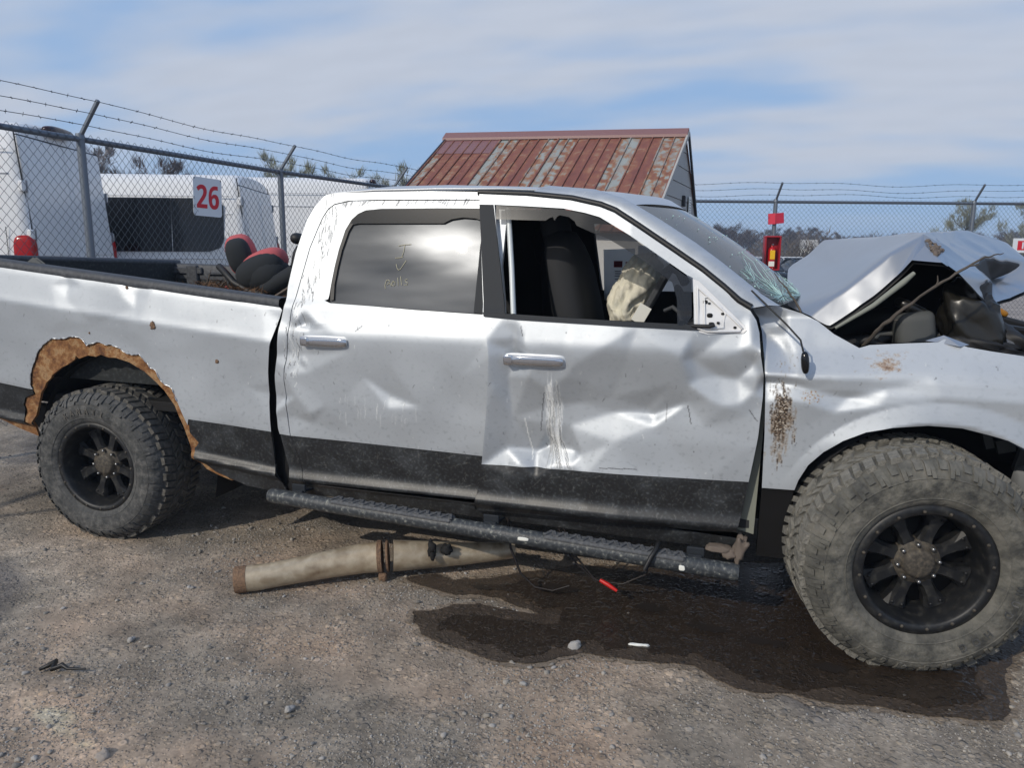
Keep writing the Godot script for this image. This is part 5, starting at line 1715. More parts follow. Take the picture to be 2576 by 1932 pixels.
func running_board() -> void:
	var a := Vector3(-2.762, 0.352, 0.0)
	var b := Vector3(-0.632, 0.272, 0.03)
	var r := tpart("running_board", tb([a, a.lerp(b, 0.01), a.lerp(b, 0.3), a.lerp(b, 0.6), a.lerp(b, 0.99), b], [0.030, 0.035, 0.035, 0.035, 0.035, 0.030], 20), M.bar_black)
	for s in [[0.16, 0.44], [0.635, 0.905]]:
		var p := a.lerp(b, s[0])
		var q := a.lerp(b, s[1])
		var dirn := (q - p).normalized()
		var bs := Basis(dirn, Vector3(0, 1, 0), Vector3(0, 0, 1)).orthonormalized()
		var st := sb(false)
		box(st, (p + q) / 2 + Vector3(0, 0.026, 0.0), Vector3(p.distance_to(q), 0.022, 0.066), bs, 0.008)
		var pad := sub("step_pad", fin(st), M.pad_rubber, r)
		st = sb(false)
		for k in 22:
			var c := p.lerp(q, (k + 0.5) / 22.0)
			box(st, c + Vector3(0, 0.039, 0.0), Vector3(0.016, 0.006, 0.058), bs * Basis(Vector3.UP, 0.35 if k % 2 else -0.35), 0.002)
		put("tread_ribs", fin(st), M.pad_rubber, pad)
	for s in [0.05, 0.10]: pass
	for x in [-2.62, -1.66, -0.80]:
		var c := a.lerp(b, (x - a.x) / (b.x - a.x))
		var st := sb(false)
		box(st, c + Vector3(0, 0.02, -0.12), Vector3(0.055, 0.012, 0.22), Basis(Vector3.RIGHT, -0.12), 0.003)
		box(st, c + Vector3(0.0, 0.045, -0.03), Vector3(0.07, 0.04, 0.012), Basis(), 0.003)
		sub("board_bracket", fin(st), M.trim_grey, r)
	sub("paint_chip", lm(a.lerp(b, 0.595) + Vector3(0, 0.006, 0.034), Vector3(0.024, 0.008, 0.003), Basis(), 0.6, 0.3, 9), M.paper, r)
	sub("paint_chip", lm(a.lerp(b, 0.90) + Vector3(0, -0.004, 0.034), Vector3(0.012, 0.010, 0.003), Basis(), 0.6, 0.6, 19), M.paper, r)

func underbody() -> void:
	var st := sb(false)
	for z in [-0.55, -1.55]:
		box(st, Vector3(-2.2, 0.48, z), Vector3(5.6, 0.14, 0.07))
	tpart("frame_rail", fin(st), M.underbody)
	tpart("rear_axle", tb([Vector3(-3.8, 0.39, -0.25), Vector3(-3.8, 0.39, -1.85)], 0.05, 12), M.underbody)
	tpart("differential", lm(Vector3(-3.8, 0.39, -1.05), Vector3(0.17, 0.17, 0.17), Basis(), 0.8), M.underbody)
	tpart("front_axle", tb([Vector3(0, 0.39, -0.25), Vector3(0, 0.39, -1.85)], 0.045, 12), M.underbody)
	tpart("transmission", lm(Vector3(-1.3, 0.45, -1.05), Vector3(0.7, 0.15, 0.2), Basis(), 0.6), M.underbody)
	tpart("fuel_tank", bx(Vector3(-2.0, 0.44, -1.35), Vector3(1.1, 0.22, 0.4), 0.04), M.underbody)
	tpart("bed_floor_underside", bx(Vector3(-3.9, 0.70, -1.05), Vector3(2.2, 0.05, 1.8)), M.void_black)
	tpart("hanging_hose", tb(p3([-1.62, 0.33, -0.12, -1.60, 0.2, -0.10, -1.55, 0.09, -0.09, -1.48, 0.04, -0.08, -1.40, 0.035, -0.08, -1.33, 0.06, -0.10]), 0.0055, 8), M.cable_dark)
	tpart("hanging_cable", tb(p3([-1.36, 0.32, -0.10, -1.30, 0.20, -0.09, -1.22, 0.12, -0.08, -1.16, 0.10, -0.07]), 0.004, 7), M.cable_dark)
	tpart("hanging_cable", tb(p3([-1.40, 0.32, -0.14, -1.33, 0.18, -0.12, -1.22, 0.10, -0.10, -1.10, 0.10, -0.10, -1.0, 0.16, -0.1, -0.98, 0.3, -0.1]), 0.004, 7), M.cable_dark)
	tpart("red_connector", tb(p3([-1.19, 0.118, -0.07, -1.155, 0.108, -0.06, -1.115, 0.088, -0.055]), [0.008, 0.010, 0.007], 10), M.cable_red)
	tpart("loose_strap", tb(p3([-0.985, 0.26, 0.085, -0.965, 0.31, 0.075, -0.95, 0.335, 0.055, -0.945, 0.345, 0.0]), 0.010, 7), M.black_plastic)
	tpart("spring_shackle", bx(Vector3(-2.55, 0.30, -0.4), Vector3(0.28, 0.02, 0.05), 0.004), M.underbody)

func truck() -> void:
	TR = thing("pickup_truck", "wrecked silver crew cab pickup with buckled hood, dented doors and rusty rear wheel arch", "pickup truck", TB)
	profile_tables()
	relief_build([-1.685,1.128,0,-1.675,1.059,5,-1.681,.945,5,-1.691,.799,0,-1.705,.679,0,-1.718,.583,0,-1.755,.374,0,-1.624,1.212,0,-1.555,1.208,-2,-1.338,1.201,0,-1.068,1.201,0,-.843,1.193,0,-.632,1.157,0,-1.564,1.146,-18,-1.567,1.085,-38,-1.593,.978,-28,-1.652,.946,-2,-1.525,1.155,-4,-1.513,1.088,-5,-1.484,1.054,-8,-1.357,1.061,-8,-1.653,.925,0,-1.506,.983,-6,-1.579,.8,-34,-1.441,.853,-34,-1.433,.68,-80,-1.484,.653,-60,-1.618,.664,-34,-1.42,.939,-12,-1.412,.776,-35,-1.375,.678,-50,-1.325,.617,-8,-1.411,.605,-8,-1.544,.607,-10,-1.343,.992,-8,-1.337,.782,-38,-1.311,.676,-45,-1.315,1.042,-4,-1.259,.976,-22,-1.156,.914,-40,-1.021,.875,-48,-1.293,.884,-42,-1.154,.852,-48,-1,.849,-46,-1.283,.664,-22,-1.152,.726,-20,-.986,.809,-22,-1.047,.629,-6,-.793,.824,-10,-.86,.913,-22,-.927,.982,-14,-.64,.875,-2,-.603,.772,0,-.619,.615,0,-.86,1.161,-4,-.848,1.086,-26,-.833,1.008,-22,-.893,1.083,-2,-.863,.986,-12,-.752,1.025,-30,-.678,1.016,-26,-.779,.932,-4,-.722,.909,0,-.661,.92,-1,-.615,.968,-2,-.743,1.09,-14,-.684,1.124,-10,-.778,1.151,-14,-.621,1.077,-22,-.595,1.04,0,-.603,1.128,-2,-1.511,.429,0,-1.255,.419,0,-.975,.415,0,-.709,.394,0,-.626,.509,0,-1.47,.551,-3,-1.582,.539,2,-1.254,.587,0,-1.046,.586,0,-.782,.598,0,-2.685,.957,0,-2.692,.901,0,-2.691,.788,0,-2.686,.635,0,-2.297,.642,0,-1.971,.626,0,-2.559,1.255,0,-2.223,1.241,0,-1.908,1.233,0,-2.66,1.241,0,-2.585,1.217,0,-2.625,1.177,2,-2.507,1.166,2,-2.579,1.161,-22,-2.639,1.141,-10,-2.637,1.027,-16,-2.579,1.024,-14,-2.545,1.139,-10,-2.459,1.156,0,-2.612,.992,-12,-2.677,.921,2,-2.588,.999,-6,-2.547,.946,-3,-2.549,.86,-2,-2.556,.75,6,-2.628,.83,4,-2.692,.813,-10,-2.649,.728,-8,-2.546,.704,-3,-2.47,.791,0,-2.38,.821,-2,-2.154,.86,-12,-2.156,.8,2,-1.996,.817,0,-2.281,.936,-4,-2.148,1.003,-3,-1.897,1.016,0,-2.34,1.053,0,-1.81,.847,-4,-1.807,.963,0,-.569,.836,0,-.438,.846,0,-.649,1.276,-5,-.618,1.241,-12,-.573,1.278,6,-.515,1.262,4,-.535,1.208,-28,-.592,1.189,-22,-.511,1.186,2,-.427,1.223,6,-.371,1.197,4,-.588,1.115,4,-.52,1.129,-16,-.475,1.12,4,-.397,1.14,0,-.584,1.037,14,-.471,1.037,12,-.34,1.044,8,-.181,1.055,4,-.027,1.066,2,.268,1.08,0,-.577,1.01,-25,-.476,1.005,-16,-.393,.987,-16,-.285,.97,-22,-.156,1.006,-12,-.027,1.044,-2,-.5,.951,4,-.417,.944,4,-.334,.914,0,-.178,.948,0,.022,.984,-6,.262,.999,-6,-.261,1.145,0,-.024,1.155,0,.271,1.126,0,-.572,.934,-4,-.551,.874,0,-3.955,1.314,-8,-3.971,1.371,0,-4.054,1.312,0,-3.856,1.308,0,-3.949,1.245,-4,-3.53,1.269,-7,-3.614,1.267,0,-3.446,1.256,0,-3.525,1.209,-3,-4.29,1.332,0,-3.141,1.241,-3,-2.801,1.228,0,-4.408,1.012,0,-3.787,1.116,-7,-3.501,1.088,0,-3.984,1.141,0,-3.053,1.031,-3,-2.763,1.008,0,-2.789,.71,0,-3.176,.72,0,-3.38,.94,0,-4.1,1.065,0,-2.896,.853,-4,-5.2,.1,0,-5.2,1.95,0,-4.55,.1,0,-4.55,1.95,0,-3.9,.1,0,-3.9,1.95,0,-3.25,.1,0,-3.25,1.95,0,-2.6,.1,0,-2.6,1.95,0,-1.95,.1,0,-1.95,1.95,0,-1.3,.1,0,-1.3,1.95,0,-.65,.1,0,-.65,1.95,0,0,.1,0,0,1.95,0,.65,.1,0,.65,1.95,0,-5.2,.6,0,-4.8,.6,0,.7,.6,0,1.1,.6,0,-5.2,1.2,0,-4.8,1.2,0,.7,1.2,0,1.1,1.2,0,-2.5,1.45,0,-2.3,1.45,0,-2.1,1.45,0,-1.9,1.45,0,-1.7,1.45,0,-1.5,1.45,0,-1.3,1.45,0,-1.1,1.45,0,-.9,1.45,0])
	bed()
	cab()
	interior()
	front_end()
	hood()
	running_board()
	underbody()
	wheel("rear_wheel", "dusty rear wheel under the rusty arch", Vector3(-3.799, 0.392, 0), 1.0, 0.045, 0.0, 0.05, M.tyre_dust, M.tread_dust, "KANATI", PI * 0.53)
	wheel("front_wheel", "muddy front wheel turned slightly inwards", Vector3(-0.012, 0.400, 0.105), 1.04, 0.185, 0.026, 0.12, M.tyre_mud, M.tread_mud, "MUD HOG", -0.62)
	wheel("rear_wheel", "", Vector3(-3.799, 0.392, -2.1), 1.0, 0.0, 0.0, 0.0, M.tyre_dust, M.tread_dust, "", 0, true)
	wheel("front_wheel", "", Vector3(0, 0.408, -2.1), 1.045, 0.1, 0.0, 0.0, M.tyre_mud, M.tread_mud, "", 0, true)
	# whip antenna still hanging on the fender
	var an := tpart("antenna", tb(p3([-.648, 1.352, -.10, -.577, 1.288, -.055, -.519, 1.235, -.02, -.468, 1.182, 0, -.456, 1.14, .004]), 0.0035, 6), M.black_plastic)
	sub("antenna_base", lm(Vector3(-.446, 1.098, -0.015), Vector3(0.015, 0.042, 0.02), Basis(Vector3.BACK, 0.1), 0.8), M.gloss_black, an)

# ------------------------------------------------------------------ things lying about
func exhaust() -> void:
	var c := p3([-2.735, .062, .305, -2.66, .066, .262, -2.60, .070, .222, -2.45, .084, .112, -2.28, .098, -.005, -2.21, .102, -.035])
	var o := thing("exhaust_pipe", "tan tapered metal pipe with rusty flange lying under the pickup step", "pipe", Vector3(-2.3, 0, 0))
	var off := -o.position
	var st := sb()
	tube(st, c, [0.056, 0.058, 0.055, 0.060, 0.068, 0.070], 28, false)
	tube(st, [c[0], c[0].lerp(c[1], 0.9)], [0.050, 0.052], 28, false)
	put("pipe_body", fin(st), M.pipe_tan, o, off)
	st = sb()
	tube(st, [c[0] - (c[1] - c[0]).normalized() * 0.008, c[0], c[0].lerp(c[1], 0.5)], [0.0565, 0.0592, 0.0585], 28, false)
	put("rusty_end", fin(st), M.pipe_rust, o, off)
	var d: Vector3 = (c[5] - c[4]).normalized()
	var d2 := Vector3(0.86, 0.0, -0.5).normalized()
	st = sb()
	for s in [[0.0, 0.022], [0.034, 0.010]]:
		var p: Vector3 = c[5] + d * s[0]
		tube(st, [p - d * s[1] * 0.45, p + d * s[1] * 0.45], [0.0765 - s[0] * 0.1, 0.0765 - s[0] * 0.1], 28)
	lump(st, c[5] + Vector3(0.03, -0.078, 0.035), Vector3(0.02, 0.02, 0.014), Basis(), 0.6)
	put("flange", fin(st), M.pipe_rust, o, off)
	st = sb()
	tube(st, [c[5] + d * 0.06, Vector3(-2.0, .098, -.14), Vector3(-1.84, .090, -.23), Vector3(-1.66, .085, -.34)], [0.072, 0.062, 0.050, 0.038], 28)
	put("pipe_body", fin(st), M.pipe_tan, o, off)
	st = sb()
	lump(st, Vector3(-1.97, .155, -.085), Vector3(0.022, 0.035, 0.02), Basis(), 1, 0.9, 25, 14, 10)
	lump(st, Vector3(-1.91, .145, -.115), Vector3(0.028, 0.025, 0.02), Basis(), 1, 0.9, 25, 14, 10)
	lump(st, Vector3(-1.96, .125, -.07), Vector3(0.012, 0.022, 0.012), Basis(), 1, 0.9, 25, 14, 10)
	put("burnt_scrap", fin(st), M.void_black, o, off)

func branch(n: String, label: String, pts: Array, rad: Array, twigs: Array) -> void:
	var o := thing(n, label, "branch", Vector3(pts[0].x, pts[0].y, pts[0].z))
	var fine := []
	var fr := []
	var nn := noise(int(pts[0].x * 100) + 300, 7.0, 2)
	for i in pts.size() - 1:
		for k in 6:
			var p: Vector3 = pts[i].lerp(pts[i + 1], k / 6.0)
			fine.append(p + Vector3(0, 1, 0) * nn.get_noise_3dv(p * 3) * 0.008)
			fr.append(lerpf(rad[i], rad[i + 1], k / 6.0) * (1.0 + 0.35 * nn.get_noise_3dv(p * 9)))
	fine.append(pts[-1])
	fr.append(rad[-1])
	put("stem", tb(fine, fr, 7), M.bark, o, -o.position)
	for t in twigs: put("twig", tb([t[0], t[0].lerp(t[1], 0.5) + Vector3(0.004, 0, 0), t[1]], [0.004, 0.003, 0.0015], 5), M.bark, o, -o.position)

func debris() -> void:
	branch("bare_branch", "long bare grey branch lying across the crumpled hood opening", p3([-.215, 1.135, -.33, -.161, 1.223, -.26, -.099, 1.293, -.22, .03, 1.408, -.18, .139, 1.482, -.2, .20, 1.495, -.22]), [0.009, 0.008, 0.0065, 0.005, 0.0035, 0.0015], [[Vector3(-.149, 1.243, -.25), Vector3(-.115, 1.245, -.24)], [Vector3(-.01, 1.372, -.19), Vector3(-.008, 1.415, -.19)], [Vector3(.09, 1.45, -.19), Vector3(.12, 1.455, -.19)]])
	branch("dead_twig", "thin dead twig poking up from the base of the windscreen", p3([-.455, 1.262, -.30, -.50, 1.33, -.36, -.563, 1.41, -.43]), [0.005, 0.004, 0.0015], [])
	# child seat dumped in the bed
	var o := thing("child_seat", "red and black child car seat dumped in the truck bed", "child seat", Vector3(-3.65, 1.2, -1.2))
	var off := -o.position
	var b := Basis(Vector3.UP, 0.55) * Basis(Vector3.BACK, 0.24)
	put("backrest_border", lm(Vector3(-3.775, 1.455, -1.24), Vector3(0.095, 0.135, 0.12), b, 0.75), M.seat_red, o, off)
	put("backrest_pad", lm(Vector3(-3.738, 1.452, -1.165), Vector3(0.078, 0.112, 0.090), b, 0.75), M.seat_dark, o, off)
	put("backrest_shell", lm(Vector3(-3.80, 1.445, -1.27), Vector3(0.068, 0.125, 0.115), b, 0.75), M.black_plastic, o, off)
	var b2 := Basis(Vector3.UP, 0.3) * Basis(Vector3.BACK, 0.42)
	put("seat_border", lm(Vector3(-3.60, 1.40, -1.22), Vector3(0.155, 0.086, 0.13), b2, 0.8), M.seat_red, o, off)
	put("seat_side", lm(Vector3(-3.585, 1.36, -1.16), Vector3(0.158, 0.10, 0.11), b2, 0.85), M.seat_dark, o, off)
	put("seat_side", lm(Vector3(-3.56, 1.33, -1.19), Vector3(0.15, 0.10, 0.14), Basis(Vector3.BACK, 0.2), 0.85), M.seat_dark, o, off)
	put("seat_base", tb(p3([-3.885, 1.385, -1.15, -3.80, 1.345, -1.1, -3.73, 1.29, -1.08, -3.62, 1.235, -1.08, -3.5, 1.215, -1.1]), 0.022, 10), M.black_plastic, o, off)
	put("seat_base", tb(p3([-3.80, 1.32, -1.12, -3.78, 1.265, -1.1, -3.68, 1.22, -1.08, -3.5, 1.19, -1.08]), 0.014, 8), M.trim_grey, o, off)
	put("seat_base", tb(p3([-3.52, 1.24, -1.1, -3.42, 1.30, -1.12, -3.33, 1.36, -1.15]), 0.05, 10), M.seat_dark, o, off)
	put("headrest_wing", lm(Vector3(-3.31, 1.42, -1.2), Vector3(0.05, 0.11, 0.08), Basis(Vector3.BACK, -0.2), 0.8), M.black_plastic, o, off)
	put("headrest_wing", lm(Vector3(-3.335, 1.56, -1.2), Vector3(0.04, 0.035, 0.05), Basis(Vector3.BACK, -0.2), 0.9), M.black_plastic, o, off)
	# leaf litter and scrap in the bed corner
	var st := sb(false)
	rng.seed = 33
	for k in 900:
		var c := Vector3(rng.randf_range(-4.35, -3.45), 0, rng.randf_range(-1.45, -0.9))
		c.y = 1.20 + 0.07 * (1.0 - absf(c.x + 3.85) / 0.6) + rng.randf_range(-0.03, 0.03)
		var a := Vector3(rng.randf_range(-1, 1), rng.randf_range(-0.6, 0.8), rng.randf_range(-1, 1)).normalized() * rng.randf_range(0.015, 0.06)
		var w := Vector3(rng.randf_range(-1, 1), rng.randf_range(-1, 1), rng.randf_range(-1, 1)).normalized() * rng.randf_range(0.003, 0.014)
		tri(st, c - a, c + w, c + a)
	lump(st, Vector3(-3.85, 1.06, -1.2), Vector3(0.6, 0.17, 0.35), Basis(), 0.9, 0.5, 5)
	tag(put("leaf_litter", fin(st), M.leaf_litter), "heap of dead leaves and needles in the truck bed", "leaf litter", "", "stuff")
	o = thing("crushed_can", "crushed red drink can on the leaf heap in the truck bed", "can", Vector3(-3.815, 1.252, -1.2))
	st = sb()
	lump(st, Vector3(-0.01, 0.0, 0), Vector3(0.05, 0.022, 0.035), Basis(Vector3.BACK, 0.4), 0.6, 0.5, 18)
	put("can_body", fin(st), M.can, o)
	put("can_rim", tb([Vector3(-0.005, 0.02, 0.005), Vector3(0.01, 0.032, 0.008)], [0.032, 0.030], 16), M.steel, o)
	var pts := []
	for k in 15:
		var a := PI * (k - 1) / 12.0
		pts.append(Vector3(cos(a) * 0.033, sin(a) * 0.04, 0))
	o = thing("metal_ring", "pale metal hoop standing among the leaves in the truck bed", "hoop", Vector3(-3.73, 1.222, -1.2))
	put("hoop", tb(pts, 0.005, 7), M.steel, o)
	for q in [[-4.08, 1.23, -1.2, -4.02, 1.29, -1.2, -3.99, 1.36, -1.2], [-4.02, 1.24, -1.2, -3.97, 1.265, -1.2, -3.93, 1.285, -1.2], [-3.93, 1.25, -1.2, -3.88, 1.29, -1.2, -3.84, 1.31, -1.2]]:
		var p := p3(q)
		branch("dry_stick", ["tall dry stick leaning up from the leaves near the bed wall", "short pale forked stick on the leaf heap", "dry stick lying just left of the crushed can"][used.get("dry_stick", -1) + 1], p, [0.006, 0.005, 0.002], [[p[1], p[1] + Vector3(-0.03, 0.03, 0)]])
	o = thing("wood_plank", "brown board leaning in the bed corner behind the cab", "plank", Vector3(-3.3, 1.25, -1.0))
	put("board", bx(Vector3(0, 0, 0), Vector3(0.45, 0.012, 0.07), 0.003, Basis(Vector3.BACK, 0.5)), M.wood, o)
	o = thing("torn_bed_scrap", "bent grey metal scrap resting on the near bed rail", "scrap", Vector3(-4.26, 1.415, -0.15))
	st = sb(false)
	tri(st, Vector3(-0.05, 0, 0), Vector3(0, 0.035, -0.01), Vector3(0.07, 0, 0))
	tri(st, Vector3(-0.05, 0, 0), Vector3(0, 0.035, -0.03), Vector3(0.07, 0, -0.02))
	put("scrap_sheet", fin(st), M.engine_grey, o)
	# bits on the ground
	o = thing("pale_chip", "thin white plastic sliver lying on the oil stain", "debris", Vector3(-0.98, 0.012, 0.22))
	put("sliver", lm(Vector3.ZERO, Vector3(0.036, 0.004, 0.007), Basis(Vector3.UP, 0.15), 0.8, 0.9, 40), M.paper, o)
	o = thing("grey_stone", "grey stone the size of a fist on the oil stain", "stone", Vector3(-1.21, 0.014, 0.30))
	var gs := put("stone", lm(Vector3.ZERO, Vector3(0.024, 0.014, 0.018), Basis(Vector3.UP, 0.5), 0.75, 1.0, 24), M.stone, o)
	gs.material_override = null
	gs.mesh.surface_set_material(0, mk("grey_rock", Color(0.60, 0.59, 0.575), 0.9))
	var place := [[-2.42, 1.34, 0.030, "flat pale stone in the left foreground"], [-2.86, 0.78, 0.024, "whitish stone left of the tan pipe"], [-2.02, 0.98, 0.026, "light grey stone in the middle foreground"], [-1.33, 0.60, 0.018, "small white stone at the lower edge of the oil stain"], [-1.05, 1.45, 0.028, "reddish flat stone near the bottom edge"], [-0.62, 1.30, 0.022, "pale stone at the lower right"], [-3.02, 1.42, 0.03, "large buried stone at the far left foreground"]]
	for q in place:
		o = thing("loose_stone", q[3], "stone", Vector3(q[0], 0.004, q[1]))
		put("stone", lm(Vector3.ZERO, Vector3(1.0, 0.5, 0.75) * q[2] * 0.75, Basis(Vector3.UP, q[0] * 7), 0.7, 1.0, 34), M.grey_rock if q[2] < 0.028 else mk("tan_rock", Color(0.60, 0.56, 0.52), 0.9), o)
	o = thing("rubber_scrap", "twisted black rubber strip on the gravel at left", "debris", Vector3(-2.93, 0.012, 1.03))
	put("strip", tb(p3([-0.07, 0, 0.03, -0.04, 0.012, -0.015, -0.02, 0.006, 0.02, 0.0, 0.012, -0.005, 0.03, 0.006, 0.0, 0.09, 0.004, -0.02]), [0.006, 0.012, 0.009, 0.010, 0.006, 0.003], 7), M.rubber_seal, o)

# ------------------------------------------------------------------ chain link fences
func fence(n: String, label: String, posts: Array, H: float, arm: Vector3, light: Material, seed_: int) -> Node3D:
	var o := thing(n, label, "fence", Vector3(posts[0].x, 0, posts[0].z))
	var off := -o.position
	rng.seed = seed_
	for p in posts:
		var c := Vector3(p.x, 0, p.z)
		put("post", tb([c, c + Vector3(0, H + 0.01, 0)], 0.036, 14), M.galvanised, o, off)
		var st := sb()
		tube(st, [c + Vector3(0, H + 0.0, 0), c + Vector3(0, H + 0.05, 0)], [0.043, 0.036], 12)
		put("post_cap", fin(st), M.galvanised, o, off)
		var t0 := c + Vector3(0, H + 0.02, 0)
		var dirn := arm.normalized()
		st = sb(false)
		var side := Vector3.UP.cross(dirn).normalized()
		box(st, t0 + arm * 0.5, Vector3(0.034, 0.034, arm.length()), Basis(side, dirn.cross(side), dirn), 0.006)
		put("barb_arm", fin(st), M.galvanised, o, off)
	for i in posts.size() - 1:
		var a: Vector3 = posts[i]
		var b: Vector3 = posts[i + 1]
		a.y = H
		b.y = H
		put("top_rail", tb([a, b], 0.026, 12), M.galvanised, o, off)
		# woven wire
		var L := a.distance_to(b)
		var dirn := (b - a) / L
		var nrm := Vector3(-dirn.z, 0, dirn.x)
		if nrm.dot(Vector3(0, 0, 3) - a) < 0: nrm = -nrm
		var w := 0.043
		var h := 0.046
		var cols := int(L / w)
		var rowsn := int((H + 0.03) / h)
		var verts := PackedVector3Array()
		var idx := PackedInt32Array()
		var r := 0.0025
		for ci in cols:
			for j in rowsn + 1:
				var odd := (j + ci) % 2
				var x := (ci + odd) * w
				var y := H + 0.045 - j * h
				var c := a + dirn * x + nrm * (0.030 + (0.0022 if odd == 0 else -0.0022))
				c.y = y
				for q in 3:
					var an := TAU * q / 3.0 + 0.5
					verts.append(c + (dirn * cos(an) + nrm * sin(an)) * r)
				if j > 0:
					var s := verts.size() - 6
					for q in 3:
						var q2 := (q + 1) % 3
						idx.append_array([s + q, s + 3 + q, s + 3 + q2, s + q, s + 3 + q2, s + q2])
		var arr := []
		arr.resize(Mesh.ARRAY_MAX)
		arr[Mesh.ARRAY_VERTEX] = verts
		arr[Mesh.ARRAY_INDEX] = idx
		var am := ArrayMesh.new()
		am.add_surface_from_arrays(Mesh.PRIMITIVE_TRIANGLES, arr)
		put("woven_mesh", am, light, o, off).set_meta("kind", "stuff")
		# three strands of barbed wire
	for s in 3:
		var st := sb()
		for i in posts.size() - 1:
			var k := (s + 1) / 3.0 * 0.96
			var a: Vector3 = Vector3(posts[i].x, H + 0.02, posts[i].z) + arm * k
			var b: Vector3 = Vector3(posts[i + 1].x, H + 0.02, posts[i + 1].z) + arm * k
			var L := a.distance_to(b)
			var sag := rng.randf_range(0.01, 0.03)
			var line := []
			var nn := int(L / 0.15)
			for j in nn + 1:
				var t := float(j) / nn
				line.append(a.lerp(b, t) - Vector3(0, sag * 4 * t * (1 - t) + sin(t * 9 + s * 0.5 + seed_) * (0.012 if seed_ == 3 else 0.03) * t * (1 - t) * 4, 0))
			tube(st, line, 0.0028, 4, false)
			for j in range(1, nn):
				var c: Vector3 = line[j]
				for q in 2:
					var dd := Vector3(rng.randf_range(-1, 1), rng.randf_range(-1, 1), rng.randf_range(-1, 1)).normalized() * 0.017
					tube(st, [c - dd, c + dd], 0.0024, 3, false)
		put("barbed_wire", fin(st), M.dark_wire, o, off)
	return o

func text_mesh(s: String, size: float, depth := 0.004) -> TextMesh:
	var f := SystemFont.new()
	f.font_names = PackedStringArray(["Droid Sans"])
	f.font_weight = 700
	var tm := TextMesh.new()
	tm.text = s
	tm.font = f
	tm.font_size = 96
	tm.pixel_size = size / 70.0
	tm.depth = depth
	return tm

func plate(w: float, h: float, r: float, t: float) -> ArrayMesh:
	var pts := []
	for c in [[1, 1, 0.0], [-1, 1, 0.5], [-1, -1, 1.0], [1, -1, 1.5]]:
		for k in 6:
			var a: float = PI * (c[2] + 0.5 * k / 5.0)
			pts.append(Vector2(c[0] * (w * 0.5 - r) + cos(a) * r, c[1] * (h * 0.5 - r) + sin(a) * r))
	var st := sb(false)
	for i in pts.size():
		var p: Vector2 = pts[i]
		var q: Vector2 = pts[(i + 1) % pts.size()]
		tri(st, Vector3(0, 0, t), Vector3(q.x, q.y, t), Vector3(p.x, p.y, t))
		tri(st, Vector3(0, 0, 0), Vector3(p.x, p.y, 0), Vector3(q.x, q.y, 0))
		quad(st, Vector3(p.x, p.y, 0), Vector3(p.x, p.y, t), Vector3(q.x, q.y, t), Vector3(q.x, q.y, 0))
	return fin(st)

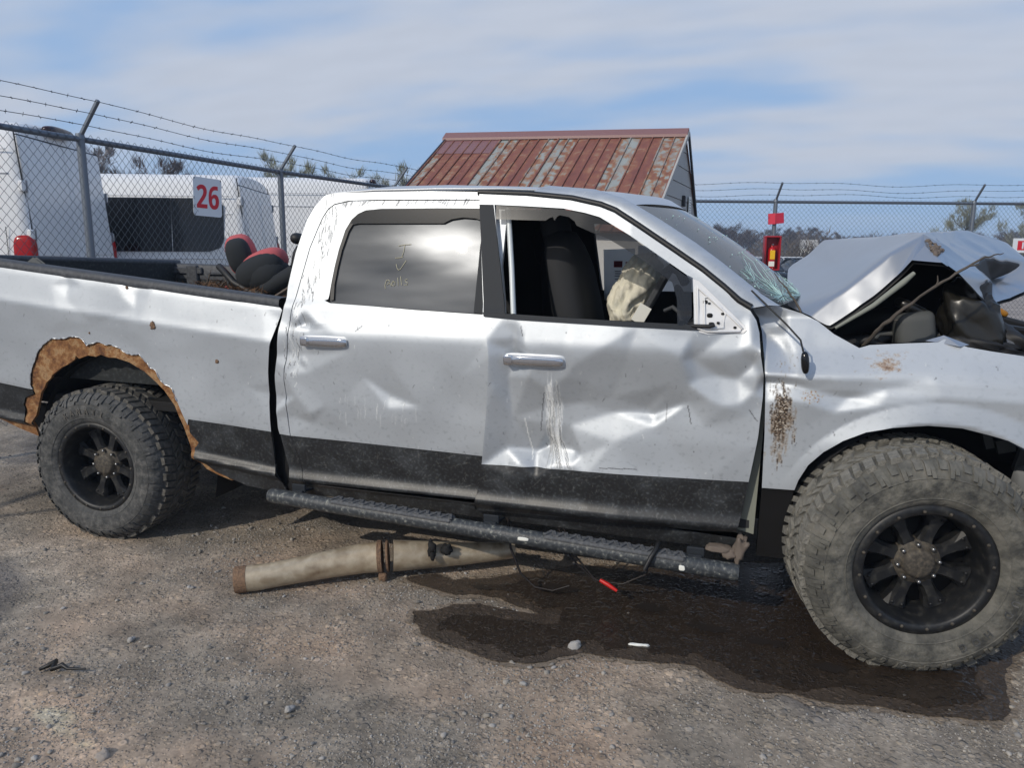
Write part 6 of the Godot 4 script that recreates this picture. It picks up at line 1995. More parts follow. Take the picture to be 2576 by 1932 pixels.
func signs() -> void:
	# the row number on the left fence
	var o := thing("number_sign", "white plate with red number 26 hung on the left chain link fence", "sign", Vector3(-6.395, 2.045, -4.17), PI / 2)
	o.rotation = Vector3(0.03, PI / 2 - 0.12, -0.03)
	put("plate", plate(0.40, 0.41, 0.03, 0.004), M.sign_white, o)
	var t := put("number", text_mesh("26", 0.225), M.sign_red, o, Vector3(0, 0.0, 0.005))
	t.scale = Vector3(0.98, 1.12, 1)
	for x in [-0.185, 0.185]: put("tie", lm(Vector3(x, 0.19, 0.006), Vector3(0.006, 0.010, 0.004)), M.dark_wire, o)
	# fire point on the far fence
	o = thing("red_sign", "two bent pinkish red plates clamped round the far fence post", "sign", Vector3(-0.335, 2.05, -11.68), 0.18)
	put("plate", bx(Vector3(-0.055, 0, 0), Vector3(0.13, 0.19, 0.006), 0.002, Basis(Vector3.UP, -0.35) * Basis(Vector3.BACK, 0.06)), M.pink_red, o)
	put("plate", bx(Vector3(0.085, 0.012, 0), Vector3(0.16, 0.185, 0.006), 0.002, Basis(Vector3.UP, 0.4) * Basis(Vector3.BACK, 0.10)), M.pink_red, o)
	o = thing("extinguisher_cabinet", "open fronted red fire cabinet on the far fence post", "cabinet", Vector3(-0.36, 1.14, -11.55), 0.18)
	put("back_panel", bx(Vector3(0, 0.30, -0.09), Vector3(0.27, 0.61, 0.012)), M.red_paint, o)
	for s in [-1, 1]: put("side_panel", bx(Vector3(s * 0.125, 0.30, 0), Vector3(0.028, 0.60, 0.19), 0.006), M.red_paint, o)
	put("top_panel", bx(Vector3(0, 0.592, 0), Vector3(0.28, 0.03, 0.20), 0.008), M.red_paint, o)
	put("bottom_panel", bx(Vector3(0, 0.012, 0), Vector3(0.27, 0.024, 0.19), 0.006), M.red_paint, o)
	o = thing("fire_extinguisher", "red fire extinguisher with yellow label standing in the red cabinet", "fire extinguisher", Vector3(-0.355, 1.165, -11.53), 0.18)
	var st := sb()
	var up := Basis(Vector3.RIGHT, -PI / 2)
	lathe(st, [Vector2(0, 0), Vector2(0.06, 0.0), Vector2(0.065, 0.02), Vector2(0.065, 0.33), Vector2(0.05, 0.37), Vector2(0.02, 0.39), Vector2(0.02, 0.42)], 24, Vector3.ZERO, up)
	put("cylinder", fin(st), M.red_plastic, o)
	put("label", bx(Vector3(0, 0.25, 0.066), Vector3(0.085, 0.16, 0.006), 0.002), M.yellow, o)
	put("label", bx(Vector3(-0.01, 0.09, 0.066), Vector3(0.10, 0.09, 0.006), 0.002), M.paper, o)
	put("valve_handle", bx(Vector3(0.0, 0.43, 0.02), Vector3(0.02, 0.03, 0.10), 0.004), M.steel, o)
	# partial white sign at the right edge
	o = thing("white_red_sign", "white sign with red lettering on the far fence at the right edge", "sign", Vector3(4.02, 1.60, -13.32), 0.36)
	put("plate", plate(0.36, 0.26, 0.01, 0.004), M.sign_white, o)
	put("red_band", bx(Vector3(0.01, 0.0, 0.006), Vector3(0.20, 0.17, 0.003), 0.001), M.sign_red, o)
	put("white_bar", bx(Vector3(0.01, 0.0, 0.009), Vector3(0.03, 0.12, 0.003), 0.001), M.sign_white, o)
	# printed notice seen through the cab
	o = thing("paper_notice", "white printed notice hanging at the far cab window", "notice", Vector3(-1.46, 1.345, -1.93))
	put("sheet", bx(Vector3(0, 0, 0), Vector3(0.20, 0.32, 0.002), 0.0005, Basis(Vector3.BACK, 0.04)), M.paper, o)
	put("sheet", bx(Vector3(0.17, 0.02, 0.003), Vector3(0.12, 0.32, 0.002), 0.0005, Basis(Vector3.BACK, -0.03)), M.paper, o)
	for c in o.get_children(): c.mesh.surface_set_material(0, M.thin_paper)
	var pm: Material = M.print_red
	var pg: Material = M.print_grey
	for q in [[-0.01, 0.065, 0.055, 0.04, 0], [0.055, 0.045, 0.035, 0.07, 0], [0.055, -0.03, 0.022, 0.055, 0], [0.065, -0.08, 0.05, 0.04, 0], [-0.01, 0.02, 0.04, 0.006, 1], [-0.01, 0.005, 0.035, 0.006, 1], [-0.01, -0.01, 0.04, 0.006, 1], [-0.01, -0.03, 0.035, 0.005, 1], [0.02, -0.12, 0.10, 0.005, 1], [0.02, -0.135, 0.10, 0.005, 1]]:
		put("printed_block", bx(Vector3(q[0], q[1], 0.003 + q[4] * 0.0004), Vector3(q[2], q[3], 0.001), 0.0002), pg if q[4] else pm, o)

# ------------------------------------------------------------------ vans
func van(label: String, at: Vector3, H: float, W: float, windows: bool, grp := "white vans parked behind the fence") -> void:
	var o := thing("white_van", label, "van", at, deg_to_rad(23.0), grp)
	var half := [[0.42, -0.05], [0.62, -0.01], [0.85, 0.0], [1.30, 0.0], [1.60, -0.015], [H - 0.40, -0.085], [H - 0.18, -0.13], [H - 0.08, -0.18], [H - 0.025, -0.27], [H, -0.42], [H + 0.015, -0.75]]
	var rows := []
	var lean := 0.12 / (H - 1.2)
	for x in [0.0, -0.03, -0.10, -0.3, -1.2, -2.5, -3.9, -4.4, -4.9, -5.5, -5.75]:
		var r := []
		var sq := 1.0
		var inset := 0.0
		if x > -0.02: inset = 0.05
		elif x > -0.05: inset = 0.012
		for side in 2:
			for k in half.size():
				var e: Array = half[k if side == 0 else half.size() - 1 - k]
				var y: float = e[0]
				var z: float = e[1] - inset
				if x < -4.0 and y > 1.15:
					y = lerpf(1.15, y, clampf(1.0 - (-4.0 - x) / 1.0, 0, 1) * 0.9 + 0.1 * clampf(1.0 - (-4.0 - x) / 1.9, 0, 1))
				if y > H - 0.1: y -= inset * 0.6
				var xx: float = x - maxf(0, y - 1.2) * lean * (1.0 if x > -0.4 else 0.0)
				r.append(Vector3(xx, y, z if side == 0 else -W - z))
		rows.append(r)
	put("body", loft(rows), M.van_white, o)
	# rear wall and doors
	var st := sb(false)
	var rr: Array = rows[0]
	for k in range(1, rr.size() - 1):
		tri(st, rr[0], rr[k], rr[k + 1])
	put("rear_frame", fin(st), M.van_white, o)
	var bl := Basis(Vector3.BACK, atan(lean))
	for s in 2:
		var zc := -0.10 - (W - 0.2) * (0.25 + 0.5 * s)
		var d := Node3D.new()
		d.name = "rear_door"
		o.add_child(d, true)
		d.position = Vector3(0.004, 1.2, zc)
		d.basis = bl
		var dw := (W - 0.2) * 0.5 - 0.008
		put("door_skin", bx(Vector3(0, (H - 1.2 - 0.16) * 0.5 - 0.0, 0), Vector3(0.03, H - 1.2 - 0.16, dw), 0.012), M.van_white, d)
		put("lower_skin", bx(Vector3(0.004, -0.30, 0), Vector3(0.03, 0.58, dw), 0.012), M.van_white, d)
		put("window_blank", bx(Vector3(0.012, (H - 1.2) * 0.44, 0), Vector3(0.018, (H - 1.2) * 0.62, dw - 0.16), 0.008), M.van_white, d)
	for q in [[-W * 0.5, 0.008], [-0.095, 0.008], [-W + 0.095, 0.008]]:
		put("door_seam", bx(Vector3(0.012 - 0.06, (H + 0.62) * 0.5, q[0]), Vector3(0.012, H - 0.74, q[1]), 0.001, bl), M.trim_grey, o)
	put("door_seam", bx(Vector3(0.006 - 0.115, H - 0.155, -W * 0.5), Vector3(0.012, 0.010, W - 0.2), 0.001), M.trim_grey, o)
	put("badge_strip", bx(Vector3(0.03, 1.02, -W * 0.5), Vector3(0.02, 0.06, W * 0.55), 0.006), M.trim_grey, o)
	for y in [0.95, 1.62, 2.1]:
		if y > H - 0.3: continue
		for s in 2:
			var hz: float = -0.055 if s == 0 else -W + 0.055
			put("hinge", bx(Vector3(0.0 - maxf(0, y - 1.2) * lean, y, hz), Vector3(0.05, 0.11, 0.07), 0.012), M.van_white, o)
			put("hinge_pin", bx(Vector3(0.025 - maxf(0, y - 1.2) * lean, y, hz - 0.03 if s == 0 else hz + 0.03), Vector3(0.02, 0.12, 0.02), 0.004), M.steel, o)
	for s in 2:
		var z := -0.045 if s == 0 else -W + 0.045
		put("tail_lamp", lm(Vector3(-0.095, 1.42, z + (0.0 if s == 0 else 0.01)), Vector3(0.105, 0.20, 0.06), Basis(), 0.55), M.lamp_red, o)
	if H > 2.6: put("brake_lamp", lm(Vector3(-0.075, H - 0.035, -W * 0.46), Vector3(0.07, 0.06, 0.30), Basis(Vector3.RIGHT, 0.0), 0.7), M.lamp_dark, o)
	put("handle", bx(Vector3(0.025, 1.28, -W * 0.55), Vector3(0.03, 0.05, 0.14), 0.01), M.black_plastic, o)
	put("rear_bumper", bx(Vector3(0.06, 0.50, -W * 0.5), Vector3(0.20, 0.20, W - 0.06), 0.04), M.trim_grey, o)
	# swaged lines along the side
	for y in [H - 0.30, H - 0.53, 1.36]:
		var z := -0.085 if y > H - 0.41 else (-0.062 if y > 1.7 else 0.0)
		put("side_swage", bx(Vector3(-1.9, y, z + (0.02 if y > H - 0.4 else 0.0)), Vector3(3.4, 0.016, 0.012), 0.004), M.van_white, o)
	put("panel_seam", bx(Vector3(-0.24, 1.2, 0.0015), Vector3(0.006, 1.0, 0.004), 0.001), M.trim_grey, o)
	if windows:
		var zz := func(y: float) -> float: return lerpf(0.0, -0.075, clampf((y - 1.35) / 0.8, 0, 1)) + 0.012
		for q in [[-0.31, -0.965], [-0.975, -2.2], [-2.22, -3.5]]:
			st = sb(false)
			var pts := []
			for c in [[q[0], 1.60], [q[0] if q[0] < -0.5 else -0.36, 1.50], [q[0] if q[0] < -0.5 else -0.50, 1.45], [q[1], 1.45], [q[1], 2.14], [q[0] if q[0] < -0.5 else -0.40, 2.14], [q[0], 2.05]]:
				pts.append(Vector3(c[0], c[1], zz.call(c[1])))
			for k in range(1, pts.size() - 1): tri(st, pts[0], pts[k], pts[k + 1])
			for k in pts.size():
				var a: Vector3 = pts[k]
				var b: Vector3 = pts[(k + 1) % pts.size()]
				quad(st, a, b, b - Vector3(0, 0, 0.02), a - Vector3(0, 0, 0.02))
			put("side_window", fin(st), M.van_glass, o)
	for x in [-0.95, -4.6]:
		for s in 2:
			st = sb()
			var zt := -0.02 if s == 0 else -W + 0.24
			lathe(st, [Vector2(0.2, 0), Vector2(0.33, 0), Vector2(0.35, -0.03), Vector2(0.35, -0.2), Vector2(0.33, -0.22), Vector2(0.1, -0.22)], 32, Vector3(x, 0.35, zt))
			lathe(st, [Vector2(0.0, -0.03), Vector2(0.18, -0.02), Vector2(0.21, -0.005)], 32, Vector3(x, 0.35, zt))
			put("wheel", fin(st), M.dusty_black, o)

# ------------------------------------------------------------------ rusty roofed shed
func shed() -> void:
	var o := thing("rusty_shed", "small shed with rusty red standing seam metal roof behind the pickup", "shed", Vector3(-3.7, 0, -9.1))
	var off := -o.position
	var L := Vector3(-5.648, 3.334, -9.284)
	var R := Vector3(-1.719, 3.206, -9.013)
	var n := Vector3(-.069, 0, .9976)
	var dn := n * 2.35 + Vector3(0, -1.50, 0)          # down the near slope
	var df := -n * 1.75 + Vector3(0, -1.45, 0)
	var up := (R - L).cross(dn).normalized()
	if up.y < 0: up = -up
	var kinds := [1, 0, 0, 0, 0, 0, 2, 1, 0, 3, 0, 1, 2, 1, 0, 3, 0, 3, 1, 2, 0, 0, 1, 1]
	var mats := [M.roof_red, M.roof_patchy, M.roof_grey, M.roof_red]
	for i in 24:
		var a := L.lerp(R, i / 24.0)
		var b := L.lerp(R, (i + 1) / 24.0)
		var st := sb(false)
		var j := 0.002 * (i % 3)
		quad(st, a + up * j, b + up * j, b + dn + up * j, a + dn + up * j)
		quad(st, a - up * 0.02, a + dn - up * 0.02, b + dn - up * 0.02, b - up * 0.02)
		put("roof_sheet", fin(st), mats[kinds[i]], o, off)
		if i < 6:
			st = sb(false)
			quad(st, a + up * 0.010, b + up * 0.010, b + dn * 0.22 + up * 0.010, a + dn * 0.22 + up * 0.010)
			put("patch_sheet", fin(st), M.roof_new, o, off)
	for i in 25:
		var a := L.lerp(R, i / 24.0)
		var big: bool = i in [0, 6, 12, 18, 24]
		var st := sb(false)
		var x := (R - L).normalized()
		var c := a + dn * 0.5 + up * 0.012
		box(st, c, Vector3(0.030 if big else 0.022, 0.030 if big else 0.022, dn.length()), Basis(x, up, x.cross(up)), 0.006)
		put("roof_rib", fin(st), mats[kinds[mini(i, 23)]] if not big else M.roof_red, o, off)
	var st := sb(false)
	quad(st, L, L + df, R + df, R)
	put("far_roof_slope", fin(st), M.roof_red, o, off)
	# ridge cap and barge boards
	st = sb(false)
	var x := (R - L).normalized()
	var e := x * 0.04
	quad(st, L - e + up * 0.05 + dn * 0.045, R + e + up * 0.05 + dn * 0.045, R + e + Vector3(0, 0.075, 0), L - e + Vector3(0, 0.075, 0))
	quad(st, L - e + up * 0.02 + dn * 0.055, R + e + up * 0.02 + dn * 0.055, R + e + up * 0.05 + dn * 0.045, L - e + up * 0.05 + dn * 0.045)
	quad(st, L - e + Vector3(0, 0.075, 0), R + e + Vector3(0, 0.075, 0), R + e + df * 0.06 + Vector3(0, 0.05, 0), L - e + df * 0.06 + Vector3(0, 0.05, 0))
	put("ridge_cap", fin(st), M.fascia, o, off)
	for s in [[L, -1.0], [R, 1.0]]:
		var a: Vector3 = s[0]
		var ex: Vector3 = x * s[1]
		st = sb(false)
		box(st, a + ex * 0.015 + dn * 0.5 + up * 0.0, Vector3(0.03, 0.07, dn.length()), Basis(x, up, x.cross(up)), 0.004)
		put("barge_board", fin(st), M.siding if s[1] > 0 else M.dark_wire, o, off)
		st = sb(false)
		var upf := df.cross(x).normalized()
		if upf.y < 0: upf = -upf
		box(st, a + ex * 0.015 + df * 0.5, Vector3(0.03, 0.06, df.length()), Basis(x, upf, x.cross(upf)), 0.004)
		put("barge_board", fin(st), M.black_plastic, o, off)
	# gable boards at the right end, and the walls
	for s in [[R, -0.03], [L, 0.03]]:
		var top: Vector3 = s[0] + x * s[1]
		var y: float = top.y - 0.03
		var k := 0
		while y > 0.05:
			var y2 := maxf(0.0, y - 0.235)
			var f := func(yy: float, near: bool) -> Vector3:
				var t := minf((top.y - yy) / 1.50, 0.95) if near else minf((top.y - yy) / 1.45, 0.95)
				var q: Vector3 = top + (n * 2.35 * t if near else -n * 1.75 * t)
				q.y = yy
				return q
			st = sb(false)
			var pr := x * signf(-s[1]) * 0.012
			var a: Vector3 = f.call(y - 0.008, true)
			var b: Vector3 = f.call(y - 0.008, false)
			var c: Vector3 = f.call(y2, false)
			var d: Vector3 = f.call(y2, true)
			var m1 := a.lerp(b, 0.5 + 0.1 * (k % 2))
			var m2 := d.lerp(c, 0.5 + 0.1 * (k % 2))
			for q in [[a, m1 - n * -0.004, m2 - n * -0.004, d], [m1 - n * 0.004, b, c, m2 - n * 0.004]]:
				quad(st, q[0] + pr * 0.5, q[1] + pr * 0.5, q[2] + pr, q[3] + pr)
				quad(st, q[3] + pr, q[2] + pr, q[2], q[3])
			put("siding_board", fin(st), M.siding, o, off)
			y = y2
			k += 1
	st = sb(false)
	var wn := n * 2.2
	quad(st, Vector3(L.x, 0, L.z) + wn, Vector3(R.x, 0, R.z) + wn, Vector3(R.x, 1.80, R.z) + wn, Vector3(L.x, 1.90, L.z) + wn)
	quad(st, Vector3(L.x, 0, L.z) - n * 1.65, Vector3(R.x, 0, R.z) - n * 1.65, Vector3(R.x, 1.80, R.z) - n * 1.65, Vector3(L.x, 1.90, L.z) - n * 1.65)
	for s in [[L, 0.05], [R, -0.05]]:
		var q: Vector3 = s[0] + x * s[1]
		tri(st, q - Vector3(0, 0.04, 0), Vector3(q.x, 1.86, q.z) + n * 2.1, Vector3(q.x, 1.86, q.z) - n * 1.6)
		quad(st, Vector3(q.x, 0, q.z) + n * 2.1, Vector3(q.x, 1.86, q.z) + n * 2.1, Vector3(q.x, 1.86, q.z) - n * 1.6, Vector3(q.x, 0, q.z) - n * 1.6)
	put("wall", fin(st), M.siding, o, off)
	put("latch_box", bx(R + n * -0.05 + Vector3(0.0, -0.98, 0) + x * 0.0, Vector3(0.05, 0.16, 0.16), 0.01), M.black_plastic, o, off)
	var p := thing("shed_notice", "small white printed notice pinned to the grey shed gable", "notice", R + n * -0.62 + Vector3(0, -1.05, 0) + x * 0.006, PI / 2 - 0.07)
	put("sheet", bx(Vector3.ZERO, Vector3(0.24, 0.34, 0.004), 0.001), M.paper, p)
	for k in 7: put("printed_line", bx(Vector3(0, 0.12 - k * 0.04, 0.004), Vector3(0.16 - 0.03 * (k % 3), 0.012, 0.002), 0.0005), M.print_grey, p)

# ------------------------------------------------------------------ far things
func tree_proto(seed_: int, h: float, spread: float, tw: Material, twigs: int) -> Node3D:
	rng.seed = seed_
	var o := Node3D.new()
	var st := sb()
	var tips := []
	var trunk := []
	var base := Vector3.ZERO
	for k in 7:
		trunk.append(base)
		base += Vector3(rng.randf_range(-0.03, 0.03) * h, h * 0.12, rng.randf_range(-0.03, 0.03) * h)
	tube(st, trunk, [h * 0.022, h * 0.019, h * 0.016, h * 0.013, h * 0.010, h * 0.007, h * 0.004], 7)
	put("trunk", fin(st), M.bark, o)
	st = sb()
	for k in 26:
		var t := rng.randf_range(0.18, 0.98)
		var i := int(t * 6)
		var p: Vector3 = trunk[i].lerp(trunk[mini(i + 1, 6)], t * 6 - i)
		var az := rng.randf() * TAU
		var rise := rng.randf_range(0.4, 1.3)
		var d := Vector3(cos(az), rise, sin(az)).normalized()
		var l := h * spread * rng.randf_range(0.25, 0.5) * (1.15 - t * 0.6)
		var line := [p]
		for j in 3:
			p += d * l / 3
			d = (d + Vector3(rng.randf_range(-0.3, 0.3), rng.randf_range(0.0, 0.35), rng.randf_range(-0.3, 0.3))).normalized()
			line.append(p)
			tips.append([p, d, l * (0.55 - 0.1 * j)])
		tube(st, line, [h * 0.005, h * 0.0038, h * 0.0026, h * 0.0013], 4, false)
		tips.append([p, d, l * 0.4])
	put("limbs", fin(st), M.bark, o)
	st = sb(false)
	for k in twigs:
		var b: Array = tips[rng.randi() % tips.size()]
		var s: Vector3 = b[0] + Vector3(rng.randf_range(-1, 1), rng.randf_range(-1, 1), rng.randf_range(-1, 1)) * b[2] * 0.28
		var d: Vector3 = (b[1] + Vector3(rng.randf_range(-0.9, 0.9), rng.randf_range(-0.3, 0.9), rng.randf_range(-0.9, 0.9))).normalized()
		var e: Vector3 = s + d * b[2] * rng.randf_range(0.3, 0.9)
		var w := Vector3(rng.randf_range(-1, 1), rng.randf_range(-0.3, 0.3), rng.randf_range(-1, 1)).normalized() * h * rng.randf_range(0.0012, 0.0034)
		tri(st, s - w, e, s + w)
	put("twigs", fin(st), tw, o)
	return o

func trees() -> void:
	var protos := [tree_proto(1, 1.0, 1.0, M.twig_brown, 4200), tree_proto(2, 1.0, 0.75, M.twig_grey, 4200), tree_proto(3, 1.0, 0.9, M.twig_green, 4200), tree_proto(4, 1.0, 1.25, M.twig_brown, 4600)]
	var plant := func(k: int, px: Vector3, h: float, wide: float, turn: float, label: String, group: String) -> void:
		var t: Node3D = protos[k].duplicate()
		t.name = numbered("bare_tree")
		add_child(t)
		t.position = px
		t.rotation.y = turn
		t.scale = Vector3(h * wide, h, h * wide)
		tag(t, label, "tree", group)
	# behind the vans
	plant.call(1, Vector3(-31.5, 0, -27.5), 7.7, 1.0, 0.3, "bare grey twiggy tree just right of the leftmost van roof", "")
	plant.call(0, Vector3(-29.4, 0, -28.8), 6.9, 1.1, 1.3, "low bare tree over the middle van roof, left of sign 26", "")
	plant.call(2, Vector3(-33.6, 0, -26.0), 7.8, 0.8, 2.2, "budding tree rising behind the tall van's right edge", "")
	plant.call(2, Vector3(-26.0, 0, -34.0), 7.7, 0.9, 0.9, "greenish budding tree above the middle van, right of sign 26", "")
	plant.call(2, Vector3(-23.0, 0, -35.4), 7.0, 1.0, 2.9, "greenish budding tree left of the second barb arm", "")
	plant.call(2, Vector3(-19.5, 0, -38.0), 7.1, 1.2, 4.1, "greenish budding tree top right of the second barb arm", "")
	# tree line at the right, about 110 m away
	rng.seed = 55
	var nth := ["leftmost", "second", "third", "fourth", "fifth", "sixth", "seventh", "eighth", "ninth", "tenth", "eleventh", "twelfth", "thirteenth", "fourteenth", "fifteenth", "sixteenth", "seventeenth", "eighteenth", "nineteenth", "twentieth", "twenty-first", "twenty-second", "twenty-third", "twenty-fourth", "twenty-fifth", "twenty-sixth", "twenty-seventh", "twenty-eighth", "twenty-ninth", "rightmost"]
	for i in 30:
		var u := (i + rng.randf_range(-0.3, 0.3)) / 29.0
		var ang := deg_to_rad(lerpf(-4.0, 19.0, u) )
		var dist := rng.randf_range(100, 118)
		var dirn := Vector3(sin(ang), 0, -cos(ang))
		var h := 5.2 + rng.randf_range(-0.6, 0.8)
		var size := "tall"
		if u > 0.42 and u < 0.82:
			h *= 0.78
			size = "low"
		if u > 0.28 and u < 0.40: h *= 1.1
		plant.call(rng.randi() % 2 * 3 if rng.randf() < 0.6 else 1, Vector3(-0.6, -0.5, 2.9) + dirn * dist, h, rng.randf_range(1.2, 1.6), rng.randf() * TAU, "%s bare brown tree, %s from the left end of the far tree line" % [size, nth[i]], "bare trees in the far tree line")
	plant.call(2, Vector3(-0.6, -0.5, 2.9) + Vector3(sin(deg_to_rad(12.7)), 0, -cos(deg_to_rad(12.7))) * 70, 7.0, 1.0, 0.5, "pale green budding tree behind the right hand fence post", "")
	plant.call(2, Vector3(-0.6, -0.5, 2.9) + Vector3(sin(deg_to_rad(16.6)), 0, -cos(deg_to_rad(16.6))) * 74, 6.8, 1.2, 1.5, "bushy budding tree at the right edge beyond the fence", "")
	for p in protos: p.free()
	# undergrowth below the tree line
	var st := sb(false)
	rng.seed = 66
	for k in 26000:
		var ang := deg_to_rad(rng.randf_range(-14.0, 24.0))
		var dist := rng.randf_range(92, 112)
		var hmax := 2.9 + 0.8 * sin(ang * 60.0) + 0.5 * sin(ang * 151.0)
		if k > 24000:
			ang = deg_to_rad(3.56 + rng.randf_range(-1.4, 1.4))
			dist = rng.randf_range(79, 82)
		var p := Vector3(-0.6 + sin(ang) * dist, -0.5 + rng.randf() * rng.randf_range(0.4, 1.0) * hmax, 2.9 - cos(ang) * dist)
		var d := Vector3(rng.randf_range(-0.6, 0.6), rng.randf_range(0.2, 1.0), rng.randf_range(-0.6, 0.6)).normalized() * rng.randf_range(0.4, 1.1)
		var w := Vector3(rng.randf_range(-1, 1), rng.randf_range(-0.4, 0.4), rng.randf_range(-1, 1)).normalized() * rng.randf_range(0.02, 0.07)
		tri(st, p - w, p + d, p + w)
	tag(put("undergrowth", fin(st), M.scrub), "brown brush and scrub under the far tree line", "scrub", "", "stuff")

func car_proto(paint: Material, tall: float) -> Node3D:
	var o := Node3D.new()
	var prof := [[-2.2, 0.45, 0.62, 0.72], [-2.1, 0.35, 0.80, 0.84], [-1.2, 0.3, 0.92, 0.88], [-0.9, 0.3, 0.95, 0.89], [1.5, 0.3, 1.0, 0.89], [2.0, 0.35, 0.98, 0.86], [2.15, 0.45, 0.85, 0.78]]
	var rows := []
	for p in prof:
		rows.append([Vector3(p[0], p[1], p[3] - 0.06), Vector3(p[0], lerpf(p[1], p[2], 0.55), p[3]), Vector3(p[0], p[2], p[3] - 0.06), Vector3(p[0], p[2] + 0.04, 0), Vector3(p[0], p[2], -p[3] + 0.06), Vector3(p[0], lerpf(p[1], p[2], 0.55), -p[3]), Vector3(p[0], p[1], -p[3] + 0.06)])
	put("body", loft(rows), paint, o)
	rows = []
	for p in [[-1.15, 0.92, 0.02], [-0.35, 1.0, 0.42], [0.2, 1.0, 0.50], [1.1, 1.0, 0.46], [1.95, 0.98, 0.04]]:
		var t: float = p[1] + p[2] * tall
		rows.append([Vector3(p[0], 0.93, 0.82), Vector3(p[0], t, 0.66 if p[2] > 0.1 else 0.78), Vector3(p[0], t + 0.02, 0), Vector3(p[0], t, -0.66 if p[2] > 0.1 else -0.78), Vector3(p[0], 0.93, -0.82)])
	put("windows", loft(rows), M.car_glass, o)
	put("roof", lm(Vector3(0.45, 1.02 + 0.48 * tall, 0), Vector3(0.75, 0.03, 0.66), Basis(), 0.5), paint, o)
	for s in [-1, 1]:
		put("roof_pillar", tb([Vector3(-1.1, 0.95, 0.80 * s), Vector3(-0.35, 1.0 + 0.42 * tall, 0.67 * s), Vector3(0.2, 1.0 + 0.50 * tall, 0.67 * s), Vector3(1.1, 1.0 + 0.46 * tall, 0.67 * s), Vector3(1.9, 1.0, 0.78 * s)], 0.035, 6), paint, o)
		for x in [-1.35, 1.35]:
			var st := sb()
			lathe(st, [Vector2(0, 0.02), Vector2(0.2, 0.02), Vector2(0.31, 0.0), Vector2(0.32, -0.18), Vector2(0, -0.18)], 20, Vector3(x, 0.32, 0.86 * s + (0.0 if s > 0 else 0.18)))
			put("wheel", fin(st), M.dusty_black, o)
	return o

func yard_cars() -> void:
	var cols := [["white", M.van_white], ["dark blue", mk("paint_navy", Color(0.10, 0.13, 0.20), 0.25)], ["silver", M.plain_silver], ["black", M.gloss_black], ["grey", mk("paint_grey", Color(0.32, 0.34, 0.37), 0.3)]]
	var protos := []
	for c in cols: protos.append(car_proto(c[1], 1.0))
	rng.seed = 77
	var row_name := ["front", "second", "third", "rear"]
	for r in 3:
		for k in 7:
			var q: int = [0, 1, 3, 4, 1, 2, 3, 1, 0, 3][(k * 2 + r * 3) % 10]
			var c: Node3D = protos[q].duplicate()
			c.name = numbered("parked_car")
			add_child(c)
			var d := 42.0 + r * 7.0
			c.position = Vector3(-4.6 + k * 2.7 - r * 0.6 + d * 0.04, -0.5, 2.9 - d)
			c.rotation.y = PI / 2 + 0.25 + rng.randf_range(-0.06, 0.06)
			tag(c, "%s wrecked car, %s from the left in the %s row of the far yard" % [cols[q][0], ["leftmost", "second", "third", "fourth", "fifth", "sixth", "seventh"][k], row_name[r]], "car", "wrecked cars in the yard beyond the fence")
	for p in protos: p.free()
	var o := thing("cream_shed", "tiny cream shed with pale roof in front of the far tree line", "shed", Vector3(4.79, -0.5, -84.5), 0.3)
	o.scale = Vector3(0.24, 0.70, 0.24)
	put("wall", bx(Vector3(0, 1.6, 0), Vector3(7, 3.2, 5), 0.02), M.paper, o)
	var st := sb(false)
	for s in [-1.0, 1.0]:
		quad(st, Vector3(-3.8, 3.1, 2.9 * s), Vector3(3.8, 3.1, 2.9 * s), Vector3(3.8, 4.4, 0), Vector3(-3.8, 4.4, 0))
		tri(st, Vector3(3.6 * s, 3.1, 2.6), Vector3(3.6 * s, 4.35, 0), Vector3(3.6 * s, 3.1, -2.6))
	put("roof", fin(st), M.siding, o)
	for x in [-2.0, 0.0, 2.0]: put("window", bx(Vector3(x, 2.1, 2.52), Vector3(0.9, 1.0, 0.05)), M.car_glass, o)

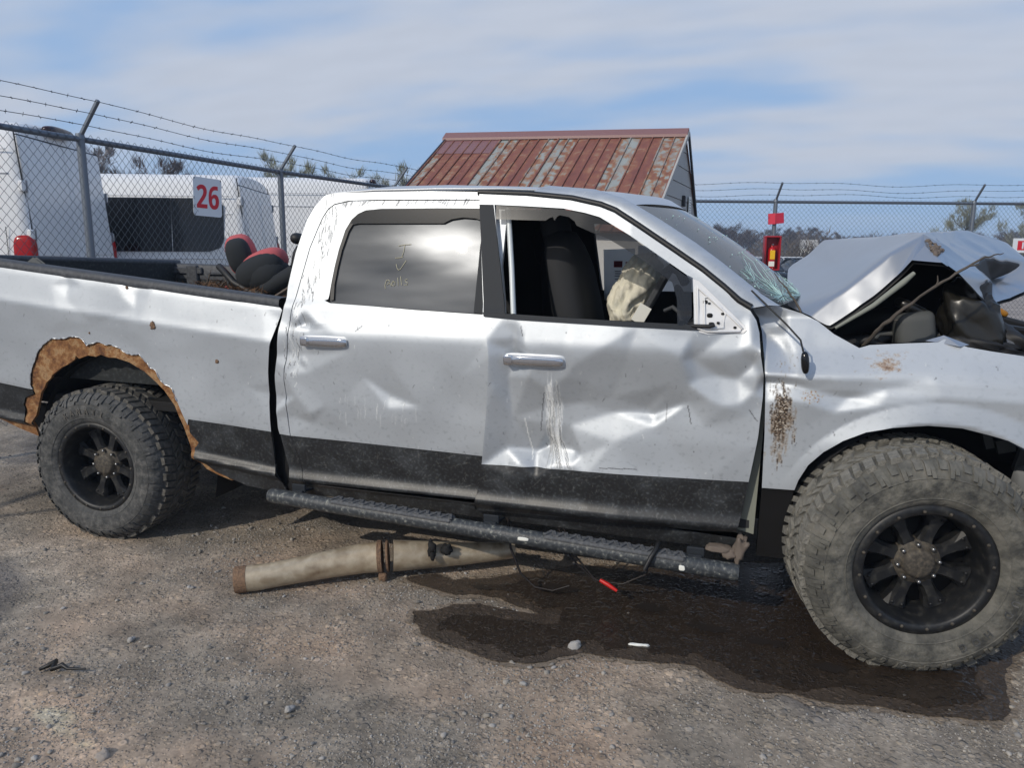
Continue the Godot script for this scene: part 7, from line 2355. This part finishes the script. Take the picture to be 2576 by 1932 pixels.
# ------------------------------------------------------------------ sky
func sky_image(sun: Vector3) -> ImageTexture:
	var w := 2048
	var h := 1024
	var im := Image.create(w, h, false, Image.FORMAT_RGBF)
	var n1 := noise(202, 1.0, 4)
	n1.fractal_gain = 0.42
	var n3 := noise(211, 1.0, 4)
	var n2 := noise(207, 1.0, 4)
	for j in h:
		var el := PI * (0.5 - (j + 0.5) / h)
		if el < -0.02: 
			continue
		var y := sin(el)
		var ce := cos(el)
		for i in w:
			var az := TAU * ((i + 0.5) / w - 0.5)
			var d := Vector3(-sin(az) * ce, y, cos(az) * ce)
			# clear air: pale near the horizon, deeper blue above
			var k := pow(clampf(y / 0.9, 0, 1), 0.75)
			var c := Vector3(0.325, 0.47, 0.67).lerp(Vector3(0.12, 0.28, 0.60), k)
			# high thin cloud sheet, seen on a plane overhead
			var p := Vector2(d.x, d.z) / (maxf(y, 0) + 0.16)
			var a := n1.get_noise_2d(p.x * 0.34 + 1.7, p.y * 1.0 + 3.1)
			var b := n2.get_noise_2d(p.x * 1.3 + 9.0, p.y * 2.6)
			var streak := n3.get_noise_2d(p.x * 2.6 - 5.0, p.y * 9.0 + 2.0)
			var cov := a * 1.0 + b * 0.30 + 0.50
			cov = clampf(cov * 1.15, 0, 1)
			cov = cov * cov * (3 - 2 * cov) * clampf((y - 0.01) / 0.10, 0.12, 1)
			var ang := acos(clampf(d.dot(sun), -1, 1))
			var near := exp(-ang * ang / 0.40)
			cov = maxf(cov, 0.9 * near)
			# cloud scatters sunlight forwards, in ragged streaks round the sun
			var lit := 0.55 + 0.22 * exp(-ang * ang / 0.25) + 0.3 * exp(-ang * ang / 0.03)
			var cl := Vector3(0.93, 0.985, 1.11).lerp(Vector3(1.04, 1.0, 0.94), near) * lit * maxf(0.25, 1.0 + (0.05 + 1.5 * near) * streak)
			c = c.lerp(cl, cov * 0.84)
			var daz := wrapf(az - atan2(-sun.x, sun.z), -PI, PI) * ce
			var del := el - asin(sun.y)
			c += Vector3(1.0, 0.96, 0.90) * 9.0 * exp(-daz * daz / 0.006 - del * del / 0.0007) * clampf(0.9 + 1.6 * streak, 0.1, 2.0)
			im.set_pixel(i, j, Color(c.x, c.y, c.z))
	return ImageTexture.create_from_image(im)

func _ready() -> void:
	var cam := Camera3D.new()
	cam.name = "camera"
	add_child(cam)
	cam.position = Vector3(-0.644, 1.5039, 2.9051)
	cam.rotation = Vector3(-0.1779, 0.3069, 0.0042)
	cam.fov = 54.09
	cam.near = 0.05
	cam.far = 1500
	var sun_dir := Vector3(-0.3645, 0.5426, 0.7568).normalized()
	var env := Environment.new()
	env.background_mode = Environment.BG_SKY
	var sm := PanoramaSkyMaterial.new()
	sm.panorama = sky_image(sun_dir)
	env.sky = Sky.new()
	env.sky.sky_material = sm
	env.tonemap_mode = Environment.TONE_MAPPER_LINEAR
	env.tonemap_exposure = 1.12
	env.ambient_light_source = Environment.AMBIENT_SOURCE_SKY
	env.sdfgi_enabled = true
	env.ssao_enabled = true
	env.ssil_enabled = true
	env.fog_enabled = true
	env.fog_density = 0.0018
	env.fog_light_color = Color(0.72, 0.79, 0.88)
	var we := WorldEnvironment.new()
	we.name = "environment"
	we.environment = env
	add_child(we)
	var sun := DirectionalLight3D.new()
	sun.name = "sun"
	sun.light_energy = 0.66
	sun.light_color = Color(1.0, 0.965, 0.91)
	sun.light_angular_distance = 0.6
	sun.shadow_enabled = true
	add_child(sun)
	sun.look_at_from_position(Vector3.ZERO, -sun_dir)
	materials()
	ground()
	shed()
	fence("chain_link_fence", "chain link fence with barbed wire running back along the left side", [Vector3(-6.44, 0, 3.5), Vector3(-6.44, 0, 0.45), Vector3(-6.44, 0, -2.6), Vector3(-6.45, 0, -5.63), Vector3(-6.2, 0, -8.35), Vector3(-5.95, 0, -11.1)], 2.45, Vector3(0.24, 0.30, 0.0), M.wire, 3)
	fence("chain_link_fence", "chain link fence with barbed wire crossing behind the hood at right", [Vector3(-3.79, 0, -10.42), Vector3(-0.34, 0, -11.74), Vector3(3.11, 0, -13.06), Vector3(6.56, 0, -14.4), Vector3(10.0, 0, -15.7)], 2.35, Vector3(0.09, 0.30, 0.22), M.dark_wire, 8)
	van("tall white high roof van at the left edge with red tail lamp", Vector3(-7.56, 0, -2.97), 2.76, 2.0, false)
	van("white van with long dark side windows behind sign 26", Vector3(-7.054, 0, -5.717), 2.47, 2.0, true)
	van("white panel van without side windows nearest the rusty shed", Vector3(-7.30, 0, -9.75), 2.78, 2.0, false)
	truck()
	exhaust()
	signs()
	debris()
	yard_cars()
	trees()
